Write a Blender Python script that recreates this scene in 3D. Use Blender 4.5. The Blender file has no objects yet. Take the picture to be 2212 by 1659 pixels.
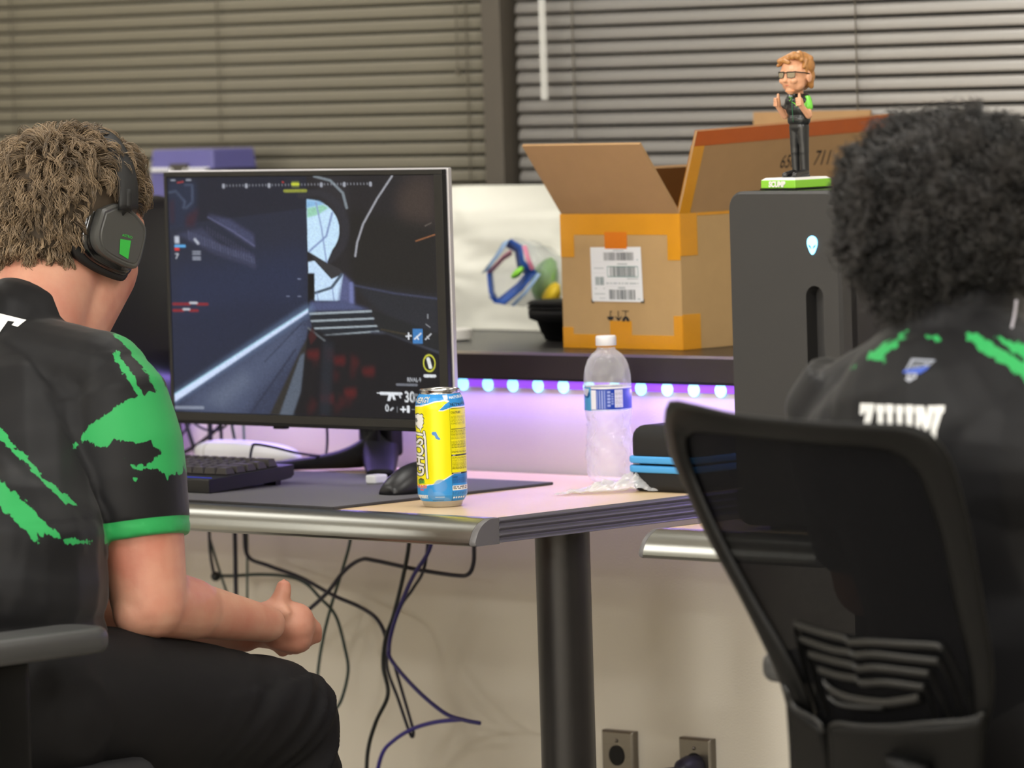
import bpy, bmesh, math, random
import numpy as np
from mathutils import Vector, Matrix, noise as mnoise
random.seed(7); rng = np.random.default_rng(7)
scene = bpy.context.scene
COL = scene.collection
PI = math.pi

# ---------------------------------------------------------------- camera
F = 11700.0; CX = 1106.0; CY = 829.5          # focal length in pixels of the 2212x1659 frame
CAM_H = 1.33; PITCH = math.atan(699.5 / F); ROLL = 0.03
cd = bpy.data.cameras.new('camera'); cam = bpy.data.objects.new('camera', cd); COL.objects.link(cam)
cam.location = (0, 0, CAM_H)
cam.rotation_euler = (Matrix.Rotation(PI / 2 - PITCH, 3, 'X') @ Matrix.Rotation(-ROLL, 3, 'Z')).to_euler()
cd.sensor_width = 36.0; cd.lens = F / 2212.0 * 36.0
cd.clip_start = 0.1; cd.clip_end = 60
cd.dof.use_dof = True; cd.dof.focus_distance = 7.02; cd.dof.aperture_fstop = 5.2
scene.camera = cam

# ---------------------------------------------------------------- world, exposure, ceiling light
world = bpy.data.worlds.new('World'); scene.world = world; world.use_nodes = True
bg = world.node_tree.nodes['Background']; bg.inputs[0].default_value = (0.02, 0.022, 0.03, 1); bg.inputs[1].default_value = 0.4
scene.view_settings.view_transform = 'Standard'; scene.view_settings.look = 'None'
scene.view_settings.exposure = 0.0; scene.view_settings.gamma = 1.0
scene.view_settings.use_curve_mapping = False

U = Vector((0.722, -0.692, 0)).normalized(); W = Vector((-U.y, U.x, 0))   # along the wall / into the wall
TH = math.atan2(U.y, U.x)
CAMM = np.array(cam.rotation_euler.to_matrix())
def room2world(p): return U * p[0] + W * p[1] + Vector((0, 0, p[2]))
def ray(px, py):
    d = CAMM @ np.array([(px - CX) / F, -(py - CY) / F, -1.0]); return Vector(d)
def toroom(v): return np.array([v.dot(U), v.dot(W), v.z])
C0 = Vector((0, 0, CAM_H))
def QD(px, py, D): d = ray(px, py); return toroom(C0 + d * (D / d.y))
def QZ(px, py, z): d = ray(px, py); return toroom(C0 + d * ((z - CAM_H) / d.z))
def QW(px, py, w): d = ray(px, py); return toroom(C0 + d * (w / d.dot(W)))
def QU(px, py, u): d = ray(px, py); return toroom(C0 + d * (u / d.dot(U)))

def area_light(name, loc, sx, sy, power, color=(1, 1, 1), rot=(0, 0, 0), parent=None, spread=180):
    l = bpy.data.lights.new(name, 'AREA'); l.shape = 'RECTANGLE'; l.size = sx; l.size_y = sy
    l.energy = power; l.color = color; l.spread = math.radians(spread)
    o = bpy.data.objects.new(name, l); COL.objects.link(o)
    w = room2world(loc); o.location = w
    o.rotation_euler = (Matrix.Rotation(TH, 3, 'Z') @ Matrix.Rotation(rot[2], 3, 'Z') @ Matrix.Rotation(rot[1], 3, 'Y') @ Matrix.Rotation(rot[0], 3, 'X')).to_euler()
    return o
CEIL = 2.75
PANELS = [(-7.6, 5.2, 9), (-5.3, 5.3, 12), (-3.0, 5.2, 22), (-7.0, 3.0, 24), (-4.4, 2.9, 34), (-2.0, 3.0, 38), (-6.0, 0.0, 56), (-3.0, 0.0, 66), (0.4, 1.4, 52), (-7.5, -3.2, 150), (-4.2, -3.2, 190), (-0.8, -3.2, 190), (-4.2, -6.4, 470), (0.2, -6.4, 420)]
PK = 1.0
for i, (pu, pw, pp) in enumerate(PANELS):
    area_light('ceiling_lamp_light', (pu, pw, CEIL - 0.03), 1.15, 0.55, pp * PK, (1.0, 0.978, 0.935))
LED_U0, LED_U1, LED_W, LED_Z = -7.3, -4.0, 5.585, 0.868
area_light('led_strip_light', ((LED_U0 + LED_U1) / 2, LED_W - 0.004, LED_Z - 0.004), LED_U1 - LED_U0, 0.006, 4.4, (0.37, 0.24, 1.0), rot=(math.radians(-22), 0, 0))

# ---------------------------------------------------------------- material helpers
def newmat(name):
    m = bpy.data.materials.new(name); m.use_nodes = True
    nt = m.node_tree; b = nt.nodes['Principled BSDF']; return m, nt, b
def S(h):
    """sRGB 0-255 triple to linear"""
    return tuple(((c / 255) / 12.92 if c / 255 <= 0.04045 else ((c / 255 + 0.055) / 1.055) ** 2.4) for c in h)
def mat(name, col, rough=0.5, metal=0.0, var=0.06, vscale=20, bump=0.0, bscale=200, spec=0.5, coat=0.0, sheen=0.0, emis=None, estr=0.0, alpha=1.0, stretch=None, trans=0.0):
    m, nt, b = newmat(name); N = nt.nodes; L = nt.links
    col = S(col) if max(col) > 1 else col
    tc = N.new('ShaderNodeTexCoord'); mp = N.new('ShaderNodeMapping'); L.new(tc.outputs['Object'], mp.inputs[0])
    if stretch: mp.inputs['Scale'].default_value = stretch
    if var > 0:
        n = N.new('ShaderNodeTexNoise'); n.inputs['Scale'].default_value = vscale; n.inputs['Detail'].default_value = 4
        L.new(mp.outputs[0], n.inputs['Vector'])
        mx = N.new('ShaderNodeMix'); mx.data_type = 'RGBA'
        mx.inputs[6].default_value = (*[c * (1 - var) for c in col], 1); mx.inputs[7].default_value = (*[min(1, c * (1 + var)) for c in col], 1)
        L.new(n.outputs['Fac'], mx.inputs[0]); L.new(mx.outputs[2], b.inputs['Base Color'])
    else: b.inputs['Base Color'].default_value = (*col, 1)
    b.inputs['Roughness'].default_value = rough; b.inputs['Metallic'].default_value = metal
    b.inputs['Specular IOR Level'].default_value = spec
    if coat: b.inputs['Coat Weight'].default_value = coat; b.inputs['Coat Roughness'].default_value = 0.1
    if sheen: b.inputs['Sheen Weight'].default_value = sheen
    if trans: b.inputs['Transmission Weight'].default_value = trans
    if alpha < 1: b.inputs['Alpha'].default_value = alpha
    if emis: b.inputs['Emission Color'].default_value = (*emis, 1); b.inputs['Emission Strength'].default_value = estr
    if bump > 0:
        n2 = N.new('ShaderNodeTexNoise'); n2.inputs['Scale'].default_value = bscale; n2.inputs['Detail'].default_value = 3
        L.new(mp.outputs[0], n2.inputs['Vector'])
        bp = N.new('ShaderNodeBump'); bp.inputs['Strength'].default_value = bump; bp.inputs['Distance'].default_value = 0.002
        L.new(n2.outputs['Fac'], bp.inputs['Height']); L.new(bp.outputs[0], b.inputs['Normal'])
    return m
def vcmat(name, rough=0.5, metal=0.0, emission=0.0, spec=0.5):
    """material that prints the vertex colours of a decal: a label, a screen picture"""
    m, nt, b = newmat(name); N = nt.nodes; L = nt.links
    a = N.new('ShaderNodeVertexColor'); a.layer_name = 'Col'
    if emission > 0:
        b.inputs['Base Color'].default_value = (0.004, 0.004, 0.005, 1)
        L.new(a.outputs[0], b.inputs['Emission Color']); b.inputs['Emission Strength'].default_value = emission
    else: L.new(a.outputs[0], b.inputs['Base Color'])
    b.inputs['Roughness'].default_value = rough; b.inputs['Metallic'].default_value = metal; b.inputs['Specular IOR Level'].default_value = spec
    return m

# ---------------------------------------------------------------- mesh builder (room coordinates u, w, z)
class MB:
    def __init__(s): s.v = []; s.f = []; s.m = []; s.cur = 0
    def add(s, vs, fs):
        o = len(s.v); s.v += [tuple(p) for p in vs]; s.f += [tuple(i + o for i in f) for f in fs]; s.m += [s.cur] * len(fs); return s
    def mat(s, i): s.cur = i; return s
    def box(s, x0, x1, y0, y1, z0, z1, R=None, c=None):
        vs = [(x, y, z) for z in (z0, z1) for y in (y0, y1) for x in (x0, x1)]
        if R is not None:
            c = Vector(c) if c is not None else Vector(((x0 + x1) / 2, (y0 + y1) / 2, (z0 + z1) / 2))
            vs = [tuple(c + R @ (Vector(p) - c)) for p in vs]
        return s.add(vs, [(0, 2, 3, 1), (4, 5, 7, 6), (0, 1, 5, 4), (2, 6, 7, 3), (0, 4, 6, 2), (1, 3, 7, 5)])
    def loops(s, rings, cap=True, closed=True):
        n = len(rings[0]); vs = [p for r in rings for p in r]; fs = []
        for i in range(len(rings) - 1):
            for j in range(n if closed else n - 1):
                k = (j + 1) % n; fs.append((i * n + j, i * n + k, (i + 1) * n + k, (i + 1) * n + j))
        if cap: fs.append(tuple(reversed(range(n)))); fs.append(tuple((len(rings) - 1) * n + j for j in range(n)))
        return s.add(vs, fs)
    def tube(s, path, r, seg=8, cap=True, flat=None):
        P = [Vector(p) for p in path]; n = len(P); rs = r if hasattr(r, '__len__') else [r] * n
        T = [(P[min(i + 1, n - 1)] - P[max(i - 1, 0)]).normalized() for i in range(n)]
        ref = Vector((0, 0, 1)) if abs(T[0].z) < 0.9 else Vector((1, 0, 0))
        nrm = (ref - T[0] * ref.dot(T[0])).normalized(); rings = []
        for i in range(n):
            nrm = (nrm - T[i] * nrm.dot(T[i])).normalized(); bn = T[i].cross(nrm)
            a, b = (rs[i], rs[i] * (flat or 1.0))
            rings.append([P[i] + nrm * (a * math.cos(2 * PI * j / seg)) + bn * (b * math.sin(2 * PI * j / seg)) for j in range(seg)])
        return s.loops(rings, cap)
    def lathe(s, prof, c=(0, 0, 0), seg=48, cap=True, ph0=0.0):
        rings = [[(c[0] + r * math.cos(ph0 + 2 * PI * j / seg), c[1] + r * math.sin(ph0 + 2 * PI * j / seg), c[2] + z) for j in range(seg)] for r, z in prof]
        return s.loops(rings, cap)
    def ball(s, c, r, seg=24, rings=14, R=None):
        r = r if hasattr(r, '__len__') else (r, r, r); c = Vector(c); rg = []
        for i in range(rings + 1):
            t = PI * i / rings; t = max(0.02, min(PI - 0.02, t)); ring = []
            for j in range(seg):
                a = 2 * PI * j / seg; p = Vector((r[0] * math.sin(t) * math.cos(a), r[1] * math.sin(t) * math.sin(a), -r[2] * math.cos(t)))
                if R is not None: p = R @ p
                ring.append(c + p)
            rg.append(ring)
        return s.loops(rg)
    def capsule(s, p, q, r0, r1, seg=20, fl=1.0, up=None, n=5):
        """tapered capsule; fl flattens it along 'up'"""
        p = Vector(p); q = Vector(q); T = (q - p); Ln = T.length; T.normalize()
        up = Vector(up) if up is not None else (Vector((0, 0, 1)) if abs(T.z) < 0.9 else Vector((1, 0, 0)))
        A = (up - T * up.dot(T)).normalized(); B = T.cross(A); rg = []
        prof = [(-r0 * math.cos(t), r0 * math.sin(t)) for t in np.linspace(0.08, PI / 2, n)] + [(Ln + r1 * math.sin(t), r1 * math.cos(t)) for t in np.linspace(0, PI / 2 - 0.08, n)]
        for d, r in prof: rg.append([p + T * d + A * (r * fl * math.cos(2 * PI * j / seg)) + B * (r * math.sin(2 * PI * j / seg)) for j in range(seg)])
        return s.loops(rg)
    def prism(s, poly, fn0, fn1):
        """closed outline swept between two placements fn(x, y) -> point"""
        n = len(poly); vs = [fn0(*p) for p in poly] + [fn1(*p) for p in poly]
        return s.add(vs, [tuple(reversed(range(n))), tuple(range(n, 2 * n))] + [(i, (i + 1) % n, n + (i + 1) % n, n + i) for i in range(n)])
    def sheet(s, P):
        """P: grid [i][j] of points"""
        ni, nj = len(P), len(P[0]); vs = [p for r in P for p in r]
        return s.add(vs, [(i * nj + j, i * nj + j + 1, (i + 1) * nj + j + 1, (i + 1) * nj + j) for i in range(ni - 1) for j in range(nj - 1)])

ORI = {}
def tag(o, label=None, cat=None, group=None, kind=None):
    if label: o['label'] = label
    if cat: o['category'] = cat
    if group: o['group'] = group
    if kind: o['kind'] = kind
    return o
def thing(name, label, cat, origin, group=None):
    o = bpy.data.objects.new(name, None); COL.objects.link(o); o.empty_display_size = 0.05
    o.location = room2world(origin); o.rotation_euler = (0, 0, TH); ORI[o.name] = np.array(origin, float)
    return tag(o, label, cat, group)
def obj(name, mb, mats, parent=None, origin=None, smooth=False, bevel=0, bseg=2, subsurf=0, solid=0, fixn=True, auto=None):
    if not isinstance(mats, (list, tuple)): mats = [mats]
    if parent is not None: og = ORI[parent.name]
    else:
        a = np.array(mb.v); og = np.array(origin, float) if origin is not None else np.array([(a[:, 0].min() + a[:, 0].max()) / 2, (a[:, 1].min() + a[:, 1].max()) / 2, a[:, 2].min()])
    me = bpy.data.meshes.new(name); vs = np.array([tuple(p) for p in mb.v], float) - og
    me.from_pydata(vs.tolist(), [], mb.f)
    for m in mats: me.materials.append(m)
    if len(mats) > 1: me.polygons.foreach_set('material_index', mb.m)
    if fixn:
        bm = bmesh.new(); bm.from_mesh(me); bmesh.ops.recalc_face_normals(bm, faces=bm.faces); bm.to_mesh(me); bm.free()
    if smooth: me.polygons.foreach_set('use_smooth', [True] * len(me.polygons))
    if auto is not None:
        me.polygons.foreach_set('use_smooth', [True] * len(me.polygons))
        me.set_sharp_from_angle(angle=math.radians(auto))
    o = bpy.data.objects.new(name, me); COL.objects.link(o)
    if parent is not None: o.parent = parent
    else: o.location = room2world(og); o.rotation_euler = (0, 0, TH)
    ORI[o.name] = og
    if solid: md = o.modifiers.new('solid', 'SOLIDIFY'); md.thickness = solid; md.offset = 0
    if bevel: md = o.modifiers.new('bevel', 'BEVEL'); md.width = bevel; md.segments = bseg; md.limit_method = 'ANGLE'; md.angle_limit = math.radians(40)
    if subsurf: md = o.modifiers.new('sub', 'SUBSURF'); md.levels = subsurf; md.render_levels = subsurf
    return o
def struct(name, mb, m, **k): o = obj(name, mb, m, **k); o['kind'] = 'structure'; return o
def bake(o, mods, smooth=True):
    """apply a chain of modifiers (type, settings) and keep the result as the mesh"""
    for t, kw in mods:
        md = o.modifiers.new(t, t)
        for k, v in kw.items(): setattr(md, k, v)
    dg = bpy.context.evaluated_depsgraph_get(); dg.update(); ev = o.evaluated_get(dg)
    me = bpy.data.meshes.new_from_object(ev); o.modifiers.clear(); old = o.data; o.data = me; bpy.data.meshes.remove(old)
    if smooth: me.polygons.foreach_set('use_smooth', [True] * len(me.polygons))
    return o
def getv(o):
    a = np.empty(len(o.data.vertices) * 3); o.data.vertices.foreach_get('co', a); return a.reshape(-1, 3) + ORI[o.name]
def getn(o):
    a = np.empty(len(o.data.vertices) * 3); o.data.vertices.foreach_get('normal', a); return a.reshape(-1, 3)
def setv(o, a): o.data.vertices.foreach_set('co', (a - ORI[o.name]).ravel()); o.data.update()
def fattr(o, name, vals): at = o.data.attributes.new(name, 'FLOAT', 'POINT'); at.data.foreach_set('value', np.asarray(vals, float))
def spline(pts, n=8):
    """Catmull-Rom through the points"""
    P = [np.array(p, float) for p in pts]; P = [2 * P[0] - P[1]] + P + [2 * P[-1] - P[-2]]; out = []
    for i in range(1, len(P) - 2):
        for t in np.linspace(0, 1, n, endpoint=False):
            a, b, c, d = P[i - 1], P[i], P[i + 1], P[i + 2]
            out.append(0.5 * ((2 * b) + (-a + c) * t + (2 * a - 5 * b + 4 * c - d) * t * t + (-a + 3 * b - 3 * c + d) * t ** 3))
    out.append(P[-2]); return out

# ---------------------------------------------------------------- small painter for printed things and screens
_txt = {}
def text_tris(s, bold=0.0, shear=0.0, space=1.0):
    """text as triangles, unit cap height about 0.73, starts at x=0"""
    key = (s, bold, shear, space)
    if key in _txt: return _txt[key]
    c = bpy.data.curves.new('t', 'FONT'); c.body = s; c.size = 1; c.offset = bold; c.shear = shear; c.space_character = space; c.resolution_u = 4
    o = bpy.data.objects.new('t', c); COL.objects.link(o); dg = bpy.context.evaluated_depsgraph_get(); dg.update()
    me = bpy.data.meshes.new_from_object(o.evaluated_get(dg)); me.calc_loop_triangles()
    v = np.array([tuple(x.co) for x in me.vertices]); t = np.array([tuple(x.vertices) for x in me.loop_triangles])
    bpy.data.objects.remove(o); bpy.data.curves.remove(c); bpy.data.meshes.remove(me)
    r = v[t][:, :, :2] if len(t) else np.zeros((0, 3, 2)); _txt[key] = r; return r
class Canvas:
    def __init__(s, w, h, ext, col=(255, 255, 255)):
        """ext = (x0, y0, x1, y1) in drawing units, y downwards"""
        s.w, s.h = w, h; s.x0, s.y0, s.x1, s.y1 = ext
        s.a = np.empty((h, w, 3)); s.a[:] = S(col)
        s.X, s.Y = np.meshgrid(s.x0 + (np.arange(w) + .5) / w * (s.x1 - s.x0), s.y0 + (np.arange(h) + .5) / h * (s.y1 - s.y0))
        s.sx = (s.x1 - s.x0) / w; s.sy = (s.y1 - s.y0) / h
    def _win(s, x0, y0, x1, y1):
        i0 = max(0, int((x0 - s.x0) / s.sx) - 1); i1 = min(s.w, int((x1 - s.x0) / s.sx) + 2)
        j0 = max(0, int((y0 - s.y0) / s.sy) - 1); j1 = min(s.h, int((y1 - s.y0) / s.sy) + 2)
        return slice(j0, max(j0, j1)), slice(i0, max(i0, i1))
    def mix(s, win, al, col): a = s.a[win]; a += (np.array(S(col)) - a) * al[..., None]
    def poly(s, P, col, alpha=1.0, soft=0):
        P = np.array(P, float); pad = soft; win = s._win(P[:, 0].min() - pad, P[:, 1].min() - pad, P[:, 0].max() + pad, P[:, 1].max() + pad)
        acc = 0
        for ox, oy in ((-.25, -.25), (.25, .25), (-.25, .25), (.25, -.25)):
            X = s.X[win] + ox * s.sx; Y = s.Y[win] + oy * s.sy; ins = np.zeros(X.shape, bool)
            for k in range(len(P)):
                (xa, ya), (xb, yb) = P[k], P[(k + 1) % len(P)]
                if ya == yb: continue
                ins ^= ((ya > Y) != (yb > Y)) & (X < (xb - xa) * (Y - ya) / (yb - ya) + xa)
            acc = acc + ins
        al = acc / 4.0
        if soft > 0:
            n = max(1, int(soft / s.sx)); 
            for ax in (0, 1):
                k = np.hanning(2 * n + 3)[1:-1]; k /= k.sum(); al = np.apply_along_axis(lambda r: np.convolve(r, k, 'same'), ax, al) if min(al.shape) > 2 * n + 1 else al
        s.mix(win, al * alpha, col)
    def rect(s, x0, y0, x1, y1, col, alpha=1.0): s.poly([(x0, y0), (x1, y0), (x1, y1), (x0, y1)], col, alpha)
    def ell(s, cx, cy, rx, ry, col, alpha=1.0, ring=0, soft=0.0):
        win = s._win(cx - rx * 1.3, cy - ry * 1.3, cx + rx * 1.3, cy + ry * 1.3)
        d = np.sqrt(((s.X[win] - cx) / rx) ** 2 + ((s.Y[win] - cy) / ry) ** 2); e = max(soft, s.sx / rx)
        al = np.clip((1 - d) / e + .5, 0, 1)
        if ring: al = al * np.clip((d - (1 - ring / rx)) / e + .5, 0, 1)
        s.mix(win, al * alpha, col)
    def line(s, pts, w, col, alpha=1.0, soft=0.0):
        P = np.array(pts, float); win = s._win(P[:, 0].min() - w, P[:, 1].min() - w, P[:, 0].max() + w, P[:, 1].max() + w)
        X, Y = s.X[win], s.Y[win]; D = np.full(X.shape, 1e9)
        for (xa, ya), (xb, yb) in zip(P[:-1], P[1:]):
            t = np.clip(((X - xa) * (xb - xa) + (Y - ya) * (yb - ya)) / max(1e-9, (xb - xa) ** 2 + (yb - ya) ** 2), 0, 1)
            D = np.minimum(D, np.hypot(X - xa - t * (xb - xa), Y - ya - t * (yb - ya)))
        s.mix(win, np.clip((w / 2 - D) / max(soft, s.sx) + .5, 0, 1) * alpha, col)
    def tri(s, T, col, alpha=1.0):
        for t in T:
            win = s._win(t[:, 0].min(), t[:, 1].min(), t[:, 0].max(), t[:, 1].max()); X, Y = s.X[win], s.Y[win]
            if X.size == 0: continue
            acc = 0
            (xa, ya), (xb, yb), (xc, yc) = t; sg = np.sign((xb - xa) * (yc - ya) - (xc - xa) * (yb - ya)) or 1
            for ox, oy in ((-.25, -.25), (.25, .25), (-.25, .25), (.25, -.25)):
                x = X + ox * s.sx; y = Y + oy * s.sy
                e = [((xq - xp) * (y - yp) - (x - xp) * (yq - yp)) * sg >= 0 for xp, yp, xq, yq in ((xa, ya, xb, yb), (xb, yb, xc, yc), (xc, yc, xa, ya))]
                acc = acc + (e[0] & e[1] & e[2])
            s.mix(win, acc / 4.0 * alpha, col)
    def text(s, st, x, y, size, col, ang=0.0, bold=0.0, shear=0.0, sx=1.0, alpha=1.0, space=1.0, flip=False):
        T = text_tris(st, bold, shear, space).copy(); T[..., 0] *= size * sx; T[..., 1] *= -size
        if flip: T = -T
        c, n = math.cos(ang), math.sin(ang); X = T[..., 0] * c - T[..., 1] * n + x; Y = T[..., 0] * n + T[..., 1] * c + y
        s.tri(np.stack([X, Y], -1), col, alpha)
    def bars(s, x0, y0, x1, y1, col, seed=0, n=40, alpha=1.0):
        r = random.Random(seed); x = x0; st = (x1 - x0) / n
        while x < x1:
            w = st * r.choice((.4, .6, .8, 1.2)); s.rect(x, y0, min(x1, x + w), y1, col, alpha); x += w + st * r.choice((.3, .5, .9))
    def lines(s, x0, y0, x1, y1, n, col, seed=0, alpha=.8, fill=.45):
        r = random.Random(seed); h = (y1 - y0) / n
        for i in range(n):
            x = x0
            while x < x1:
                w = h * r.uniform(.8, 3.5); 
                s.rect(x, y0 + i * h, min(x1, x + w), y0 + i * h + h * fill, col, alpha); x += w + h * .5
def colour_grid(name, pts, cols, material, parent=None, smooth=False):
    """pts (nj, ni, 3) room points, cols (nj, ni, 3) linear colours -> mesh with colour attribute"""
    nj, ni = pts.shape[:2]; og = ORI[parent.name] if parent is not None else pts.reshape(-1, 3).mean(0)
    me = bpy.data.meshes.new(name); v = pts.reshape(-1, 3) - og
    idx = np.arange(nj * ni).reshape(nj, ni); q = np.stack([idx[:-1, :-1], idx[1:, :-1], idx[1:, 1:], idx[:-1, 1:]], -1).reshape(-1, 4)
    me.vertices.add(len(v)); me.vertices.foreach_set('co', v.ravel()); me.loops.add(q.size); me.loops.foreach_set('vertex_index', q.ravel())
    me.polygons.add(len(q)); me.polygons.foreach_set('loop_start', np.arange(0, q.size, 4)); me.update(calc_edges=True); me.validate()
    at = me.color_attributes.new('Col', 'FLOAT_COLOR', 'POINT'); c = np.ones((nj * ni, 4)); c[:, :3] = cols.reshape(-1, 3); at.data.foreach_set('color', c.ravel())
    me.materials.append(material)
    if smooth: me.polygons.foreach_set('use_smooth', [True] * len(me.polygons))
    o = bpy.data.objects.new(name, me); COL.objects.link(o)
    if parent is not None: o.parent = parent
    else: o.location = room2world(og); o.rotation_euler = (0, 0, TH)
    ORI[o.name] = og
    return o
def flat_print(name, cv, TL, TR, BL, BR, material, parent):
    t = (np.arange(cv.h) + .5) / cv.h; s_ = (np.arange(cv.w) + .5) / cv.w; TL, TR, BL, BR = map(np.array, (TL, TR, BL, BR))
    pts = ((1 - t)[:, None, None] * ((1 - s_)[None, :, None] * TL + s_[None, :, None] * TR) + t[:, None, None] * ((1 - s_)[None, :, None] * BL + s_[None, :, None] * BR))
    return colour_grid(name, pts, cv.a, material, parent)
# ================================================================ the room
M_wall = mat('wall_paint', (214, 208, 195), 0.85, var=0.04, vscale=3, bump=0.25, bscale=420)
M_ceil = mat('ceiling_tile', (225, 222, 214), 0.9, var=0.05, vscale=60)
M_floor = mat('carpet', (165, 160, 150), 0.95, var=0.25, vscale=90, bump=0.6, bscale=500)
M_dark = mat('black_laminate', (34, 33, 33), 0.32, var=0.15, vscale=60, bump=0.06, bscale=900)
M_night = mat('night_glass', (6, 7, 9), 0.06, var=0)
M_alum = mat('dark_window_frame', (96, 90, 82), 0.5, 0.3)
WALL_W = 5.601; WIN_W = 6.23
struct('floor', MB().box(-9.6, 2.6, -8.6, 6.5, -0.06, 0), M_floor)
struct('ceiling', MB().box(-9.6, 2.6, -8.6, 6.5, CEIL, CEIL + 0.06), M_ceil)
struct('wall_back', MB().box(-9.5, 2.5, WALL_W, WALL_W + 0.1, 0, 0.872), M_wall)
wb = MB().box(-9.5, 2.5, WIN_W + 0.06, WIN_W + 0.16, 2.35, CEIL).box(-9.5, 2.5, WIN_W + 0.06, WIN_W + 0.16, 0, 0.90)
wb.box(-9.5, -7.75, WIN_W + 0.06, WIN_W + 0.16, 0.9, 2.35).box(-4.0, 2.5, WIN_W + 0.06, WIN_W + 0.16, 0.9, 2.35)
struct('wall_window', wb, M_wall)
struct('wall_left', MB().box(-9.6, -9.5, -8.5, WIN_W + 0.16, 0, CEIL), M_wall)
struct('wall_right', MB().box(2.5, 2.6, -8.5, WIN_W + 0.16, 0, CEIL), M_wall)
struct('wall_front', MB().box(-9.5, 2.5, -8.6, -8.5, 0, CEIL), M_wall)
struct('baseboard_back', MB().box(-9.5, 2.5, WALL_W - 0.012, WALL_W, 0, 0.1), M_dark)
for i, (a, b) in enumerate(((-7.75, -5.91), (-5.87, -4.0))):
    fr = MB().box(a, b, WIN_W, WIN_W + 0.05, 0.90, 0.94).box(a, b, WIN_W, WIN_W + 0.05, 2.31, 2.35).box(a, a + 0.04, WIN_W, WIN_W + 0.05, 0.94, 2.31).box(b - 0.04, b, WIN_W, WIN_W + 0.05, 0.94, 2.31)
    wo = struct('window_%d' % (i + 1), fr, M_alum)
    obj('pane', MB().box(a + 0.04, b - 0.04, WIN_W + 0.02, WIN_W + 0.026, 0.94, 2.31), M_night, wo)
# the mullion between the two windows, standing proud of the blinds
M_mull = mat('taupe_mullion', (84, 78, 70), 0.6, var=0.05)
struct('trim_1', MB().box(-5.9115, -5.871, 6.122, WIN_W + 0.05, 0.9130, 2.35), M_mull, bevel=0.001)

# the deep sill: black laminate counter with a metal edge strip, and the led strip stuck under its lip
SILL_Z = 0.9126
sill = thing('window_sill_counter', 'long black laminate counter under the window blinds with a bright metal edge strip', 'counter', (-6, 5.59, 0.872))
obj('counter_top', MB().box(-9.49, 2.49, 5.592, WIN_W, 0.8725, SILL_Z), M_dark, sill, bevel=0.0008)
M_edge = mat('brushed_steel_edge', (215, 210, 200), 0.28, 1.0, stretch=(4, 60, 60))
obj('edge_strip', MB().box(-9.49, 2.49, 5.5895, 5.592, SILL_Z - 0.0035, SILL_Z + 0.0006), M_edge, sill)
M_fascia = mat('dark_brown_fascia', (52, 46, 46), 0.5, var=0.1, vscale=50)
obj('fascia', MB().box(-9.49, 2.49, 5.5885, 5.5915, 0.8765, SILL_Z - 0.0035), M_fascia, sill)

led = thing('led_strip', 'glowing purple led strip with pale cyan diodes stuck along the wall below the black counter', 'led strip', (-5.6, 5.6, LED_Z))
M_ledtape = mat('led_tape', (150, 90, 235), 0.5, var=0, emis=(0.34, 0.08, 1.0), estr=.75)
obj('tape', MB().box(LED_U0, LED_U1, 5.5975, 5.6008, LED_Z - 0.0070, LED_Z + 0.0070), M_ledtape, led)
M_diode = mat('led_diode', (210, 250, 255), 0.3, var=0, emis=(0.24, 0.72, 1.0), estr=1.7)
u = -5.4622 - 0.0497 * 36
proto = None
while u < LED_U1:
    if proto is None:
        proto = obj('diode', MB().ball((u, 5.5968, LED_Z - .0028), (0.0112, 0.0022, 0.0102), 16, 8), M_diode, led, smooth=True); pu0 = u
    else:
        d = proto.copy(); COL.objects.link(d); d.parent = led; d.location = (u - pu0, 0, 0)
    u += 0.0497

# ---------------------------------------------------------------- blinds
def blind(u0, u1, w, label, m, tilt, bow, cords, M_c, wide=0.0252, pitch=0.0219):
    t = thing('window_blind', label, 'blind', ((u0 + u1) / 2, w, 0.93), 'metal slat blinds over the two windows')
    mb = MB(); z = 0.930; n = 7
    while z < 2.24:
        sec = []
        tl = tilt + random.uniform(-.8, .8)
        ct, st = math.cos(math.radians(tl)), math.sin(math.radians(tl))
        for k in range(n):
            s = (k / (n - 1) - .5) * wide; h = bow * (1 - (2 * k / (n - 1) - 1) ** 2)
            sec.append((w + s * st - h * ct, z + s * ct + h * st))
        mb.sheet([[(u0, a, b), (u1, a, b)] for a, b in sec]); z += pitch
    s_ = obj('slats', mb, m, t, smooth=True, fixn=False); md = s_.modifiers.new('solid', 'SOLIDIFY'); md.thickness = 0.0003
    obj('head_rail', MB().box(u0, u1, w - 0.02, w + 0.02, 2.25, 2.29), m, t)
    obj('bottom_rail', MB().box(u0, u1, w - 0.012, w + 0.012, 0.914, 0.922), m, t)
    for c in cords: obj('ladder_cord', MB().tube([(c, w - 0.0095, 0.92), (c, w - 0.0095, 2.25)], 0.0011, 6).tube([(c + 0.002, w + 0.0135, 0.92), (c + 0.002, w + 0.0135, 2.25)], 0.0007, 6), M_c, t)
    return t
M_slatL = mat('olive_beige_slat', (126, 121, 106), 0.55, 0.0, var=0.04, vscale=4, stretch=(1, 20, 20))
M_slatR = mat('grey_slat', (164, 161, 158), 0.42, 0.15, var=0.03, vscale=4, stretch=(1, 20, 20))
M_cord = mat('beige_cord', (92, 86, 74), 0.8)
bl = blind(-7.70, -5.90, 6.158, 'olive beige slatted window blind filling the left half of the picture', M_slatL, -10, 0.0008, [-7.059, -6.543, -5.97], M_cord, wide=0.0181)
br = blind(-5.852, -4.05, 6.142, 'lighter grey slatted window blind to the right of the mullion', M_slatR, 24, 0.0034, [-5.7258, -5.1552], M_cord, wide=0.0216)
M_wand = mat('clear_acrylic', (235, 235, 232), 0.15, var=0, alpha=0.55)
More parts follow.
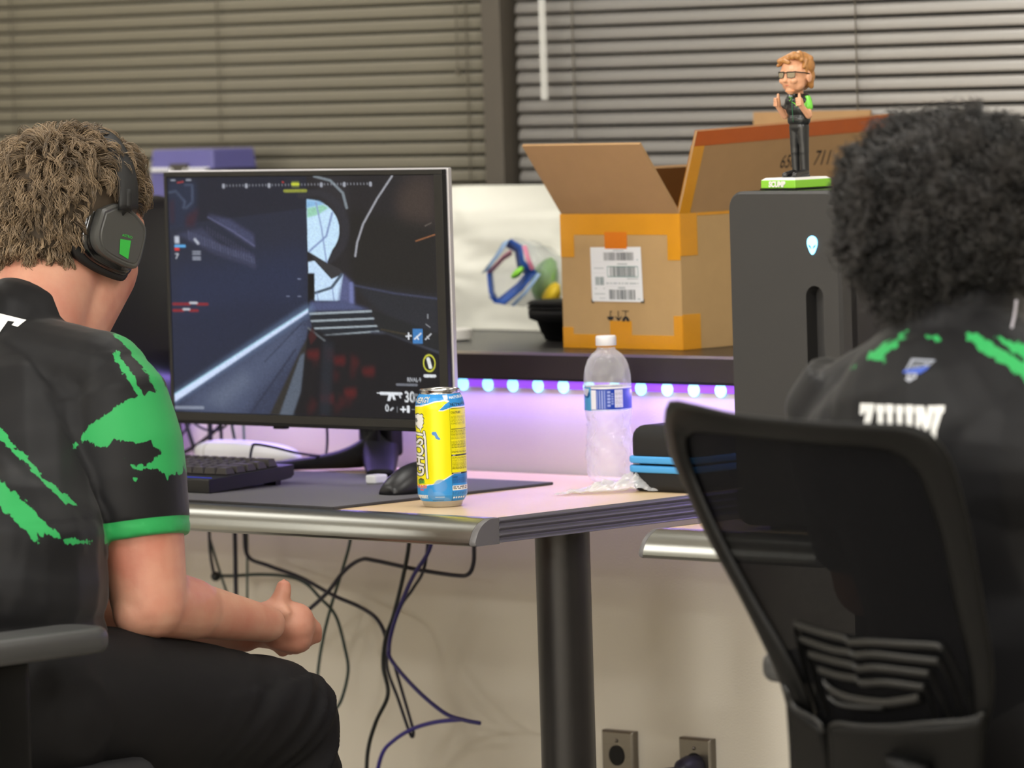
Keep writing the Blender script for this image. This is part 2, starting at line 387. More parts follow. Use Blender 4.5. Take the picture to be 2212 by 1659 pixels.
p = QW(1177, 215, 6.11); p2 = QW(1172, -60, 6.11)
obj('tilt_wand', MB().tube([p, (p[0], p[1], p2[2])], 0.0058, 6), M_wand, br)
p = QW(989, 155, 6.14); 
obj('pull_cord', MB().tube([p, (p[0], p[1], 2.2)], 0.0011, 6).tube([(p[0], p[1], p[2] + 0.006), (p[0], p[1], p[2] - 0.006)], 0.0035, 8), M_cord, bl)

# ---------------------------------------------------------------- ceiling lamps (out of the picture, they light the room)
M_lampglow = mat('lamp_diffuser', (240, 238, 230), 0.5, var=0, emis=(1, 0.96, 0.88), estr=1.5)
M_white = mat('white_metal', (225, 224, 220), 0.5)
for i, (pu, pw, pp) in enumerate(PANELS):
    t = thing('ceiling_light', 'flat rectangular white ceiling light panel above the desks', 'ceiling light', (pu, pw, CEIL - 0.03), 'ceiling light panels')
    obj('frame', MB().box(pu - .61, pu + .61, pw - .31, pw - .29, CEIL - .03, CEIL).box(pu - .61, pu + .61, pw + .29, pw + .31, CEIL - .03, CEIL).box(pu - .61, pu - .59, pw - .29, pw + .29, CEIL - .03, CEIL).box(pu + .59, pu + .61, pw - .29, pw + .29, CEIL - .03, CEIL), M_white, t)
    obj('diffuser', MB().box(pu - .59, pu + .59, pw - .29, pw + .29, CEIL - .012, CEIL - .002), M_lampglow, t)
# ================================================================ desks
DZ = 0.74
M_maple = mat('maple_laminate', (228, 200, 158), 0.38, var=0.06, vscale=30, stretch=(1, 12, 12))
M_rail = mat('brushed_aluminium_rail', (158, 158, 152), 0.30, 1.0, var=0.10, vscale=5, stretch=(2, 40, 40))
M_trim = mat('grey_vinyl_trim', (92, 90, 96), 0.36, 0.0, var=0.05, spec=0.7)
M_cap = mat('grey_plastic_cap', (100, 98, 99), 0.4, var=0.04)
M_leg = mat('dark_bronze_leg', (46, 44, 43), 0.36, 0.5, var=0.08)
def desk(u0, u1, label, legs, front=5.006, back=5.590):
    t = thing('desk', label, 'desk', ((u0 + u1) / 2, (front + back) / 2, 0), 'maple desks with rounded metal front rails')
    obj('desktop', MB().box(u0 + 0.004, u1 - 0.003, front + 0.0155, back, DZ - 0.030, DZ), M_maple, t, bevel=0.001)
    # rounded front rail: quarter round nose
    prof = [(front + 0.0155, DZ + 0.0006), (front + 0.002, DZ + 0.0006)]
    prof += [(q[0], q[1]) for q in spline([(front - 0.003, DZ), (front - 0.0155, DZ - 0.0058), (front - 0.0248, DZ - 0.0145), (front - 0.0306, DZ - 0.0252)], 4)]
    prof += [(front - 0.0318, DZ - 0.0295), (front - 0.0305, DZ - 0.0325), (front - 0.027, DZ - 0.0340), (front + 0.0155, DZ - 0.0340)]
    obj('front_rail', MB().prism(prof, lambda y, z: (u0 + 0.009, y, z), lambda y, z: (u1 - 0.010, y, z)), M_rail, t, auto=35)
    for uu, d in ((u1 - 0.0096, 0.0090), (u0 + 0.0086, -0.0086)):
        pr2 = [(y if y > front + 0.01 else front + 0.0155 + (y - front - 0.0155) * 0.95, DZ + (z - DZ) * 0.97 - 0.0006) for y, z in prof]
        mid = [(y, z) for y, z in prof]
        mb = MB().loops([[(uu, y, z) for y, z in mid], [(uu + d * .55, y, z) for y, z in mid], [(uu + d, y, z) for y, z in pr2]])
        obj('end_cap', mb, M_cap, t, auto=40)
    # ribbed side trim
    for uu, sg in ((u1 - 0.003, 1), (u0 + 0.004, -1)):
        pr = []
        nz = 40
        for k in range(nz + 1):
            z = DZ + 0.0005 - 0.0325 * k / nz; ph = (k / nz) * 3.5; pr.append((uu + sg * (0.0022 + 0.0022 * math.sin(2 * PI * ph - 1.0)), z))
        pr += [(uu, DZ - 0.032), (uu, DZ + 0.0005)]
        obj('side_trim', MB().prism(pr, lambda x, z: (x, front + 0.0157, z), lambda x, z: (x, back, z)), M_trim, t, auto=50)
    for (lu, lw) in legs:
        g = obj('leg', MB().lathe([(0.0365, 0.032), (0.0365, DZ - 0.036)], (lu, lw, 0), 40), M_leg, t, auto=40)
        obj('foot', MB().box(lu - 0.045, lu + 0.045, lw - 0.24, lw + 0.20, 0.0, 0.030), M_leg, g, bevel=0.01, bseg=3)
    return t
d1 = desk(-6.25, -4.843, 'maple desk with rounded metal front rail, holding the monitor, the can and the bottle', [(-6.05, 5.28), (-4.905, 5.205)])
d2 = desk(-4.545, -4.245, 'short maple desk end with metal rail behind the mesh chair, under the dark computer tower', [(-4.46, 5.33), (-4.33, 5.33)], front=4.99)

# ---------------------------------------------------------------- mouse mat
M_matc = mat('black_cloth_mat', (44, 42, 47), 0.85, var=0.12, vscale=200, bump=0.3, bscale=1500, sheen=0.25)
mm = MB(); P = [(-5.98, 5.019), (-5.1455, 5.0175), (-5.1465, 5.447), (-5.98, 5.449)]
mm.prism(P, lambda x, y: (x, y, DZ + 0.0003), lambda x, y: (x, y, DZ + 0.0042))
tag(obj('desk_mat', mm, M_matc, bevel=0.0012), 'wide black cloth mouse mat lying across the maple desk', 'mouse mat')

# ---------------------------------------------------------------- monitor
MW = 5.262
a = QW(365, 383, MW); b = QW(940, 376.5, MW); c_ = QW(951, 905, MW); d_ = QW(373, 892, MW)
su0 = (a[0] + d_[0]) / 2; su1 = (b[0] + c_[0]) / 2; sz1 = (a[2] + b[2]) / 2; sz0 = (c_[2] + d_[2]) / 2
print('screen', su0, su1, sz0, sz1, su1 - su0, sz1 - sz0)
mon = thing('computer_monitor', 'large flat monitor showing a dark first person shooter game on the left desk', 'monitor', ((su0 + su1) / 2, MW + 0.13, DZ))
M_bez = mat('black_bezel', (14, 14, 16), 0.35, var=0)
M_sil = mat('silver_shell', (205, 203, 208), 0.35, 0.6, var=0.03)
M_blk = mat('black_plastic', (17, 17, 18), 0.6, var=0.08, spec=.25)
bl_, br_, bt_, bb_ = 0.006, 0.016, 0.007, 0.012
bz = MB(); x0, x1, y0, y1 = su0 - bl_, su1 + br_, sz0 - bb_, sz1 + bt_
bz.box(x0, x1, MW - 0.0012, MW + 0.008, y0, sz0).box(x0, x1, MW - 0.0012, MW + 0.008, sz1, y1).box(x0, su0, MW - 0.0012, MW + 0.008, sz0, sz1).box(su1, x1, MW - 0.0012, MW + 0.008, sz0, sz1)
bz.box(su0, su1, MW + 0.003, MW + 0.008, sz0, sz1)
obj('bezel', bz, M_bez, mon, bevel=0.0006)
sh = MB().box(x0 - 0.001, x1 + 0.003, MW + 0.0075, MW + 0.016, y0, y1 + 0.002); sh.loops([[(px_, py_, pz_) for px_, pz_ in ((x0 + k, y0 + k), (x1 - k, y0 + k), (x1 - k, y1 - k), (x0 + k, y1 - k))] for k, py_ in ((0.006, MW + 0.0155), (0.05, MW + 0.03), (0.14, MW + 0.048))])
shell = obj('back_shell', sh, M_sil, mon, bevel=0.002, bseg=3)
obj('lower_lip', MB().box(x0, x1, MW - 0.0014, MW + 0.010, y0 - 0.0045, y0), M_blk, mon, bevel=0.001)
p = QW(600, 921, MW); obj('sensor_tab', MB().box(p[0] - 0.011, p[0] + 0.011, MW + 0.001, MW + 0.012, p[2] - 0.004, y0 - 0.003), M_blk, mon, bevel=0.001)
# stand: neck behind the panel and two splayed feet
nb = QZ(822, 997, DZ + 0.012); nu, nw = nb[0], nb[1]
print('neck', nb)
st = MB().box(nu - 0.035, nu + 0.035, nw - 0.012, nw + 0.016, DZ + 0.02, sz0 + 0.16)
st.box(nu - 0.035, nu + 0.035, MW + 0.03, nw + 0.016, sz0 + 0.09, sz0 + 0.16)
obj('neck', st, M_blk, mon, bevel=0.007, bseg=4)
for sx in (-1, 1):
    dr = Vector((sx, -1.0, 0)).normalized(); pth = [Vector((nu, nw, DZ + 0.055)), Vector((nu, nw, DZ + 0.03)) + dr * 0.018, Vector((nu, nw, DZ + 0.016)) + dr * 0.06, Vector((nu, nw, DZ + 0.011)) + dr * 0.13, Vector((nu, nw, DZ + 0.0095)) + dr * 0.20]
    pth = [Vector(q) for q in spline(pth, 6)]; rg = []
    for i, q in enumerate(pth):
        f = i / (len(pth) - 1); side = dr.cross(Vector((0, 0, 1))); hw = 0.030 - 0.011 * f; hh = 0.030 * (1 - f) ** 1.8 + 0.0055
        rg.append([(q + side * (hw * math.copysign(abs(math.cos(t)) ** .6, math.cos(t))) + Vector((0, 0, hh * math.copysign(abs(math.sin(t)) ** .6, math.sin(t))))) for t in np.linspace(0, 2 * PI, 20, endpoint=False)])
    for r in rg:
        for q in r: q.z = max(q.z, DZ + 0.0046)
    obj('foot', MB().loops(rg), M_blk, mon, smooth=True)

# the picture on the screen, drawn in the units of a 2000x1660 sketch
H4 = np.array([[75, 100], [1810, 80], [1845, 1677], [100, 1635]], float)   # sketch corners TL TR BR BL
NX, NY = 520, 300
cv = Canvas(NX, NY, (0, 0, 1, 1), (36, 40, 58))
def homog(src, dst):
    A = []; B = []
    for (x, y), (X, Y) in zip(src, dst): A += [[x, y, 1, 0, 0, 0, -X * x, -X * y], [0, 0, 0, x, y, 1, -Y * x, -Y * y]]; B += [X, Y]
    h = np.linalg.solve(np.array(A), np.array(B)); return np.append(h, 1).reshape(3, 3)
HH = homog(H4, [(0, 0), (1, 0), (1, 1), (0, 1)])
def sp(P):
    P = np.array(P, float); q = np.c_[P, np.ones(len(P))] @ HH.T; return q[:, :2] / q[:, 2:]
def poly(P, col, al=1.0, soft=0): cv.poly(sp(P), col, al, soft / 1750)
def line(P, w, col, al=1.0, soft=0): cv.line(sp(P), w / 1750, col, al, soft / 1750)
K = [(60, 60), (985, 60), (985, 930), (60, 1560)]
poly(K, (42, 47, 66))
poly([(60, 60), (985, 60), (985, 300), (60, 420)], (30, 30, 40), .55, 160)
poly([(60, 700), (985, 560), (985, 930), (60, 1480)], (42, 52, 84), .7, 120)
poly([(60, 1000), (700, 900), (985, 940), (60, 1500)], (34, 40, 62), .5, 80)
# figure and brickwork at the left
poly([(85, 130), (270, 130), (265, 420), (80, 430)], (44, 54, 80), .7, 30)
for pp in ([(90, 200), (130, 190), (190, 260), (180, 300)], [(195, 150), (240, 150), (240, 260), (200, 300)]): line(pp, 12, (92, 104, 130), .55, 20)
poly([(200, 350), (280, 300), (250, 420), (190, 420)], (66, 36, 48), .8, 25)
poly([(90, 260), (120, 240), (120, 400), (95, 400)], (66, 36, 48), .5, 20)
poly([(340, 340), (480, 370), (640, 470), (645, 560), (520, 480), (340, 350)], (72, 76, 108), .75, 14)
poly([(300, 430), (420, 540), (640, 600), (650, 695), (560, 660), (380, 600), (130, 470)], (70, 74, 102), .65, 16)
line([(340, 360), (500, 450), (640, 545)], 10, (104, 106, 142), .6, 8)
for k in range(26):
    x = 210 + k * 17; y = 450 + k * 7; line([(x, y), (x + 6, y + 60 - k)], 5, (110, 112, 146), .3 + .2 * (k % 3 == 0), 5)
    if k > 8: line([(x - 30, y - 120 + k * 3), (x - 26, y - 80 + k * 3)], 4, (104, 104, 138), .35, 5)
# right part: dark tunnel
poly([(985, 60), (1840, 60), (1860, 1700), (985, 1700)], (40, 38, 42))
poly([(1560, 240), (1640, 110), (1840, 60), (1840, 420), (1600, 400)], (76, 64, 58), .8, 90)
poly([(1250, 300), (1840, 420), (1850, 860), (1270, 800)], (34, 33, 32), .8, 60)
poly([(1030, 90), (1250, 90), (1250, 300), (1200, 500)], (54, 52, 58), .6, 60)
e = [(1030 + 205 * math.sin(t), 430 - 230 * math.cos(t)) for t in np.linspace(-.4, PI + .1, 30)]
line(e, 50, (52, 52, 60), .8, 20)
poly([(985, 242)] + [(1000 + 195 * math.sin(t) , 440 - 195 * math.cos(t)) for t in np.linspace(.1, PI * .72, 24)] + [(1110, 655), (988, 580)], (196, 226, 252))
poly([(985, 244), (1070, 255), (1100, 275), (985, 300)], (128, 178, 220), .9, 8)
poly([(988, 300), (1090, 278), (1130, 296), (1060, 340), (988, 362)], (150, 205, 178), 1, 6)
line([(1045, 262), (1080, 430), (1110, 655)], 11, (140, 160, 200), .9, 4)
line([(1150, 330), (1110, 480), (1000, 578)], 14, (124, 142, 186), .9, 4)
poly([(988, 580), (1115, 655), (1190, 690), (1220, 720), (1150, 790), (1110, 720), (1040, 640)], (58, 58, 62))
poly([(990, 650), (1030, 640), (1140, 760), (1218, 725), (1196, 895), (1180, 900), (1030, 900), (1030, 722), (990, 722)], (196, 222, 250))
line([(1205, 730), (1140, 815), (1035, 850)], 20, (70, 84, 100), 1, 5)
line([(1045, 850), (1052, 900)], 6, (130, 150, 190)); line([(1145, 820), (1155, 900)], 7, (130, 150, 190))
poly([(990, 722), (1030, 722), (1018, 930), (985, 940)], (16, 16, 20))
line([(1035, 92), (1140, 120), (1220, 200), (1244, 296)], 17, (128, 138, 146), .9, 8)
line([(1540, 90), (1440, 240), (1350, 400), (1310, 520), (1296, 610)], 12, (166, 168, 176), .9, 5)
poly([(1215, 725), (1285, 790), (1290, 930), (1180, 900)], (88, 94, 136), .9, 20)
line([(1268, 790), (1268, 910)], 24, (118, 126, 178), .8, 14)
poly([(1290, 800), (1840, 870), (1850, 1230), (1420, 950)], (44, 47, 56), .8, 30)
line([(1290, 800), (1550, 850), (1840, 885)], 12, (76, 82, 112), .7, 14)
poly([(1000, 905), (1210, 900), (1400, 960), (990, 970)], (78, 86, 124), .9, 14)
for k, (y, xr) in enumerate(((975, 1395), (1022, 1410), (1070, 1440), (1118, 1460))):
    poly([(985 + 18 * k, y + 5), (xr, y - 8), (xr + 10, y + 30), (1000 + 20 * k, y + 50)], (34, 40, 50), 1, 4)
    line([(985 + 22 * k, y + 12), (xr, y - 8 if k < 3 else y - 22)], 15 - k, (160, 172, 180), .95, 5)
poly([(1395, 960), (1860, 1120), (1860, 1260), (1450, 1110)], (36, 38, 42), 1, 10)
line([(1400, 1105), (1470, 1110), (1840, 1240)], 22, (76, 82, 98), .9, 14)
line([(1460, 1085), (1640, 1120)], 10, (82, 74, 50), .6, 10)
line([(1690, 510), (1812, 468)], 7, (170, 110, 70), .9, 5); line([(1750, 412), (1790, 392)], 4, (130, 120, 110), .8, 5)
# floor slab below the bright light line
poly([(100, 1560), (985, 950), (1010, 1080), (960, 1200), (880, 1380), (840, 1700), (100, 1700)], (58, 66, 92))
poly([(180, 1560), (960, 1000), (960, 1160), (640, 1500), (500, 1700), (120, 1700)], (82, 92, 118), .7, 90)
poly([(300, 1560), (560, 1370), (620, 1420), (420, 1600)], (104, 114, 136), .6, 60)
line([(700, 1300), (960, 1030)], 8, (40, 46, 70), .6, 8); line([(560, 1700), (900, 1220)], 12, (44, 50, 72), .6, 10)
poly([(700, 1700), (940, 1210), (985, 1130), (1010, 1100), (960, 1300), (920, 1600), (860, 1700)], (50, 48, 46), 1, 8)
poly([(770, 1700), (930, 1260), (960, 1240), (940, 1500), (880, 1700)], (88, 98, 114), .9, 8)
poly([(985, 1075), (1100, 1120), (1500, 1110), (1860, 1250), (1860, 1700), (860, 1700), (930, 1500)], (20, 20, 28), 1, 12)
random.seed(3)
for k in range(26):
    x = random.uniform(960, 1420); y = random.uniform(1180, 1640)
    if x > 1200 + (1640 - y) * .6: continue
    poly([(x, y), (x + 50, y + 30), (x + 40, y + 80), (x + 5, y + 90)], (96, 24, 30), random.uniform(.12, .34), 26)
for x, y in ((1010, 1250), (1180, 1290), (1370, 1360), (1250, 1500), (1100, 1540)): poly([(x - 40, y - 20), (x + 45, y - 30), (x + 40, y + 30), (x - 30, y + 25)], (128, 28, 32), .42, 22)
poly([(1080, 1150), (1150, 1180), (1120, 1680), (1050, 1680)], (34, 40, 52), .8, 30)
line([(985, 1080), (1090, 1160)], 14, (120, 128, 134), .5, 8)
poly([(985, 1130), (1010, 1075), (1040, 1140), (1000, 1190)], (74, 30, 34), .8, 8)
# light line
line([(90, 1548), (985, 958)], 60, (120, 150, 190), .35, 60)
poly([(100, 1520), (985, 952), (985, 978), (100, 1572)], (206, 222, 255), 1, 4)
line([(100, 1522), (985, 956)], 6, (120, 214, 220), .6, 3)
# hud
for k, x in enumerate(np.linspace(445, 1400, 46)):
    big = k in (0, 7, 14, 30, 37, 45); line([(x, 150 - k * .32), (x, 151 - k * .32 + (14 if big else 8))], 18 if big else 6, (180, 184, 196), .75 if big else .45, 6)
poly([(888, 126), (938, 126), (938, 162), (888, 162)], (120, 132, 60), .9, 4); line([(895, 144), (930, 144)], 18, (206, 214, 60), .9, 6)
line([(845, 188), (978, 186)], 22, (158, 164, 60), .8, 6); line([(830, 130), (834, 132)], 10, (200, 60, 50), .8)
line([(105, 120), (125, 120)], 12, (170, 176, 190), .7, 5); line([(205, 118), (228, 118)], 14, (170, 176, 190), .7, 5); line([(145, 136), (180, 130)], 10, (190, 60, 50), .7, 6)
poly([(118, 485), (148, 485), (150, 532), (120, 532)], (196, 202, 216), .85, 4); poly([(118, 540), (190, 540), (190, 556), (118, 556)], (96, 176, 236)); poly([(118, 562), (148, 562), (148, 576), (118, 576)], (226, 60, 50))
cv.text('7', *sp([(118, 632)])[0], 0.034, (214, 218, 228)); line([(252, 505), (272, 530)], 18, (190, 196, 210), .8, 8)
for y in (585, 600, 622, 635): line([(238, y), (285, y)], 9, (170, 176, 192), .8, 6)
for y, xs in ((928, (105, 210, 262, 325)), (970, (105, 165, 212, 260))): line([(xs[0], y), (xs[1], y)], 20, (150, 36, 36), .8, 6); line([(xs[2], y), (xs[3], y)], 20, (150, 36, 36), .8, 6); line([(xs[1] + 5, y - 8), (xs[2] - 5, y - 8)], 14, (210, 212, 220), .9, 5)
line([(108, 1608), (285, 1608)], 22, (150, 160, 178), .7, 6)
for x, y in ((855, 873), (930, 760), (930, 873)): line([(x - 7, y), (x + 7, y)], 8, (150, 160, 190), .6, 4)
poly([(1664, 1080), (1728, 1080), (1728, 1176), (1664, 1176)], (62, 124, 186)); line([(1676, 1146), (1716, 1110)], 9, (226, 232, 240)); line([(1690, 1130), (1700, 1148)], 8, (226, 232, 240))
line([(1622, 1128), (1652, 1126)], 11, (220, 224, 230)); line([(1637, 1108), (1637, 1148)], 9, (220, 224, 230)); line([(1746, 1148), (1782, 1112)], 9, (190, 194, 200)); line([(1756, 1128), (1768, 1144)], 6, (190, 194, 200))
line([(1762, 985), (1762, 1010)], 8, (130, 134, 140)); line([(1750, 1050), (1775, 1068)], 7, (130, 134, 140))
q = sp([(1769, 1303)])[0]; cv.ell(q[0], q[1], 0.0225, 0.0365, (204, 204, 66), 1, ring=0.0042); line([(1762, 1275), (1776, 1330)], 22, (226, 230, 226), 1, 4)
line([(1742, 1386), (1762, 1386)], 22, (220, 224, 230)); line([(1776, 1386), (1802, 1386)], 22, (220, 224, 230)); line([(1762, 1387), (1776, 1387)], 6, (220, 224, 230))
cv.text('RIVAL-9', *sp([(1624, 1424)])[0], 0.024, (206, 210, 218), sx=.62, bold=.01); line([(1560, 1444), (1684, 1446)], 18, (120, 124, 134), .8, 5)
line([(1430, 1500), (1460, 1502)], 7, (226, 230, 236)); line([(1455, 1502), (1582, 1504)], 22, (226, 230, 236), 1, 4); poly([(1505, 1500), (1530, 1505), (1512, 1552), (1494, 1552)], (226, 230, 236)); poly([(1520, 1505), (1536, 1505), (1550, 1545), (1534, 1545)], (226, 230, 236)); line([(1570, 1505), (1580, 1530)], 10, (206, 210, 216))
cv.text('30', *sp([(1605, 1558)])[0], 0.062, (232, 236, 240), sx=.62, bold=.02)
for y in (1512, 1545): line([(1665, y), (1686, y)], 20, (130, 136, 142), .8, 4)
cv.text('0', *sp([(1480, 1620)])[0], 0.040, (226, 230, 236), sx=.7, bold=.02); line([(1516, 1612), (1530, 1598)], 12, (190, 194, 200)); line([(1558, 1590), (1558, 1625)], 5, (110, 114, 120))
line([(1583, 1606), (1612, 1606)], 12, (226, 230, 236)); line([(1597, 1590), (1597, 1622)], 10, (226, 230, 236)); line([(1630, 1588), (1630, 1622)], 18, (226, 230, 236)); line([(1655, 1606), (1672, 1606)], 8, (130, 134, 140))
# fine grain of the game's textures
cv.a *= (1 + .10 * rng.standard_normal((NY, NX, 1)))
cv.a = np.clip(cv.a, 0, 1) * np.where(cv.a.mean(-1, keepdims=True) < .08, .80, 1.0)
M_scr = vcmat('screen_glow', 0.22, 0, emission=1.0, spec=0.15)
flat_print('screen_picture', cv, (su0, MW, sz1), (su1, MW, sz1), (su0, MW, sz0), (su1, MW, sz0), M_scr, mon)

# ---------------------------------------------------------------- computer towers
def tower(u0, w0, z0, width, h, depth, label, logo=True, front=True, mside=None):
    t = thing('computer_tower', label, 'computer tower', (u0 + width / 2, w0 + depth / 2, z0), 'dark desktop computer towers')
    r = 0.022; n = 8
    def outline(ins):
        P = []
        for cx, cz, a0 in ((u0 + width - r, z0 + h - r, 0), (u0 + r, z0 + h - r, 90), (u0 + r, z0 + r, 180), (u0 + width - r, z0 + r, 270)):
            for k in range(n + 1): a = math.radians(a0 + 90 * k / n); P.append((cx + (r - ins) * math.cos(a), cz + (r - ins) * math.sin(a)))
        return P
    rings = [[(x, w0 + y, z) for x, z in outline(i)] for y, i in ((0.03, 0), (0.02, 0), (depth - 0.02, 0), (depth, 0.004))]
    obj('case', MB().loops(rings), mside or M_caseside, t, auto=40)
    fo = outline(0); sl = []
    if front:
        sx = u0 + width * 0.770; s0 = z0 + h * 0.575 - 0.061; s1 = z0 + h * 0.575 + 0.060; rr = 0.0140
        for k in range(17): a = PI * k / 16; sl.append((sx + rr * math.cos(a), s1 - rr + rr * math.sin(a)))
        for k in range(17): a = PI + PI * k / 16; sl.append((sx + rr * math.cos(a), s0 + rr + rr * math.sin(a)))
    else: sl = [(u0 + width / 2 + 0.01 * math.cos(a), z0 + h / 2 + 0.01 * math.sin(a)) for a in np.linspace(0, 2 * PI, 34, endpoint=False)]
    # front plate: face with a real slot cut through it
    bm = bmesh.new(); og = ORI[t.name]
    vo = [bm.verts.new((x - og[0], w0 - og[1], z - og[2])) for x, z in outline(0.0035)]; vi = [bm.verts.new((x - og[0], w0 - og[1], z - og[2])) for x, z in sl]
    eo = [bm.edges.new((vo[i], vo[(i + 1) % len(vo)])) for i in range(len(vo))]; ei = [bm.edges.new((vi[i], vi[(i + 1) % len(vi)])) for i in range(len(vi))]
    bmesh.ops.triangle_fill(bm, use_beauty=True, edges=eo + ei)
    vb = [bm.verts.new((x - og[0], w0 + 0.004 - og[1], z - og[2])) for x, z in fo]; vc = [bm.verts.new((x - og[0], w0 + 0.0205 - og[1], z - og[2])) for x, z in fo]
    m_ = len(vo)
    for A, B in ((vo, vb), (vb, vc)):
        for i in range(m_): bm.faces.new((A[i], A[(i + 1) % m_], B[(i + 1) % m_], B[i]))
    vs_ = [bm.verts.new((x - og[0], w0 + 0.0195 - og[1], z - og[2])) for x, z in sl]
    for i in range(len(vi)): bm.faces.new((vi[i], vi[(i + 1) % len(vi)], vs_[(i + 1) % len(vi)], vs_[i]))
    bm.faces.new(vs_)
    bmesh.ops.recalc_face_normals(bm, faces=bm.faces)
    me = bpy.data.meshes.new('front_panel'); bm.to_mesh(me); bm.free(); me.materials.append(M_caseface)
    me.polygons.foreach_set('use_smooth', [True] * len(me.polygons)); me.set_sharp_from_angle(angle=math.radians(35))
    fp = bpy.data.objects.new('front_panel', me); COL.objects.link(fp); fp.parent = t; ORI[fp.name] = og
    if logo:
        lx = u0 + width * 0.765; lz = z0 + h * 0.84; s = 0.0078
        head = [(0, -1.95), (.35, -1.7), (.72, -.9), (1.0, 0), (1.05, .75), (.85, 1.4), (.45, 1.8), (0, 1.95), (-.45, 1.8), (-.85, 1.4), (-1.05, .75), (-1.0, 0), (-.72, -.9), (-.35, -1.7)]
        head = [tuple(q) for q in spline(head + [head[0]], 3)][:-1]
        M_logo = mat('alien_head_light', (140, 220, 255), 0.4, var=0, emis=(0.20, 0.62, 1.0), estr=2.6)
        lg = obj('head_emblem', MB().prism(head, lambda x, y: (lx + x * s, w0 - 0.0004, lz + y * s * .76), lambda x, y: (lx + x * s, w0 - 0.0012, lz + y * s * .76)), M_logo, t)
        eye = [(.18, -.75), (.45, -.5), (.72, -.1), (.74, .1), (.5, -.02), (.25, -.35)]
        for sg in (-1, 1): obj('emblem_eye', MB().prism(eye, lambda x, y: (lx + sg * x * s, w0 - 0.0010, lz + y * s * .76), lambda x, y: (lx + sg * x * s, w0 - 0.0016, lz + y * s * .76)), M_eye, lg)
    for sx_ in (u0 + 0.03, u0 + width - 0.03):
        for sy_ in (w0 + 0.05, w0 + depth - 0.05): obj('rubber_foot', MB().lathe([(0.012, -0.006), (0.012, 0.004)], (sx_, sy_, z0), 16), M_blk, t)
    return t
M_caseface = mat('graphite_case', (48, 47, 47), 0.52, 0.0, var=0.05, bump=0.05, bscale=1500)
M_caseside = mat('black_case_side', (24, 22, 28), 0.30, var=0.05)
M_eye = mat('emblem_eye_dark', (20, 60, 120), 0.5, var=0, emis=(0.02, 0.10, 0.35), estr=0.6)
TWW = 5.028
pl = QW(1572, 500, TWW); pr_ = QW(1812, 500, TWW); pt = QW(1690, 413, TWW)
tw_u0, tw_w, tw_h = pl[0], pr_[0] - pl[0], pt[2] - DZ - 0.006
print('tower', tw_u0, tw_w, tw_h)
tower(tw_u0, TWW, DZ + 0.006, tw_w, tw_h, 0.44, 'upright graphite computer tower with glowing alien head emblem, bobblehead on top')
p = QW(340, 426, 5.45)
tower(-6.215, 5.125, DZ + 0.006, 0.19, p[2] - DZ - 0.006, 0.44, 'black computer tower half hidden between the left player and the monitor', logo=False, front=False)
# ================================================================ things on the left desk
MATZ = DZ + 0.0042
# energy drink can -------------------------------------------------
cc = QZ(957, 1093, DZ); R_ = 0.0332; CHH = 0.157
can = thing('energy_drink_can', 'tall yellow and blue energy drink can standing at the corner of the left desk', 'can', (cc[0], cc[1], DZ))
M_al = mat('bare_aluminium', (205, 205, 205), 0.22, 1.0, var=0.02)
obj('can_body', MB().lathe([(0.0225, 0.004), (0.0245, 0.0006), (0.0258, 0.002), (0.0268, 0.006), (0.0300, 0.011), (R_ - .0006, 0.0165), (R_ - .0006, 0.136), (0.0302, 0.1455), (0.0268, 0.1505), (0.0262, 0.1525), (0.0272, 0.1545), (0.0274, 0.1560), (0.0264, 0.1568), (0.0254, 0.1560), (0.0246, 0.1525), (0.0005, 0.1528)], cc[:2].tolist() + [DZ], 64), M_al, can, auto=50)
tb = MB(); tb.loops([[(cc[0] + a * math.cos(t) * k - .004, cc[1] + b * math.sin(t) * k, DZ + z) for t in np.linspace(0, 2 * PI, 24, endpoint=False)] for a, b, k, z in ((.012, .0075, 1, .1532), (.012, .0075, 1.02, .1542), (.012, .0075, .9, .1556))])
obj('pull_tab', tb, M_al, can, smooth=True)
cv = Canvas(340, 480, (-300, 120, 300, 1560), (246, 238, 20))
BL = (52, 150, 226); WH = (244, 244, 240); BK = (22, 26, 22)
cv.poly([(-300, 100), (300, 100), (300, 345), (150, 345), (30, 382), (-20, 378), (60, 300), (120, 285), (60, 262), (0, 268), (-60, 272), (-200, 318), (-300, 330)], WH)
cv.poly([(-300, 100), (300, 100), (300, 335), (150, 335), (30, 372), (-12, 372), (70, 296), (128, 262), (60, 240), (0, 256), (-60, 258), (-200, 304), (-300, 318)], BL)
cv.poly([(40, 190), (110, 190), (104, 250), (60, 250)], WH, .85, 6)
cv.text('ENERGY', -345, 290, 92, BK, ang=-.10, bold=.05, shear=.25, sx=.62); cv.text('ENERGY', -345, 290, 92, WH, ang=-.10, bold=.015, shear=.25, sx=.62)
cv.rect(-300, 296, -240, 306, (90, 60, 50), .8); cv.rect(-220, 290, -160, 296, WH, .9)
cv.text('NATURAL', 128, 236, 42, WH, ang=-.06, bold=.04, sx=1.0)
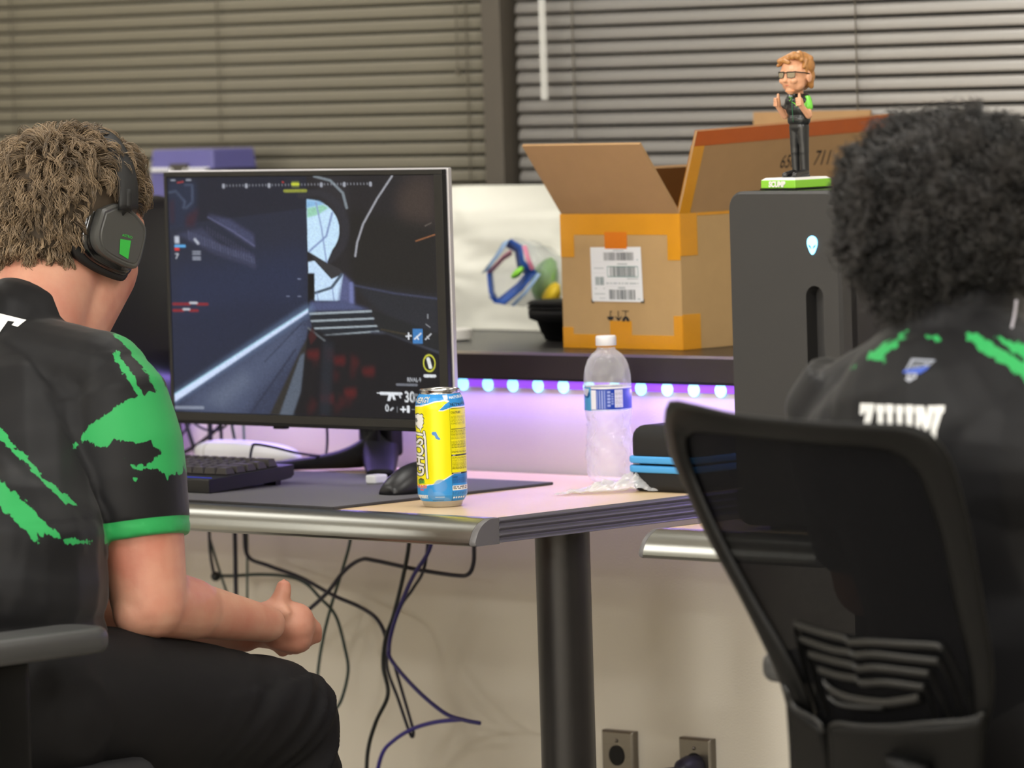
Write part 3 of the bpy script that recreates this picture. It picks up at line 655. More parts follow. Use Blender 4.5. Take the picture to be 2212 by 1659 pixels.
# white splash mark and the vertical wordmark
sp1 = [(-292, 430), (-262, 412), (-240, 425), (-222, 415), (-205, 430), (-212, 452), (-196, 468), (-206, 490), (-200, 520), (-214, 548), (-210, 570), (-226, 582), (-238, 625), (-252, 590), (-276, 580), (-285, 556), (-300, 560), (-300, 420)]
def grow(P, k): c = np.mean(P, 0); return [(c[0] + (x - c[0]) * (1 + k / 60), c[1] + (y - c[1]) * (1 + k / 110)) for x, y in P]
cv.poly(grow(sp1, 12), BK); cv.poly(sp1, WH); cv.poly([(-300, 470), (-282, 466), (-270, 500), (-285, 520), (-300, 515)], (120, 124, 120))
T = ('GHOST', -216, 1180, 158)
for k in range(12): cv.text(T[0], T[1] + 10 * math.cos(k * PI / 6), T[2] + 10 * math.sin(k * PI / 6), T[3], BK, ang=-PI / 2, bold=.03, shear=.12, sx=1.08, space=.98)
cv.text(T[0], T[1], T[2], T[3], WH, ang=-PI / 2, bold=.03, shear=.12, sx=1.08, space=.98)
for b, c_ in ((13, BK), (0, WH)):
    cv.line([(-198, 630), (-190, 690), (-184, 800), (-182, 920), (-180, 1100), (-172, 1190)], 22 + b, c_); cv.line([(-205, 690), (-180, 740)], 16 + b, c_)
# small blue figures on the design are only soft plain blobs here
cv.ell(-75, 650, 30, 24, (72, 134, 204)); cv.poly([(-78, 660), (-50, 640), (-20, 700), (0, 716), (-20, 732), (-60, 712)], (72, 134, 204))
cv.poly([(-300, 1290), (-150, 1270), (-60, 1260), (60, 1190), (150, 1140), (150, 1560), (-300, 1560)], WH); cv.poly([(-300, 1302), (-150, 1282), (-40, 1262), (60, 1204), (150, 1152), (300, 1145), (300, 1560), (-300, 1560)], BL)
for x, y, rx, ry, c_ in ((-20, 1290, 80, 78, (86, 150, 218)), (-60, 1420, 90, 60, (96, 158, 222)), (-140, 1380, 34, 60, (92, 154, 220)), (20, 1480, 90, 50, (104, 160, 216))): cv.ell(x, y, rx, ry, c_, .8, soft=.25)
cv.poly([(-280, 1215), (-255, 1195), (-215, 1205), (-215, 1260), (-275, 1270)], BK, .9); cv.text('SOUR', -284, 1262, 56, (70, 170, 60), bold=.06, sx=.55); cv.text('PUNCH', -290, 1318, 56, (240, 120, 30), bold=.07, sx=.55); cv.text('kids', -262, 1350, 36, (226, 70, 40), bold=.05, sx=.7)
cv.text('RASPBERRY', -330, 1440, 52, WH, bold=.05, sx=.58); cv.rect(-90, 1425, 30, 1436, (200, 220, 240), .7); cv.rect(-130, 1462, 20, 1472, (60, 80, 100), .7)
# nutrition panel
cv.line([(118, 290), (122, 1140), (128, 1520)], 4, (60, 70, 20)); cv.line([(118, 290), (300, 280)], 3, (60, 70, 20))
cv.text('NUTRITION', 128, 322, 42, BK, bold=.05, sx=.95, space=1.1); cv.rect(128, 352, 300, 362, BK, .8); cv.text('CALORIES', 128, 412, 32, BK, bold=.04, sx=.8); cv.rect(128, 418, 300, 422, BK, .6)
cv.lines(132, 445, 290, 560, 9, (90, 90, 10), 1, .55); cv.rect(128, 602, 300, 612, BK, .8); cv.lines(128, 622, 296, 740, 12, (80, 80, 10), 2, .7, .55); cv.lines(128, 750, 296, 840, 9, (70, 74, 10), 3, .8, .6); cv.lines(128, 856, 296, 900, 4, BK, 4, .8)
cv.rect(124, 914, 300, 934, (30, 36, 60)); cv.rect(136, 920, 170, 928, WH, .8); cv.lines(130, 950, 296, 1100, 15, (80, 80, 10), 5, .75, .55); cv.rect(124, 1134, 300, 1154, (30, 36, 50)); cv.rect(140, 1140, 230, 1148, WH, .7)
cv.rect(126, 1162, 300, 1270, (30, 92, 168), .55); cv.rect(132, 1182, 190, 1194, BK, .6); cv.lines(130, 1200, 296, 1270, 8, (20, 60, 120), 6, .6)
cv.rect(126, 1294, 300, 1352, WH); cv.lines(134, 1304, 290, 1345, 2, BK, 7, .85, .62); cv.lines(128, 1366, 290, 1410, 4, (20, 50, 90), 8, .6)
for k in range(5): cv.ell(148 + k * 30, 1440, 10, 11, WH)
cv.lines(128, 1462, 290, 1500, 3, (30, 60, 100), 9, .5)
phf = np.linspace(-PI / 2 * 1.02, PI / 2 * 1.02, 360); phb = np.linspace(PI / 2 * 1.02, 3 * PI / 2 * .98, 40)[1:]
ph = np.concatenate([phf, phb]); zz = np.linspace(0.0085, 0.1508, 300)
rz = np.interp(zz, [0.0085, 0.011, 0.0165, 0.02, 0.132, 0.136, 0.1455, 0.1508], [0.0288, 0.0303, 0.0330, R_, R_, 0.0329, 0.0305, 0.0272])
right = np.array([U.x, W.x]); back = np.array([U.y, W.y])     # picture right / away, in room axes
px_ = right[None] * np.sin(ph)[:, None] - back[None] * np.cos(ph)[:, None]
pts = np.zeros((len(zz), len(ph), 3)); pts[..., 0] = cc[0] + rz[:, None] * px_[None, :, 0]; pts[..., 1] = cc[1] + rz[:, None] * px_[None, :, 1]; pts[..., 2] = DZ + zz[:, None]
xi = np.clip(((np.sin(ph) * 300 + 300) / 600 * cv.w).astype(int), 0, cv.w - 1); xi[len(phf):] = 4
yi = np.clip(((1 - zz / CHH) * cv.h).astype(int), 0, cv.h - 1)
M_can = vcmat('printed_can', 0.3, 0.12); colour_grid('printed_sleeve', pts, cv.a[yi][:, xi], M_can, can, smooth=True)

# water bottle -------------------------------------------------
bc = QZ(1320, 1043, DZ); SC = 1 / (4.147 * 1552)
bot = thing('water_bottle', 'clear plastic water bottle with white cap and blue label on the left desk', 'bottle', (bc[0], bc[1], DZ))
def wcol(m_, a, rough=.08):
    return m_
M_pet, nt, b_ = newmat('clear_plastic'); N = nt.nodes; L = nt.links
b_.inputs['Base Color'].default_value = (0.9, 0.9, 0.95, 1); b_.inputs['Roughness'].default_value = 0.12; b_.inputs['Alpha'].default_value = 0.30; b_.inputs['Specular IOR Level'].default_value = 1.0
n1 = N.new('ShaderNodeTexVoronoi'); n1.inputs['Scale'].default_value = 62; n2 = N.new('ShaderNodeTexNoise'); n2.inputs['Scale'].default_value = 60
tc = N.new('ShaderNodeTexCoord'); L.new(tc.outputs['Object'], n1.inputs['Vector']); L.new(tc.outputs['Object'], n2.inputs['Vector'])
bp = N.new('ShaderNodeBump'); bp.inputs['Strength'].default_value = .9; bp.inputs['Distance'].default_value = .003; L.new(n1.outputs['Distance'], bp.inputs['Height'])
lw = N.new('ShaderNodeLayerWeight'); lw.inputs['Blend'].default_value = .35; mra = N.new('ShaderNodeMapRange'); mra.inputs[3].default_value = .20; mra.inputs[4].default_value = .70; L.new(lw.outputs['Facing'], mra.inputs[0]); L.new(mra.outputs[0], b_.inputs['Alpha'])
bp2 = N.new('ShaderNodeBump'); bp2.inputs['Strength'].default_value = .6; bp2.inputs['Distance'].default_value = .003; L.new(n2.outputs['Fac'], bp2.inputs['Height']); L.new(bp.outputs[0], bp2.inputs['Normal']); L.new(bp2.outputs[0], b_.inputs['Normal'])
pf = [(235, 82), (250, 84), (262, 92), (300, 140), (350, 174), (400, 193), (450, 206), (500, 211), (570, 212), (585, 207), (780, 207), (795, 211), (850, 205), (880, 196), (900, 190), (925, 197), (950, 188), (975, 194), (1000, 190), (1030, 203), (1060, 208), (1085, 203), (1110, 211), (1135, 205), (1160, 213), (1190, 208), (1215, 215), (1250, 212), (1300, 210), (1350, 207), (1390, 198), (1420, 180), (1438, 150), (1446, 120), (1436, 60), (1420, 4)]
ZB = 1446
lean = lambda z: -0.002 * (z / .2)
prof = [(w_ * SC, (ZB - y) * SC) for y, w_ in pf]
mb = MB(); rings = []
for r, z in prof:
    ring = []
    for j in range(72):
        a = 2 * PI * j / 72; rr = r
        if 0.01 < z < 0.105: rr += 0.0011 * math.sin(5 * a + z * 180) * math.sin(PI * (z - .01) / .095) + .0006 * math.sin(11 * a - z * 260)
        ring.append((bc[0] + rr * math.cos(a) + lean(z), bc[1] + rr * math.sin(a), DZ + z + 0.0008))
    rings.append(ring)
mb.loops(rings, cap=False); obj('bottle_body', mb, M_pet, bot, smooth=True)
zc = (ZB - 215) * SC
capm = MB(); rg = []
for r, z in ((90, 235), (92, 232), (92, 150), (90, 134), (84, 127), (4, 126)):
    rg.append([(bc[0] + lean(.2) + (r + (1.1 if (j % 2 and r > 91) else 0)) * SC * math.cos(2 * PI * j / 96), bc[1] + (r + (1.1 if (j % 2 and r > 91) else 0)) * SC * math.sin(2 * PI * j / 96), DZ + (ZB - z + (20 if z > 200 else 0)) * SC) for j in range(96)])
M_capw = mat('white_cap', (238, 238, 242), 0.45, var=0.01)
obj('cap', capm.loops(rg), M_capw, bot, auto=50)
cv = Canvas(260, 110, (-215, 575, 215, 790), (26, 62, 168))
cv.rect(-215, 575, 215, 592, WH); cv.rect(-215, 778, 215, 790, (200, 210, 240)); cv.rect(-215, 575, -155, 790, (80, 160, 215)); cv.ell(-190, 640, 26, 34, (20, 90, 150)); cv.poly([(-215, 590), (-170, 590), (-190, 660), (-215, 640)], WH, .7)
cv.rect(-155, 600, -110, 775, (240, 240, 250)); cv.rect(-110, 600, -18, 775, (60, 92, 190), .8)
for k in range(4): cv.rect(-104 + k * 22, 606, -98 + k * 22, 770, (190, 200, 240), .8)
for k in range(5): cv.rect(-8, 612 + k * 30, 20, 632 + k * 30, (170, 185, 235), .8); cv.rect(26, 630 + k * 22, 46, 645 + k * 22, (170, 185, 235), .7)
cv.rect(58, 600, 130, 762, (232, 232, 238)); cv.lines(64, 606, 126, 758, 18, (90, 90, 110), 3, .6)
ph = np.concatenate([np.linspace(-PI / 2, PI / 2, 220), np.linspace(PI / 2, 3 * PI / 2, 40)[1:]]); zz = (ZB - np.linspace(577, 788, 80)) * SC
px_ = right[None] * np.sin(ph)[:, None] - back[None] * np.cos(ph)[:, None]; pts = np.zeros((80, len(ph), 3)); rr = 212.5 * SC
pts[..., 0] = bc[0] + lean(.13) + rr * px_[None, :, 0]; pts[..., 1] = bc[1] + rr * px_[None, :, 1]; pts[..., 2] = DZ + zz[:, None]
xi = np.clip(((np.sin(ph) + 1) / 2 * cv.w).astype(int), 0, cv.w - 1); xi[220:] = 230; yi = np.clip((np.linspace(0, 1, 80) * cv.h).astype(int), 0, cv.h - 1)
colour_grid('wrap_label', pts, cv.a[yi][:, xi], vcmat('bottle_label_print', .35), bot, smooth=True)

# crumpled clear film in front of the bottle
fc = QZ(1372, 1060, DZ); fm = MB(); G = []
def noi(x, y, s, k=0): return mnoise.noise(Vector((x * s + k, y * s, k * 1.7)))
for i in range(44):
    row = []
    for j in range(34):
        a = (i / 43 - .5); b = (j / 33 - .5); u = a * .26; v = b * .13
        h = max(0, .5 - abs(a - .12) * 2.2) * max(0, 1 - abs(b) * 2.0) * .085 + max(0, .35 - abs(a + .2) * 1.6) * .035 * (1 - abs(b) * 2)
        h += abs(noi(a, b, 9)) * .010 * (1 - (2 * a) ** 4) + abs(noi(a, b, 22, 3)) * .004
        wx = u * .78 + noi(a, b, 5, 2) * .02; wy = v
        row.append((fc[0] + wx * 0.55 - wy * .3 - .005, fc[1] + wx * .62 + wy * .72, DZ + 0.0012 + max(h, 0)))
    G.append(row)
fm.sheet(G)
M_film = mat('clear_film', (228, 228, 230), 0.15, var=0, alpha=0.55, spec=0.9)
tag(obj('plastic_film', fm, M_film, smooth=False, origin=(fc[0], fc[1], DZ)), 'crumpled clear plastic wrapper lying before the water bottle', 'plastic wrapper')

# black hard case with blue zip tape
M_foam = mat('black_case_fabric', (15, 15, 16), 0.75, var=0.15, vscale=80, bump=0.2, bscale=800)
M_zip = mat('blue_zip_tape', (72, 158, 222), 0.6, var=0.04)
kc = thing('headset_case', 'black hard case with blue zipper tape, behind the wrapper at the desk edge', 'case', (-4.915, 5.49, DZ))
def rbox(u0, u1, w0, w1, z0, z1, k, kt=None, n=6):
    """box with rounded vertical corners and rounded top/bottom"""
    kt = kt or k; rg = []
    for z, ins in [(z0, kt)] + [(z0 + kt * (1 - math.cos(a)), kt * (1 - math.sin(a))) for a in np.linspace(0, PI / 2, 5)] + [(z1 - kt * (1 - math.cos(a)), kt * (1 - math.sin(a))) for a in np.linspace(PI / 2, 0, 5)] + [(z1, kt)]:
        ring = []
        for cx, cy, a0 in ((u1 - k, w1 - k, 0), (u0 + k, w1 - k, 90), (u0 + k, w0 + k, 180), (u1 - k, w0 + k, 270)):
            for q in range(n): a = math.radians(a0 + 90 * q / (n - 1)); rr = max(k - ins, .0005); dx = (k - rr) if k > ins else ins
            # shrink towards the centre
            for q in range(n):
                a = math.radians(a0 + 90 * q / (n - 1)); rr = max(k - ins, 0.0004)
                ox = cx + rr * math.cos(a) + (0 if k >= ins else -math.copysign(ins - k, cx - (u0 + u1) / 2)); oy = cy + rr * math.sin(a) + (0 if k >= ins else -math.copysign(ins - k, cy - (w0 + w1) / 2))
                ring.append((ox, oy, z))
        rg.append(ring)
    return rg
cu0, cu1, cw0, cw1 = -4.972, -4.858, 5.41, 5.572
obj('case_lid', MB().loops(rbox(cu0, cu1, cw0, cw1, DZ + .034, DZ + .090, .018)), M_foam, kc, smooth=True)
obj('case_base', MB().loops(rbox(cu0, cu1, cw0, cw1, DZ, DZ + .036, .018, .010)), M_foam, kc, smooth=True)
for z in (.0262, .0388): obj('zip_tape', MB().loops(rbox(cu0 - .004, cu1 + .004, cw0 - .004, cw1 + .004, DZ + z, DZ + z + .0098, .02, .003)), M_zip, kc, smooth=True)
obj('zip_pull', MB().box(cu0 - .007, cu0 - .002, 5.47, 5.476, DZ + .028, DZ + .040), M_foam, kc)

# keyboard -------------------------------------------------
ku1, kw0, kw1 = -5.472, 5.098, 5.262; ku0 = ku1 - 0.30
kb = thing('computer_keyboard', 'compact black mechanical keyboard on the mouse mat beside the left player', 'keyboard', ((ku0 + ku1) / 2, kw0, MATZ))
zt = lambda w_: MATZ + 0.0195 + (w_ - kw0) * 0.055
sec = [(kw0, MATZ + .0008), (kw0 + .002, MATZ), (kw1 - .02, MATZ + .008), (kw1 - .006, MATZ + .010), (kw1, MATZ + .014), (kw1, zt(kw1)), (kw0 + .001, zt(kw0)), (kw0, zt(kw0) - .001)]
M_kb = mat('keyboard_black', (20, 20, 23), 0.4, var=0.05); M_key = mat('keycap_grey', (58, 54, 54), 0.55, var=0.06)
obj('keyboard_case', MB().prism(sec, lambda y, z: (ku0, y, z), lambda y, z: (ku1, y, z)), M_kb, kb, bevel=0.0015, bseg=3)
obj('keyboard_foot', MB().box(ku1 - .04, ku1 - .015, kw1 - .022, kw1 - .012, MATZ, MATZ + .011), M_kb, kb); obj('keyboard_foot', MB().box(ku0 + .015, ku0 + .04, kw1 - .022, kw1 - .012, MATZ, MATZ + .011), M_kb, kb)
pit = 0.01905; ROWS = [[1] * 13 + [2], [1.5] + [1] * 12 + [1.5], [1.75] + [1] * 11 + [2.25], [2.25] + [1] * 10 + [2.75], [1.25, 1.25, 1.25, 6.25, 1.25, 1.25, 1.25, 1.25]]
kproto = {}
for r, row in enumerate(ROWS):
    x = ku0 + .0065; y = kw1 - .040 - r * pit * 1.08
    for wd in row:
        kw = wd * pit - .0012; key = (wd, r)
        if key not in kproto:
            z0 = zt(y) + .0005; i = .0028; hgt = .0098 + (.0016 if r == 0 else 0)
            mbk = MB().loops([[(x + a, y + b, z0), (x + kw - a, y + b, z0), (x + kw - a, y + pit - .0012 - b, z0), (x + a, y + pit - .0012 - b, z0)] for a, b in ((0, 0),)] + [[(x + i, y + .0015, z0 + hgt), (x + kw - i, y + .0015, z0 + hgt), (x + kw - i, y + pit - .005, z0 + hgt + .0004), (x + i, y + pit - .005, z0 + hgt + .0004)]])
            o = obj('key', mbk, M_key, kb, bevel=.0012, bseg=2); kproto[key] = (o, x)
        else:
            o = kproto[key][0].copy(); COL.objects.link(o); o.parent = kb; o.location = (x - kproto[key][1], 0, 0)
        x += wd * pit
M_ledb = mat('key_backlight', (40, 60, 255), 0.5, var=0, emis=(0.03, 0.08, 1.0), estr=.5)
obj('backlight_strip', MB().box(ku0 + .01, ku1 - .01, kw0 + .0145, kw0 + .0150, zt(kw0 + .014) - .0002, zt(kw0 + .014) + .0004), M_ledb, kb)
M_usb = mat('navy_cable', (26, 26, 46), 0.45, var=0.05)
M_cblk = mat('black_cable', (14, 20, 24), 0.45, var=0.05)
def cable(name, pts, r, m, label, n=8, parent=None, seg=8):
    o = obj(name, MB().tube([tuple(p) for p in spline(pts, n)], r, seg), m, parent, smooth=True)
    if parent is None: tag(o, label, 'cable')
    return o
cable('usb_cable', [(ku1 - .10, kw1 - .003, MATZ + .016), QW(540, 1006, 5.30), QW(541, 985, 5.31), QW(545, 966, 5.315), QW(552, 960, 5.32), QW(590, 966, 5.35), QW(640, 978, 5.40), QW(690, 985, 5.48), QW(703, 984, 5.50), QW(707, 950, 5.51), QW(705, 900, 5.50)], .0020, M_usb, 'thin navy cable looping up behind the keyboard to the monitor')

# white rounded case behind the keyboard
wc = QZ(536, 1016, DZ); u_a, u_b = QW(432, 985, wc[1] + .02)[0], QW(646, 1000, wc[1] + .02)[0]
print('white case', u_a, u_b, wc)
rgs = []
cyy = max(wc[1] + .03, 5.335)
u_a, u_b = QW(428, 985, cyy)[0], QW(648, 1000, cyy)[0]
for k in range(33):
    f = k / 32; u = u_a + (u_b - u_a) * f; e = math.sqrt(max(0, 1 - abs(2 * f - 1) ** 3.2)) * (1 - .28 * f) * (.92 + .08)
    e = max(e, .04); rgs.append([(u, cyy + .034 * e * math.copysign(abs(math.cos(t)) ** .75, math.cos(t)), DZ + .0225 + .0215 * e * math.copysign(abs(math.sin(t)) ** .8, math.sin(t)) - (1 - e) * .006 * f) for t in np.linspace(0, 2 * PI, 32, endpoint=False)])
wt = thing('rounded_case', 'white rounded plastic case lying behind the keyboard', 'case', (float((u_a + u_b) / 2), float(cyy), DZ))
obj('shell', MB().loops(rgs), mat('glossy_white', (232, 232, 236), 0.3, var=.02), wt, smooth=True)
k0 = 6; obj('seam_band', MB().loops([[(p[0], cyy + (p[1] - cyy) * 1.012, DZ + .0225 + (p[2] - DZ - .0225) * 1.012) for p in rgs[k0]], [(p[0] + .004, cyy + (p[1] - cyy) * 1.012, DZ + .0225 + (p[2] - DZ - .0225) * 1.012) for p in rgs[k0]]], cap=False), mat('pale_grey_seam', (190, 188, 184), .5), wt, smooth=True)

# mouse -------------------------------------------------
mc = QZ(868, 1066, MATZ); M_mouse = mat('matt_black_mouse', (30, 30, 33), 0.38, var=0.04)
ms = thing('computer_mouse', 'black wireless gaming mouse on the mat behind the can', 'mouse', (mc[0], mc[1] + .02, MATZ))
mb = MB(); rg = []; ML = .122; mw0 = mc[1] - .03; muc = mc[0]
for k in range(25):
    f = k / 24; y = mw0 + ML * f; hw = .031 * math.sin(PI * min(1, max(0, .04 + f * .92))) ** .38 * (1 - .10 * math.sin(PI * f)); hh = .0405 * math.sin(PI * min(.985, .03 + f * .86)) ** .62
    rg.append([(muc + hw * math.cos(t), y, MATZ + .001 + (hh if math.sin(t) > 0 else .001) * abs(math.sin(t)) ** (.85) * (1 if math.sin(t) > 0 else -1)) for t in np.linspace(0, 2 * PI, 32, endpoint=False)])
obj('mouse_shell', MB().loops(rg), M_mouse, ms, smooth=True)
wl = MB().lathe([(.0105, -.003), (.0115, 0), (.0105, .003)], (0, 0, 0), 24); wl.v = [(muc + z_, mw0 + ML * .80 + x_, MATZ + .0285 + y_) for x_, y_, z_ in wl.v]; obj('scroll_wheel', wl, M_blk, ms, smooth=True)
em = MB(); 
for k in range(14):
    a0 = .6 + k * .34; a1 = a0 + .36; f_ = lambda a, r: (muc - .002 + r * math.cos(a), mw0 + ML * .40 + r * 1.2 * math.sin(a)); 
    q = [f_(a0, .0035), f_(a1, .0035), f_(a1, .0052), f_(a0, .0052)]; em.add([(x_, y_, MATZ + .0418 - ((x_ - muc) ** 2) * 22) for x_, y_ in q], [(0, 1, 2, 3)])
obj('round_mark', em, mat('pale_grey_mark', (170, 170, 172), .4), ms)
p = QZ(806, 1046, MATZ)
tag(obj('usb_receiver', MB().box(p[0] - .012, p[0] + .008, p[1] - .004, p[1] + .022, MATZ + .0003, MATZ + .013), mat('white_plastic', (228, 230, 232), .4), bevel=.003, bseg=3), 'small white wireless receiver lying left of the mouse', 'receiver')

# ================================================================ things on the black counter
SZ = SILL_Z + .0006
# cardboard box -------------------------------------------------
BW = 5.694; fl_ = QZ(1212, 752, SZ); bu0, bu1 = QW(1211, 620, BW)[0] + .003, QW(1472, 620, BW)[0]; bz1 = QW(1330, 462, BW)[2]; BD = .428
print('box', bu0, bu1, bz1)
M_card = mat('kraft_cardboard', (190, 156, 108), 0.85, var=0.06, vscale=40, bump=0.15, bscale=700)
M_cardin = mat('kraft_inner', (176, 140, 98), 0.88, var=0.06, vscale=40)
M_tape = mat('amber_packing_tape', (226, 156, 34), 0.28, var=0.08, vscale=25, coat=.3)
M_tape2 = mat('orange_tape_patch', (228, 128, 26), 0.3, var=0.06, coat=.3)
bx = thing('cardboard_box', 'open brown cardboard box with amber packing tape and white shipping label on the counter', 'box', ((bu0 + bu1) / 2, BW + BD / 2, SZ))
TK = .004
bd = MB().box(bu0, bu1, BW, BW + TK, SZ, bz1).box(bu0, bu1, BW + BD - TK, BW + BD, SZ, bz1).box(bu0, bu0 + TK, BW + TK, BW + BD - TK, SZ, bz1).box(bu1 - TK, bu1, BW + TK, BW + BD - TK, SZ, bz1).box(bu0 + TK, bu1 - TK, BW + TK, BW + BD - TK, SZ, SZ + TK)
obj('box_body', bd, M_card, bx)
def flap(name, a, b, dirv, ln, trim=.0, m=M_card):
    """a,b hinge ends, dirv unit direction of the flap, ln its length"""
    a, b, d = Vector(a), Vector(b), Vector(dirv).normalized(); e = (b - a).normalized(); nn = e.cross(d) * TK * .5
    P = [a + e * trim, b - e * trim, b + d * ln - e * trim, a + d * ln + e * trim]
    return obj(name, MB().add([p_ - nn for p_ in P] + [p_ + nn for p_ in P], [(0, 1, 2, 3), (7, 6, 5, 4), (0, 4, 5, 1), (1, 5, 6, 2), (2, 6, 7, 3), (3, 7, 4, 0)]), m, bx), d, nn
hz = bz1 + .001
p1_ = QW(1250, 312, BW - .085); fl_len = math.hypot(.078, p1_[2] - hz)
flap('front_flap', (bu0, BW + .002, hz), (bu1, BW + .002, hz), (0, -.078, p1_[2] - hz), fl_len, .002, M_cardin)
# right flap stands up and leans outward
pf_ = QW(1506, 283, BW); dR = Vector((pf_[0] - bu1, 0, pf_[2] - hz)); print('flapR', dR)
sf_, dRn, nR = flap('side_flap', (bu1 - .002, BW, hz), (bu1 - .002, BW + BD, hz), dR, dR.length, .0, M_cardin)
for k in (2, 6): sf_.data.vertices[k].co += dRn * .012
flap('side_flap', (bu0 + .002, BW + .004, hz), (bu0 + .002, BW + BD, hz), (.095, 0, .062), .114, .0, M_cardin)
flap('back_flap', (bu0, BW + BD - .002, hz), (bu1, BW + BD - .002, hz), (0, .003, .15), .134, .002, M_cardin)
# tape strips lie on the faces
def strip(pts_, name='tape_strip', m=M_tape): return obj(name, MB().add(pts_, [tuple(range(len(pts_)))]), m, bx, fixn=False)
fz = lambda y: QW(1330, y, BW)[2]
y_ = BW - .0007
def frect(x0, x1, z0, z1, m=M_tape): return obj('tape_strip', MB().box(x0, x1, y_ - (.0003 if m is M_tape2 else 0), BW, z0, z1), m, bx)
wdt = bu1 - bu0; hgt = bz1 - SZ
frect(bu0, bu1, bz1 - .030, bz1); frect(bu0, bu0 + .026, bz1 - .062, bz1 - .030); frect(bu1 - .024, bu1, bz1 - .066, bz1 - .030); frect(bu0 + wdt * .375, bu0 + wdt * .56, bz1 - .050, bz1 - .026, M_tape2)
frect(bu0, bu1, SZ, SZ + .020); frect(bu0 + wdt * .40, bu0 + wdt * .58, SZ + .020, SZ + .040); frect(bu1 - .016, bu1, SZ + .02, SZ + .048); frect(bu0, bu0 + .02, SZ + .02, SZ + .03)
def srect(w0, w1, z0, z1): return obj('tape_strip', MB().box(bu1, bu1 + .0007, w0, w1, z0, z1), M_tape, bx)
srect(BW, BW + .036, bz1 - .060, bz1); srect(BW, BW + .038, SZ, SZ + .05); srect(BW + .038, BW + BD, bz1 - .004, bz1)
# tape along the upper rim and the front edge of the standing flap (on its visible inner face)
e3 = Vector((0, 1, 0)); L3 = dR.length; off = Vector((-.0008, 0, 0)) + (-nR.normalized() * .0026 if nR.x > 0 else nR.normalized() * .0026)
def ftape(a0, a1, h0, h1, m):
    for sg in (1, -1):
        o_ = nR.normalized() * (.0026 * sg); P = [Vector((bu1 - .002, BW, hz)) + e3 * a + dRn * (h + (.012 * a / BD if h > .05 else 0)) + o_ for a, h in ((a0, h0), (a1, h0), (a1, h1), (a0, h1))]
        obj('tape_strip', MB().add(P, [(0, 1, 2, 3)]), m, bx, fixn=False)
M_tape3 = mat('dark_orange_tape', (196, 96, 30), 0.35, var=0.08)
ftape(0, BD, L3 - .022, L3 + .0005, M_tape3); ftape(-.0008, .022, .0, L3 - .022, M_tape)
# shipping label
cv = Canvas(250, 270, (0, 0, 1000, 1060), (240, 242, 246))
G1 = (70, 90, 92)
cv.bars(262, 105, 850, 262, (60, 66, 70), 3, 46); cv.rect(450, 55, 665, 78, (150, 160, 165), .6); cv.rect(0, 290, 960, 293, (200, 204, 210)); cv.rect(520, 318, 720, 345, (120, 140, 142), .55)
cv.rect(322, 372, 925, 582, (50, 130, 125)); cv.rect(332, 384, 915, 570, (244, 246, 250)); cv.bars(370, 384, 880, 570, (60, 80, 80), 5, 50)
cv.rect(60, 400, 250, 420, (150, 165, 168), .6); cv.rect(20, 505, 280, 508, (205, 208, 214)); cv.rect(290, 300, 293, 1040, (215, 218, 224)); cv.bars(85, 580, 250, 740, (90, 120, 120), 9, 16); cv.rect(75, 795, 100, 815, (150, 165, 168), .7); cv.rect(230, 795, 265, 812, (150, 165, 168), .6)
cv.lines(290, 690, 920, 730, 1, (120, 140, 145), 4, .6, .6); cv.rect(700, 600, 920, 625, (150, 160, 165), .5); cv.rect(300, 760, 950, 763, (205, 208, 214)); cv.rect(520, 775, 660, 805, (120, 140, 142), .6)
cv.bars(345, 825, 850, 1015, (70, 80, 84), 12, 44); cv.rect(60, 900, 265, 922, (150, 165, 168), .5); cv.rect(150, 985, 265, 1005, (150, 165, 168), .5); cv.rect(890, 990, 945, 1010, (120, 150, 150), .6); cv.rect(905, 240, 935, 262, (110, 160, 160), .6)
LB = [QW(1274.5, 534, BW - .0009), QW(1384, 533, BW - .0009), QW(1279, 651, BW - .0009), QW(1390, 653, BW - .0009)]
flat_print('shipping_label', cv, LB[0], LB[1], LB[2], LB[3], vcmat('label_print', .5), bx)
# upside down handling marks printed in black
M_ink = mat('black_ink', (30, 30, 32), 0.7, var=0)
def ink(P, name='printed_mark'):
    Q = [QW(x, y, BW - .0014) for x, y in P]; return [tuple(q) for q in Q]
ik = MB()
def ip(P): q = ink(P); ik.add(q, [tuple(range(len(q)))])
sc_ = lambda x, y: (1250 + x / 8.73, 520 + y / 8.73)
ip([sc_(*p_) for p_ in [(535, 1430), (665, 1430), (650, 1475), (620, 1500), (580, 1500), (550, 1475)]]); ip([sc_(*p_) for p_ in [(585, 1325), (625, 1325), (625, 1342), (600, 1342), (602, 1430), (590, 1430)]])
ip([sc_(*p_) for p_ in [(738, 1325), (752, 1325), (756, 1500), (742, 1500)]]); ip([sc_(*p_) for p_ in [(680, 1425), (700, 1425), (752, 1480), (805, 1425), (818, 1430), (765, 1508), (740, 1508)]])
ip([sc_(*p_) for p_ in [(820, 1520), (826, 1480), (850, 1440), (885, 1420), (925, 1440), (950, 1480), (958, 1522), (910, 1522), (888, 1460), (868, 1522)]]); ip([sc_(*p_) for p_ in [(815, 1318), (945, 1322), (945, 1334), (888, 1332), (890, 1420), (878, 1420), (876, 1332), (815, 1330)]])
ip([(1277.5, 645), (1279, 645), (1280, 651), (1283.5, 652), (1283.5, 654), (1278, 654)]); ip([(1384, 651), (1390, 651), (1390, 646), (1391.5, 646), (1391.5, 654.5), (1384, 654)])
obj('printed_marks', ik, M_ink, bx, fixn=False)
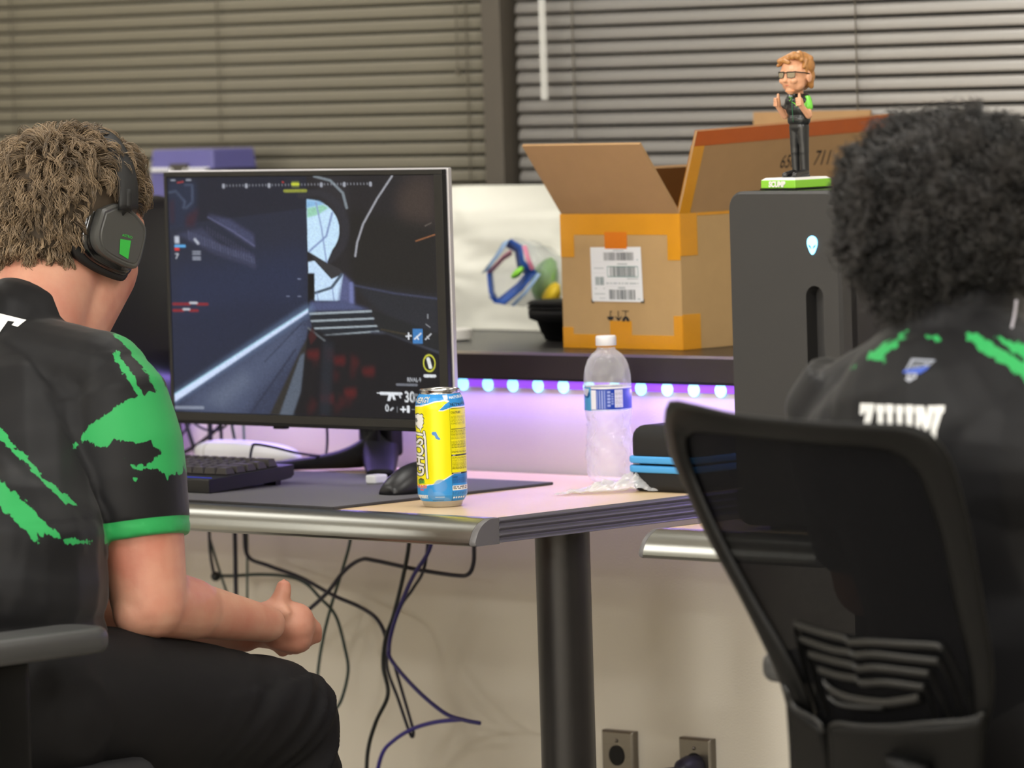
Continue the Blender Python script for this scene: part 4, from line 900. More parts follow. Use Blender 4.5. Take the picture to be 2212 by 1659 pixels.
# numbers on the standing flap
def flap_text(st, a0, h0, size, mirror=False):
    T = text_tris(st, .0, .12); mbt = MB()
    for sg in (1, -1):
        for t in T:
            P = [Vector((bu1 - .002, BW, hz)) + e3 * (a0 + x * size * .8) + dRn * (h0 + y * size) + nR.normalized() * (.0024 * sg) for x, y in t]; mbt.add(P, [(0, 1, 2)])
    return obj('printed_number', mbt, M_ink, bx, fixn=False)
def flap_at(px, py):
    """where a view ray meets the flap plane -> (along, up)"""
    o = Vector(tuple(toroom(C0))); d = ray(px, py); d = Vector((d.dot(U), d.dot(W), d.z)); n_ = nR.normalized(); t = ((Vector((bu1 - .002, BW, hz)) - o).dot(n_)) / d.dot(n_); q = o + d * t - Vector((bu1 - .002, BW, hz)); return q.dot(e3), q.dot(dRn)
for st_, xa, ya, xb in (('650', 1680, 362, 1714), ('711', 1752, 356, 1787)):
    a6, h6 = flap_at(xa, ya); a7, h7 = flap_at(xb, ya - 2); flap_text(st_, a6, h6, (a7 - a6) / (text_tris(st_, .0, .12)[..., 0].max() * .8))

# white plastic sack -------------------------------------------------
def sack():
    p0 = QW(968, 560, 6.02); p1 = QW(1200, 560, 6.02); zt_ = QW(1080, 405, 6.02)[2]
    G = []; n1, n2 = 90, 60
    for i in range(n1):
        row = []
        for j in range(n2):
            a = 2 * PI * i / (n1 - 1); h = j / (n2 - 1)
            ex = math.copysign(abs(math.cos(a)) ** .35, math.cos(a)); ey = math.copysign(abs(math.sin(a)) ** .5, math.sin(a))
            x = (p0[0] + p1[0]) / 2 + .03 + ex * ((p1[0] - p0[0]) / 2 + .07); y = 6.075 + ey * (.045 - .015 * h)
            z = SZ + .001 + (zt_ - SZ) * h
            d = .030 * noi(x, z, 5, 1) + .016 * abs(noi(x, z, 11, 5)) + .006 * abs(noi(x, z, 28, 9)); d *= min(1, (1 - h) * 6)
            row.append((x, y - d * (1 if ey < 0 else .3), z))
        G.append(row)
    return MB().sheet(G)
M_sack = mat('white_plastic_sack', (236, 236, 226), 0.45, var=0.03, vscale=10)
o = obj('plastic_sack', sack(), M_sack, smooth=True, fixn=True); tag(o, 'large white plastic sack standing on the counter between monitor and cardboard box', 'sack')

# clear zip bag with open mouth -------------------------------------------------
ZW = 5.90
zb = thing('zip_bag', 'clear zipper bag with blue edges, its mouth open, green and yellow things inside', 'plastic bag', tuple(QW(1130, 690, ZW)[:2]) + (SZ,))
mouth = [(1103, 517), (1128, 530), (1132, 568), (1166, 588), (1140, 625), (1092, 658), (1072, 655), (1060, 630), (1052, 588), (1085, 540)]
back_ = [(x + 8 + (1205 - x) * .05, y + 6) for x, y in mouth]
M_zblue = mat('blue_zip_edge', (44, 88, 176), .4, var=.05); M_zpale = mat('pale_blue_edge', (150, 180, 220), .35, var=.05); M_zpink = mat('pink_zip_edge', (226, 140, 170), .4, var=.05)
def band(P, wa, wb, shift, m, nm='zip_edge'):
    A = [QW(x, y, wa) for x, y in P]; B = [QW(x + shift[0], y + shift[1], wb) for x, y in P]; return obj(nm, MB().sheet([A, B]), m, zb, smooth=True, solid=.0008, fixn=False)
band([(1103, 516), (1127, 530), (1132, 562), (1160, 590)], ZW, ZW + .02, (-15, 14), M_zblue); band([(1160, 588), (1130, 626), (1090, 658), (1068, 654)], ZW, ZW + .015, (-13, -14), M_zblue); band([(1068, 655), (1056, 632), (1052, 590)], ZW, ZW + .02, (12, -2), M_zblue)
band([(1052, 588), (1086, 552), (1104, 540)], ZW + .004, ZW + .02, (3, 10), M_zpink); band([(1054, 585), (1084, 545), (1100, 518)], ZW + .002, ZW + .01, (-14, 6), M_zpale); band([(1128, 532), (1136, 560), (1146, 584)], ZW - .004, ZW, (9, -3), M_zpink, 'zip_edge')
band([(1168, 592), (1138, 634), (1110, 662)], ZW - .003, ZW, (-7, -2), M_zpale)
Cn = (1196, 632); rows = []
for k in range(10):
    f = k / 9; rows.append([QW(x + (Cn[0] - x) * f * .9 + 25 * f, y + (Cn[1] - y) * f * .3 * f + 6 * math.sin(9 * f + i), ZW + .015 + .05 * f * (1 if i % 2 else .6)) for i, (x, y) in enumerate(mouth + [mouth[0]])])
obj('clear_pouch', MB().sheet(rows), mat('clear_pouch_film', (210, 222, 226), .2, var=0, alpha=.28, spec=.8), zb, smooth=True, fixn=False)
def blobshape(P, w_, th, m, nm):
    c = np.mean(P, 0); rg = []
    for k, s in ((0, .35), (1, .75), (2, 1.0), (3, .95), (4, .4)): rg.append([QW(c[0] + (x - c[0]) * s, c[1] + (y - c[1]) * s, w_ + th * (k - 2) / 2) for x, y in P])
    return obj(nm, MB().loops(rg), m, zb, smooth=True, subsurf=1)
blobshape([(1100, 598), (1112, 582), (1128, 572), (1134, 578), (1130, 590), (1118, 602), (1105, 604)], ZW - .006, .012, mat('lime_green_tip', (150, 232, 70), .4), 'green_glove')
blobshape([(1150, 580), (1175, 556), (1208, 545), (1212, 640), (1180, 668), (1150, 650), (1142, 615)], ZW + .055, .02, mat('green_contents', (140, 196, 96), .5), 'green_contents')
blobshape([(1165, 640), (1185, 612), (1215, 600), (1215, 668), (1172, 668)], ZW + .035, .02, mat('yellow_contents', (236, 202, 44), .5), 'yellow_contents')

# black bowls -------------------------------------------------
bo = QW(1236, 738, 5.86); bcx, bcy = bo[0], 5.86; rr = .064
bw = thing('food_container', 'stack of black round plastic food bowls between the zip bag and the box', 'container', (bcx, bcy, SZ))
print('bowl', bcx)
obj('bowl', MB().lathe([(.028, 0), (.040, .0008), (.047, .020), (.050, .028), (.063, .033), (rr, .040), (rr, .046), (.058, .047), (.045, .010), (.001, .008)], (bcx, bcy, SZ), 48), M_blk, bw, smooth=True)
for z in (.048, .054): obj('lid', MB().lathe([(.05, z), (rr + .001, z), (rr + .001, z + .003), (.060, z + .0055), (.001, z + .0055)], (bcx, bcy, SZ), 48), M_blk, bw, auto=40)

# small things at the left of the counter
p = QW(985, 715, 5.80); tag(obj('tape_roll', MB().lathe([(.020, 0), (.027, .002), (.027, .016), (.020, .018), (.012, .018), (.012, 0)], (p[0] - .004, 5.80, SZ), 32), mat('white_tape', (238, 236, 230), .5), smooth=False), 'small white roll on the counter right beside the monitor', 'tape roll')
pb = QW(390, 376, 6.0); pc = QW(320, 324, 6.0); pd = QW(462, 324, 6.0); pe = QW(455, 374, 6.0)
pbx = thing('storage_box', 'translucent purple plastic box on the counter above the monitor', 'box', (pb[0], 6.02, SZ))
M_pur = mat('translucent_purple', (108, 106, 172), .3, var=.04, alpha=.86)
x0, x1 = QW(322, 350, 5.98)[0], QW(460, 350, 5.98)[0]; zt_ = QW(390, 323, 5.98)[2]
obj('tub', MB().loops([[(x0 + i, 5.98 + i, z), (x1 - i, 5.98 + i, z), (x1 - i, 6.08 - i, z), (x0 + i, 6.08 - i, z)] for z, i in ((SZ, .006), (zt_ - .036, .001), (zt_, .004))]), M_pur, pbx, bevel=.003)
zr = QW(390, 367, 5.979)[2]
for k in range(6):
    for q in (0, 1): uu = (x0 + .012 + k * .0095) if q == 0 else (x1 - .010 - k * .0105); obj('white_bead', MB().ball((uu, 5.977, zr), .0042, 12, 6), M_capw, pbx, smooth=True)
obj('latch', MB().box((x0 + x1) / 2 - .022, (x0 + x1) / 2 + .020, 5.974, 5.979, zr - .012, zr + .010), mat('dull_olive_latch', (70, 66, 60), .5), pbx, bevel=.001)
p = QW(484, 369, 5.9); tag(obj('power_adapter', MB().box(p[0] - .028, p[0] + .028, 5.88, 5.95, SZ, p[2] + .004), M_blk, bevel=.004), 'tall black adapter box showing just above the monitor top', 'adapter')
p = QW(10, 318, 6.0); tag(obj('paper_roll', MB().lathe([(.05, 0), (.05, p[2] - SZ), (.048, p[2] - SZ + .003), (.02, p[2] - SZ + .003), (.02, 0)], (p[0] - .02, 6.05, SZ), 40), mat('white_paper', (214, 212, 210), .8), auto=40), 'white paper roll standing on the counter at the far left', 'paper roll')

# ================================================================ cables under and behind the left desk
CW = 5.49
def cpx(name, P, r, m, label, w_=CW): return cable(name, [QW(x, y, w_ + (k % 3 - 1) * .003) for k, (x, y) in enumerate(P)], r, m, label, 7)
r1, r2 = .0031, .0024
cpx('power_cable', [(1025, 1080), (1024, 1170), (1023, 1215), (1012, 1240), (985, 1243), (900, 1230), (810, 1211), (780, 1209), (745, 1232), (705, 1282), (655, 1328), (600, 1380)], r1, M_usb, 'navy cable bending left from below the desk corner to behind the hand')
cpx('power_cable', [(886, 1090), (884, 1170), (872, 1240), (850, 1330), (833, 1380), (828, 1440), (838, 1500), (812, 1560), (795, 1620), (790, 1700)], r1, M_cblk, 'black cable dropping left of the tied bundle to the bottom', CW - .01)
cpx('power_cable', [(938, 1090), (930, 1180), (895, 1240), (872, 1290), (850, 1350), (840, 1400), (848, 1430), (900, 1490), (960, 1540), (1005, 1556), (1037, 1562)], r1, mat('violet_navy_cable', (44, 38, 110), .4), 'violet cable running through the bundle to a loose tip near the desk leg', CW - .018)
cpx('power_cable', [(930, 1100), (918, 1220), (893, 1270), (866, 1310), (842, 1380), (836, 1440), (860, 1510), (886, 1585), (893, 1586), (888, 1560), (850, 1430)], r2, M_usb, 'thin navy cable with a hairpin below the bundle', CW + .012)
cpx('power_cable', [(1000, 1554), (940, 1560), (890, 1575), (850, 1600), (825, 1630), (808, 1700)], r1, mat('violet_cable', (56, 48, 140), .4), 'violet cable curving down to the bottom edge beside the knee', CW + .004)
cpx('power_cable', [(527, 1090), (528, 1150), (536, 1202), (580, 1222), (650, 1248), (720, 1286), (775, 1310), (812, 1335), (832, 1372), (836, 1420)], r1, M_usb, 'navy cable sweeping from under the monitor right into the bundle', CW + .02)
cpx('power_cable', [(465, 1243), (500, 1244), (560, 1241), (620, 1245), (660, 1260), (690, 1290), (725, 1330), (745, 1400), (752, 1450), (738, 1510), (720, 1540)], r2, mat('green_black_cable', (24, 50, 48), .5), 'thin dark green cable hanging in a long loop beside the knee', CW + .03)
cpx('power_cable', [(762, 1090), (757, 1165), (740, 1230), (718, 1300), (700, 1370), (688, 1440), (684, 1500)], r2, mat('grey_green_cable', (40, 62, 58), .5), 'thin grey green cable falling straight behind the hand', CW + .04)
cpx('power_cable', [(453, 1090), (452, 1150), (455, 1200), (462, 1240)], r2, M_usb, 'short navy cable ending in a round black plug', CW + .02)
cpx('power_cable', [(505, 1090), (508, 1180), (510, 1300), (514, 1400)], .0034, M_usb, 'thick navy cable hanging upright behind the forearm', CW + .01)
cpx('power_cable', [(533, 1100), (534, 1200), (534, 1300), (534, 1380)], .002, mat('pale_grey_cable', (104, 116, 110), .5), 'pale grey cable beside the thick navy cable behind the forearm', CW + .03)
cpx('power_cable', [(452, 1160), (470, 1220), (490, 1280), (505, 1320)], .002, mat('dim_grey_cable', (60, 74, 70), .5), 'thin dim cable slanting down behind the elbow', CW + .035)
p = QW(466, 1245, CW + .01); tag(obj('round_plug', MB().ball(p, .0075, 16, 10), M_cblk, smooth=True), 'small round black plug hanging left below the desk', 'plug')
# behind the monitor
BK2 = 5.53
for P, r, m, lb in (
    ([(395, 890), (410, 940), (425, 985), (432, 1010)], .0032, M_cblk, 'thick black cable slanting under the monitor left corner'),
    ([(380, 985), (420, 965), (470, 925), (500, 880)], .0030, M_cblk, 'black cable rising to the right under the monitor'),
    ([(400, 890), (425, 918), (455, 930), (485, 922), (515, 880)], .0020, M_usb, 'thin navy cable sagging in a shallow arc under the monitor'),
    ([(452, 890), (454, 930), (456, 1000)], .0038, M_usb, 'thick upright navy cable behind the white case'),
    ([(476, 890), (478, 940), (480, 1000)], .0026, M_cblk, 'slim upright black cable behind the white case'),
    ([(498, 890), (503, 930), (514, 980), (518, 1010)], .0024, mat('dark_green_cable', (30, 54, 48), .5), 'dark green cable bowing down behind the white case'),
    ([(525, 890), (527, 940), (530, 1000)], .0022, mat('sage_cable', (96, 116, 104), .5), 'pale sage cable, rightmost behind the white case'),
    ([(380, 955), (400, 930), (420, 900), (430, 880)], .0018, M_usb, 'fine cable crossing at the monitor corner')):
    cpx('monitor_cable', P, r, m, lb, BK2)

# wall outlets -------------------------------------------------
M_stl = mat('brushed_steel_plate', (128, 122, 112), 0.36, 0.85, var=.08, stretch=(2, 2, 40))
def outlet(px0, px1, ytop, label, plug):
    a = QW(px0, ytop, WALL_W - .012); b = QW(px1, ytop + 3, WALL_W - .012); zt_ = (a[2] + b[2]) / 2; t = thing('wall_outlet', label, 'wall outlet', ((a[0] + b[0]) / 2, WALL_W, zt_ - .114), 'steel outlets low on the wall')
    rg = [[(a[0] + i, y, zt_ - i), (b[0] - i, y, zt_ - i), (b[0] - i, y, zt_ - .114 + i), (a[0] + i, y, zt_ - .114 + i)] for y, i in ((WALL_W - .0002, 0), (WALL_W - .010, 0), (WALL_W - .013, .003))]
    obj('cover_plate', MB().loops(rg), M_stl, t, bevel=.0008)
    um = (a[0] + b[0]) / 2
    for dz in (.035, .079): obj('socket', MB().lathe([(.0145, 0), (.0145, .0015)], (0, 0, 0), 24), M_blk, t)
    for o, dz in zip([x for x in t.children], (0, .035, .079)):
        if o.name.startswith('socket'):
            o.rotation_euler = (PI / 2, 0, 0); o.data.transform(Matrix.Translation(Vector((ORI[t.name])))); o.location = Vector((um, WALL_W - .0128, zt_ - .114 + dz)) - Vector(ORI[t.name])
    obj('screw', MB().ball((um, WALL_W - .0135, zt_ - .014), .0028, 12, 6), M_stl, t, smooth=True)
    return um, zt_
o1 = outlet(1298, 1366, 1577, 'left of two steel wall outlets low on the wall, nothing plugged in', False)
o2 = outlet(1465, 1534, 1593, 'right of two steel wall outlets low on the wall, with a plug in it', True)
tag(obj('power_plug', MB().loops([[(o2[0] + .004 + k * math.cos(t), y, o2[1] - .040 + k * math.sin(t)) for t in np.linspace(0, 2 * PI, 20, endpoint=False)] for y, k in ((WALL_W - .0142, .017), (WALL_W - .03, .018), (WALL_W - .045, .014), (WALL_W - .052, .007))]).tube(spline([(o2[0], WALL_W - .045, o2[1] - .040), (o2[0] - .03, WALL_W - .07, o2[1] - .048), (o2[0] - .09, WALL_W - .07, o2[1] - .09), (o2[0] - .11, WALL_W - .07, o2[1] - .25), (o2[0] - .1, WALL_W - .06, o2[1] - .37)], 6), .0045, 10), M_usb, smooth=True), 'black power plug with cord in the right wall outlet', 'plug')
# ================================================================ bobblehead figurine on the tower
def blob(name, build, mats, parent, voxel=.0012, smooth_it=6, extra=()):
    mb = MB(); build(mb); o = obj(name, mb, mats, parent)
    bake(o, [('REMESH', dict(mode='VOXEL', voxel_size=voxel, adaptivity=0)), ('SMOOTH', dict(factor=.5, iterations=smooth_it))] + list(extra)); 
    if not o.data.materials:
        for m in (mats if isinstance(mats, (list, tuple)) else [mats]): o.data.materials.append(m)
    return o
TZ = DZ + .006 + tw_h
bA = QZ(1718, 409, TZ + .0008); bu_, bw_ = bA[0], bA[1]      # near right corner of the base
BSU, BSW = .0560, .0690
print('bobble base', bA, 'tower', tw_u0, tw_u0 + tw_w)
bb = thing('bobblehead_figurine', 'bobblehead figurine giving two thumbs up, on green base atop the computer tower', 'figurine', (bu_ - BSU / 2, bw_ + BSW / 2, TZ))
BZ = TZ + .0022
M_green = mat('glossy_lime_base', (136, 206, 44), .3, var=.03, coat=.3); M_btop = mat('white_base_top', (236, 236, 232), .35, var=.01, coat=.3)
obj('base_foot', MB().box(bu_ - BSU - .001, bu_ + .001, bw_ - .001, bw_ + BSW + .001, TZ + .0002, BZ), M_blk, bb, bevel=.0006)
obj('base', MB().box(bu_ - BSU, bu_, bw_, bw_ + BSW, BZ, BZ + .0100), M_green, bb, bevel=.0008, bseg=2)
obj('base_top', MB().loops([[(bu_ - BSU + i, bw_ + i, z), (bu_ - i, bw_ + i, z), (bu_ - i, bw_ + BSW - i, z), (bu_ - BSU + i, bw_ + BSW - i, z)] for z, i in ((BZ + .0100, .0003), (BZ + .0128, .0045))]), M_btop, bb)
T = text_tris('SCUMP', .05, .10); tm = MB(); tmx = T[..., 0].max(); k_ = .027 / tmx
for t in T: tm.add([(bu_ - BSU + .0135 + x * k_, bw_ - .0007, BZ + .0018 + y * k_ * 1.15) for x, y in t], [(0, 1, 2)])
obj('raised_letters', tm, M_btop, bb, solid=.0008, fixn=False)
# the figure faces -w; local axes: x = u, y = w, z up, origin between the shoes
fx, fy, fz_ = bu_ - BSU * .50, bw_ + BSW * .34 + .0165, BZ + .0128
def L_(x, y, z): return (fx + x * .001, fy + y * .001, fz_ + z * .001)
M_fig = mat('painted_skin', (222, 164, 128), .42, var=.03, coat=.15); M_fsh = mat('figure_black_shirt', (26, 30, 32), .35, var=.1, coat=.35)
M_fpa = mat('figure_black_trousers', (30, 31, 33), .4, var=.1, coat=.3); M_fhair = mat('painted_ginger_hair', (176, 122, 66), .42, var=.3, vscale=260, coat=.2)
M_fgl = mat('figure_green', (120, 220, 70), .35, coat=.3, var=.02)
mm_ = .001
def cap_(mb, a, b, r0, r1, **k): mb.capsule(L_(*a), L_(*b), r0 * mm_, r1 * mm_, **k)
def shoes(sx):
    def f(mb): cap_(mb, (sx * 8, -17, 2.8), (sx * 8, 3, 4.6), 3.8, 5.4); cap_(mb, (sx * 7.5, 3, 5), (sx * 7, 4, 9), 4.4, 4.2); mb.box(*[v for p in zip(L_(sx * 8 - 4.2, -19, 0), L_(sx * 8 + 4.2, 8, 1.8)) for v in p])
    return f
for sx in (-1, 1): blob('shoe', shoes(sx), mat('figure_black_shoe', (18, 18, 20), .25, coat=.5), bb, .0008, 4)
def trousers(mb):
    for sx in (-1, 1): cap_(mb, (sx * 7, 4, 7), (sx * 7.2, 3, 34), 5.2, 6.0); cap_(mb, (sx * 7.2, 3, 34), (sx * 6, 3, 62), 6.0, 8.0); cap_(mb, (sx * 7, 3.2, 30), (sx * 7.1, 3, 36), 6.2, 6.2)
    cap_(mb, (-5, 3, 62), (5, 3, 62), 8.5, 8.5); cap_(mb, (-4, 3, 68), (4, 3, 68), 8.8, 8.8)
blob('trousers', trousers, M_fpa, bb, .0009, 4)
def shirt(mb):
    cap_(mb, (-6, 3, 71), (6, 3, 71), 10, 10); cap_(mb, (-7, 2.5, 84), (7, 2.5, 84), 10.6, 10.6); cap_(mb, (-10, 3, 93), (10, 3, 93), 9.6, 9.6); cap_(mb, (0, 3, 98), (0, 3.5, 104), 7, 5.2)
    for sx in (-1, 1): cap_(mb, (sx * 11.5, 3, 97), (sx * 15.5, 2.0, 86), 6.6, 6.4)
sh_ = blob('shirt', shirt, [M_fsh], bb, .0009, 5)
for (x, y, z) in [(a_, b_2, c_2) for a_, b_2, c_2 in ()]: pass
# green sleeve panel and chest marks
def sleeve_green(mb): cap_(mb, (12.3, 3, 95.5), (15.6, 2.0, 86.5), 7.0, 6.8)
blob('sleeve_panel', sleeve_green, M_fgl, bb, .0008, 4)
def zip_(P, r=.45, m=M_fgl, nm='chest_mark'): return obj(nm, MB().tube([L_(*p) for p in P], r * mm_, 6), m, bb, smooth=True)
zip_([(-1, -6.6, 101), (-1, -8.2, 92), (-.5, -8.5, 80), (0, -8, 68)], .30, mat('teal_green_piping', (50, 130, 90), .4)); zip_([(-9.5, -4.6, 97), (-5.5, -6.8, 94), (-3.5, -6.6, 98), (-8, -4.6, 99.5), (-9.5, -4.6, 97)], .45); zip_([(-14, -1.5, 96), (-15.5, -1.5, 91), (-12, -4.5, 89)], .45); zip_([(-2, -7.4, 93), (3, -7.6, 91), (6, -7.2, 86), (5, -7.4, 92), (9, -5.5, 88)], .5)
def arm(sx):
    def f(mb):
        e = (sx * 19.5, -1, 76); h = (sx * 19.5 if sx < 0 else 19.5, -16.5, 90); 
        cap_(mb, (sx * 15.5, 2, 87), e, 4.6, 4.4); cap_(mb, e, (sx * 19, -14, 88), 4.4, 3.3)
        cap_(mb, (sx * 18.8, -14.5, 90), (sx * 18.4, -16, 95), 4.0, 4.2, fl=1.0)
        for k in range(4): cap_(mb, (sx * 21.3, -17.5 - .2 * k, 97.6 - k * 2.7), (sx * 16.4, -20.2 + .3 * k, 97.2 - k * 2.7), 1.55, 1.45)
        cap_(mb, (sx * 17.2, -15, 96.5), (sx * 17.2, -15.2, 102.5), 2.1, 1.7)
    return f
for sx in (-1, 1): blob('arm', arm(sx), M_fig, bb, .0006, 3)
hz_ = 124
def head(mb):
    mb.ball(L_(0, 1, hz_ + 6), (19.0 * mm_, 20.5 * mm_, 20.5 * mm_)); mb.ball(L_(0, -4, hz_ - 4), (16.2 * mm_, 16.5 * mm_, 15.0 * mm_)); cap_(mb, (0, -11, hz_ - 16), (0, -6, hz_ - 12), 6.2, 9.5); cap_(mb, (-8.5, -6, hz_ - 10), (8.5, -6, hz_ - 10), 7.2, 7.2)
    cap_(mb, (0, 4, 100), (0, 4, 112), 5.6, 6.6); cap_(mb, (0, -18.8, hz_ + 1.5), (0, -22.3, hz_ - 4.5), 1.9, 2.7); cap_(mb, (-1.8, -20.2, hz_ - 5), (1.8, -20.2, hz_ - 5), 1.7, 1.7); cap_(mb, (-9, -15.6, hz_ + 6.5), (9, -15.6, hz_ + 6.5), 3.0, 3.0)
    cap_(mb, (-4.6, -17.0, hz_ - 10.2), (4.6, -17.0, hz_ - 10.2), 1.5, 1.5); 
    for sx in (-1, 1): mb.ball(L_(sx * 19.2, 2.5, hz_ - 1), (2.0 * mm_, 4.6 * mm_, 6.6 * mm_)); mb.ball(L_(sx * 8.5, -15.2, hz_ - 4.5), (5.5 * mm_, 4.6 * mm_, 4.6 * mm_))
blob('head', head, M_fig, bb, .0008, 4)
obj('mouth', MB().tube([L_(*p) for p in [(-5, -17.2, hz_ - 9.6), (-2, -18.55, hz_ - 10.4), (2, -18.55, hz_ - 10.4), (5, -17.2, hz_ - 9.6)]], .55 * mm_, 8), mat('painted_lips', (206, 96, 78), .4), bb, smooth=True)
obj('beard', MB().ball(L_(0, -12.2, hz_ - 17.2), (7.0 * mm_, 5.2 * mm_, 2.6 * mm_)), mat('painted_stubble', (226, 158, 116), .5), bb, smooth=True)
def hair(mb):
    mb.ball(L_(0, 6.5, hz_ + 13), (20.6 * mm_, 18.5 * mm_, 17.5 * mm_)); mb.ball(L_(0, 11.5, hz_ + 1), (18.6 * mm_, 11.8 * mm_, 17.0 * mm_)); cap_(mb, (0, 13, hz_ - 9), (0, 14, hz_ - 4), 8.5, 9.5, fl=.7)
    for k, (x, y, z, x2, y2, z2, r) in enumerate([(-14, 4, 24, 8, -15, 27, 5.2), (-8, 8, 28, 14, -12, 27, 5.6), (2, -6, 29, -12, -17, 22, 4.8), (-14, 0, 22, -15, -13, 18, 3.9), (6, 0, 30, 17, -9, 23, 4.8), (-4, -10, 26, -15.5, -16, 16.5, 3.0), (16, 0, 22, 18, -6, 14, 3.6), (2, 12, 27, 15, 10, 24, 6), (-10, 12, 26, 0, 14, 26, 6), (-5, -15, 22, 4, -18.5, 20, 3.6)]):
        cap_(mb, (x, y, hz_ + z - 2), (x2, y2, hz_ + z2 - 2), r, r * .7)
    for sx in (-1, 1): cap_(mb, (sx * 18, -2, hz_ + 12), (sx * 18.4, -1.5, hz_ + 4), 2.6, 1.8); cap_(mb, (sx * 14.5, 9, hz_ - 2), (sx * 14.5, 11, hz_ - 12), 5.2, 3.4)
blob('hair', hair, M_fhair, bb, .0008, 3)
M_gl = mat('glasses_black', (14, 12, 12), .3, var=0)
M_len = mat('tinted_lens', (150, 138, 110), .2, var=0, alpha=.75)
for sx in (-1, 1):
    fr = [(sx * 2.4, -20.6, 6), (sx * 13.5, -17.6, 5.8), (sx * 13.2, -18.0, -.2), (sx * 9, -19.2, -1.4), (sx * 3.4, -20.8, -.6), (sx * 2.4, -20.6, 6)]
    obj('glasses_rim', MB().tube([L_(x, y, hz_ + z) for x, y, z in fr], .45 * mm_, 6).tube([L_(sx * 2.4, -20.6, hz_ + 6.2), L_(sx * 13.6, -17.5, hz_ + 6.2), L_(sx * 19.6, -6, hz_ + 4.8), L_(sx * 20.2, 2, hz_ + 3.4)], .75 * mm_, 6), M_gl, bb, smooth=True)
    obj('lens', MB().add([L_(x, y + .1, hz_ + z) for x, y, z in fr[:5]], [(0, 1, 2, 3, 4)]), M_len, bb)
    obj('eye', MB().ball(L_(sx * 7.6, -17.9, hz_ + 2.4), (3.0 * mm_, .9 * mm_, 2.0 * mm_), 16, 8), M_btop, bb, smooth=True); obj('pupil', MB().ball(L_(sx * 7.2, -18.6, hz_ + 2.4), (1.1 * mm_, .6 * mm_, 1.2 * mm_), 12, 8), M_gl, bb, smooth=True)
obj('glasses_bridge', MB().tube([L_(-2.6, -20.6, hz_ + 5.4), L_(2.6, -20.6, hz_ + 5.4)], .6 * mm_, 6), M_gl, bb)

# ================================================================ mesh back office chair (its rear faces the camera)
M_chair = mat('charcoal_chair_plastic', (9, 9, 9), 0.42, var=0.06, bump=.05, spec=.16, bscale=900)
M_chrib = mat('dark_grey_rib', (18, 18, 18), 0.38, var=0.05)
M_mesh, nt, b_ = newmat('black_back_mesh'); N = nt.nodes; L = nt.links
b_.inputs['Base Color'].default_value = (*S((9, 9, 11)), 1); b_.inputs['Roughness'].default_value = .85; b_.inputs['Specular IOR Level'].default_value = .08
tc = N.new('ShaderNodeTexCoord'); wv = N.new('ShaderNodeTexNoise'); wv.inputs['Scale'].default_value = 900; L.new(tc.outputs['Object'], wv.inputs['Vector'])
mr = N.new('ShaderNodeMapRange'); mr.inputs[1].default_value = .3; mr.inputs[2].default_value = .7; mr.inputs[3].default_value = .955; mr.inputs[4].default_value = .992; L.new(wv.outputs['Fac'], mr.inputs[0]); L.new(mr.outputs[0], b_.inputs['Alpha'])
ct_ = QD(1745, 905, 5.62); c_bot = QD(1945, 1560, 5.70)
print('chair top', ct_, 'bottom', c_bot)
REC = (c_bot[1] - ct_[1]) / (ct_[2] - c_bot[2])
def bsurf(px, py, off=0.0):
    w_ = ct_[1]
    for _ in range(12):
        p = QW(px, py, w_); f = (ct_[2] - p[2]) / (ct_[2] - c_bot[2]); uc = ct_[0] + (c_bot[0] - ct_[0]) * f
        w_ = ct_[1] + REC * (ct_[2] - p[2]) + .055 * ((p[0] - uc) / .21) ** 2 - off
    return QW(px, py, w_)
chair = thing('office_chair', 'black mesh back office chair seen from behind, occupied by the curly haired player', 'chair', (ct_[0], ct_[1] + .35, 0), 'black mesh office chairs')
top_o = [(1437, 884), (1450, 864), (1500, 872), (1600, 894), (1750, 908), (1890, 914), (1962, 917), (2008, 932)]
rt_o = [(2008, 932), (2040, 968), (2061, 1010), (2080, 1075), (2097, 1144), (2115, 1240), (2134, 1350), (2146, 1440), (2146, 1520), (2128, 1585)]
lf_o = [(1437, 884), (1435, 920), (1446, 980), (1480, 1058), (1532, 1170), (1592, 1280), (1642, 1380), (1682, 1470), (1706, 1560), (1712, 1650)]
top_i = [(1484, 948), (1500, 934), (1560, 938), (1640, 946), (1750, 958), (1860, 966), (1920, 974), (1955, 990)]
rt_i = [(1955, 990), (1985, 1025), (2005, 1075), (2030, 1150), (2052, 1250), (2072, 1350), (2090, 1430), (2098, 1500), (2096, 1545), (2090, 1570)]
lf_i = [(1484, 948), (1490, 985), (1505, 1030), (1540, 1110), (1585, 1200), (1640, 1300), (1690, 1385), (1730, 1460), (1756, 1530), (1764, 1590)]
def rs(P, n):
    P = np.array(spline([np.array(p, float) for p in P], 10)); d = np.r_[0, np.cumsum(np.hypot(*np.diff(P, axis=0).T))]; t = np.linspace(0, d[-1], n); return np.c_[np.interp(t, d, P[:, 0]), np.interp(t, d, P[:, 1])]
def outline(lf, tp, rt): return np.vstack([rs(lf, 40)[::-1], rs(tp, 30)[1:], rs(rt, 40)[1:]])
Oo, Oi = outline(lf_o, top_o, rt_o), outline(lf_i, top_i, rt_i)
rings = []
for (a, b), (c, d) in zip(Oo, Oi):
    ring = []
    for f, off in ((0, .000), (0.02, .007), (.08, .0105), (.35, .011), (.8, .006), (1.0, .001), (1.0, -.007), (.5, -.011), (.05, -.009)):
        ring.append(bsurf(a + (c - a) * f, b + (d - b) * f, off))
    rings.append(ring)
obj('back_frame', MB().loops(rings), M_chair, chair, smooth=True)
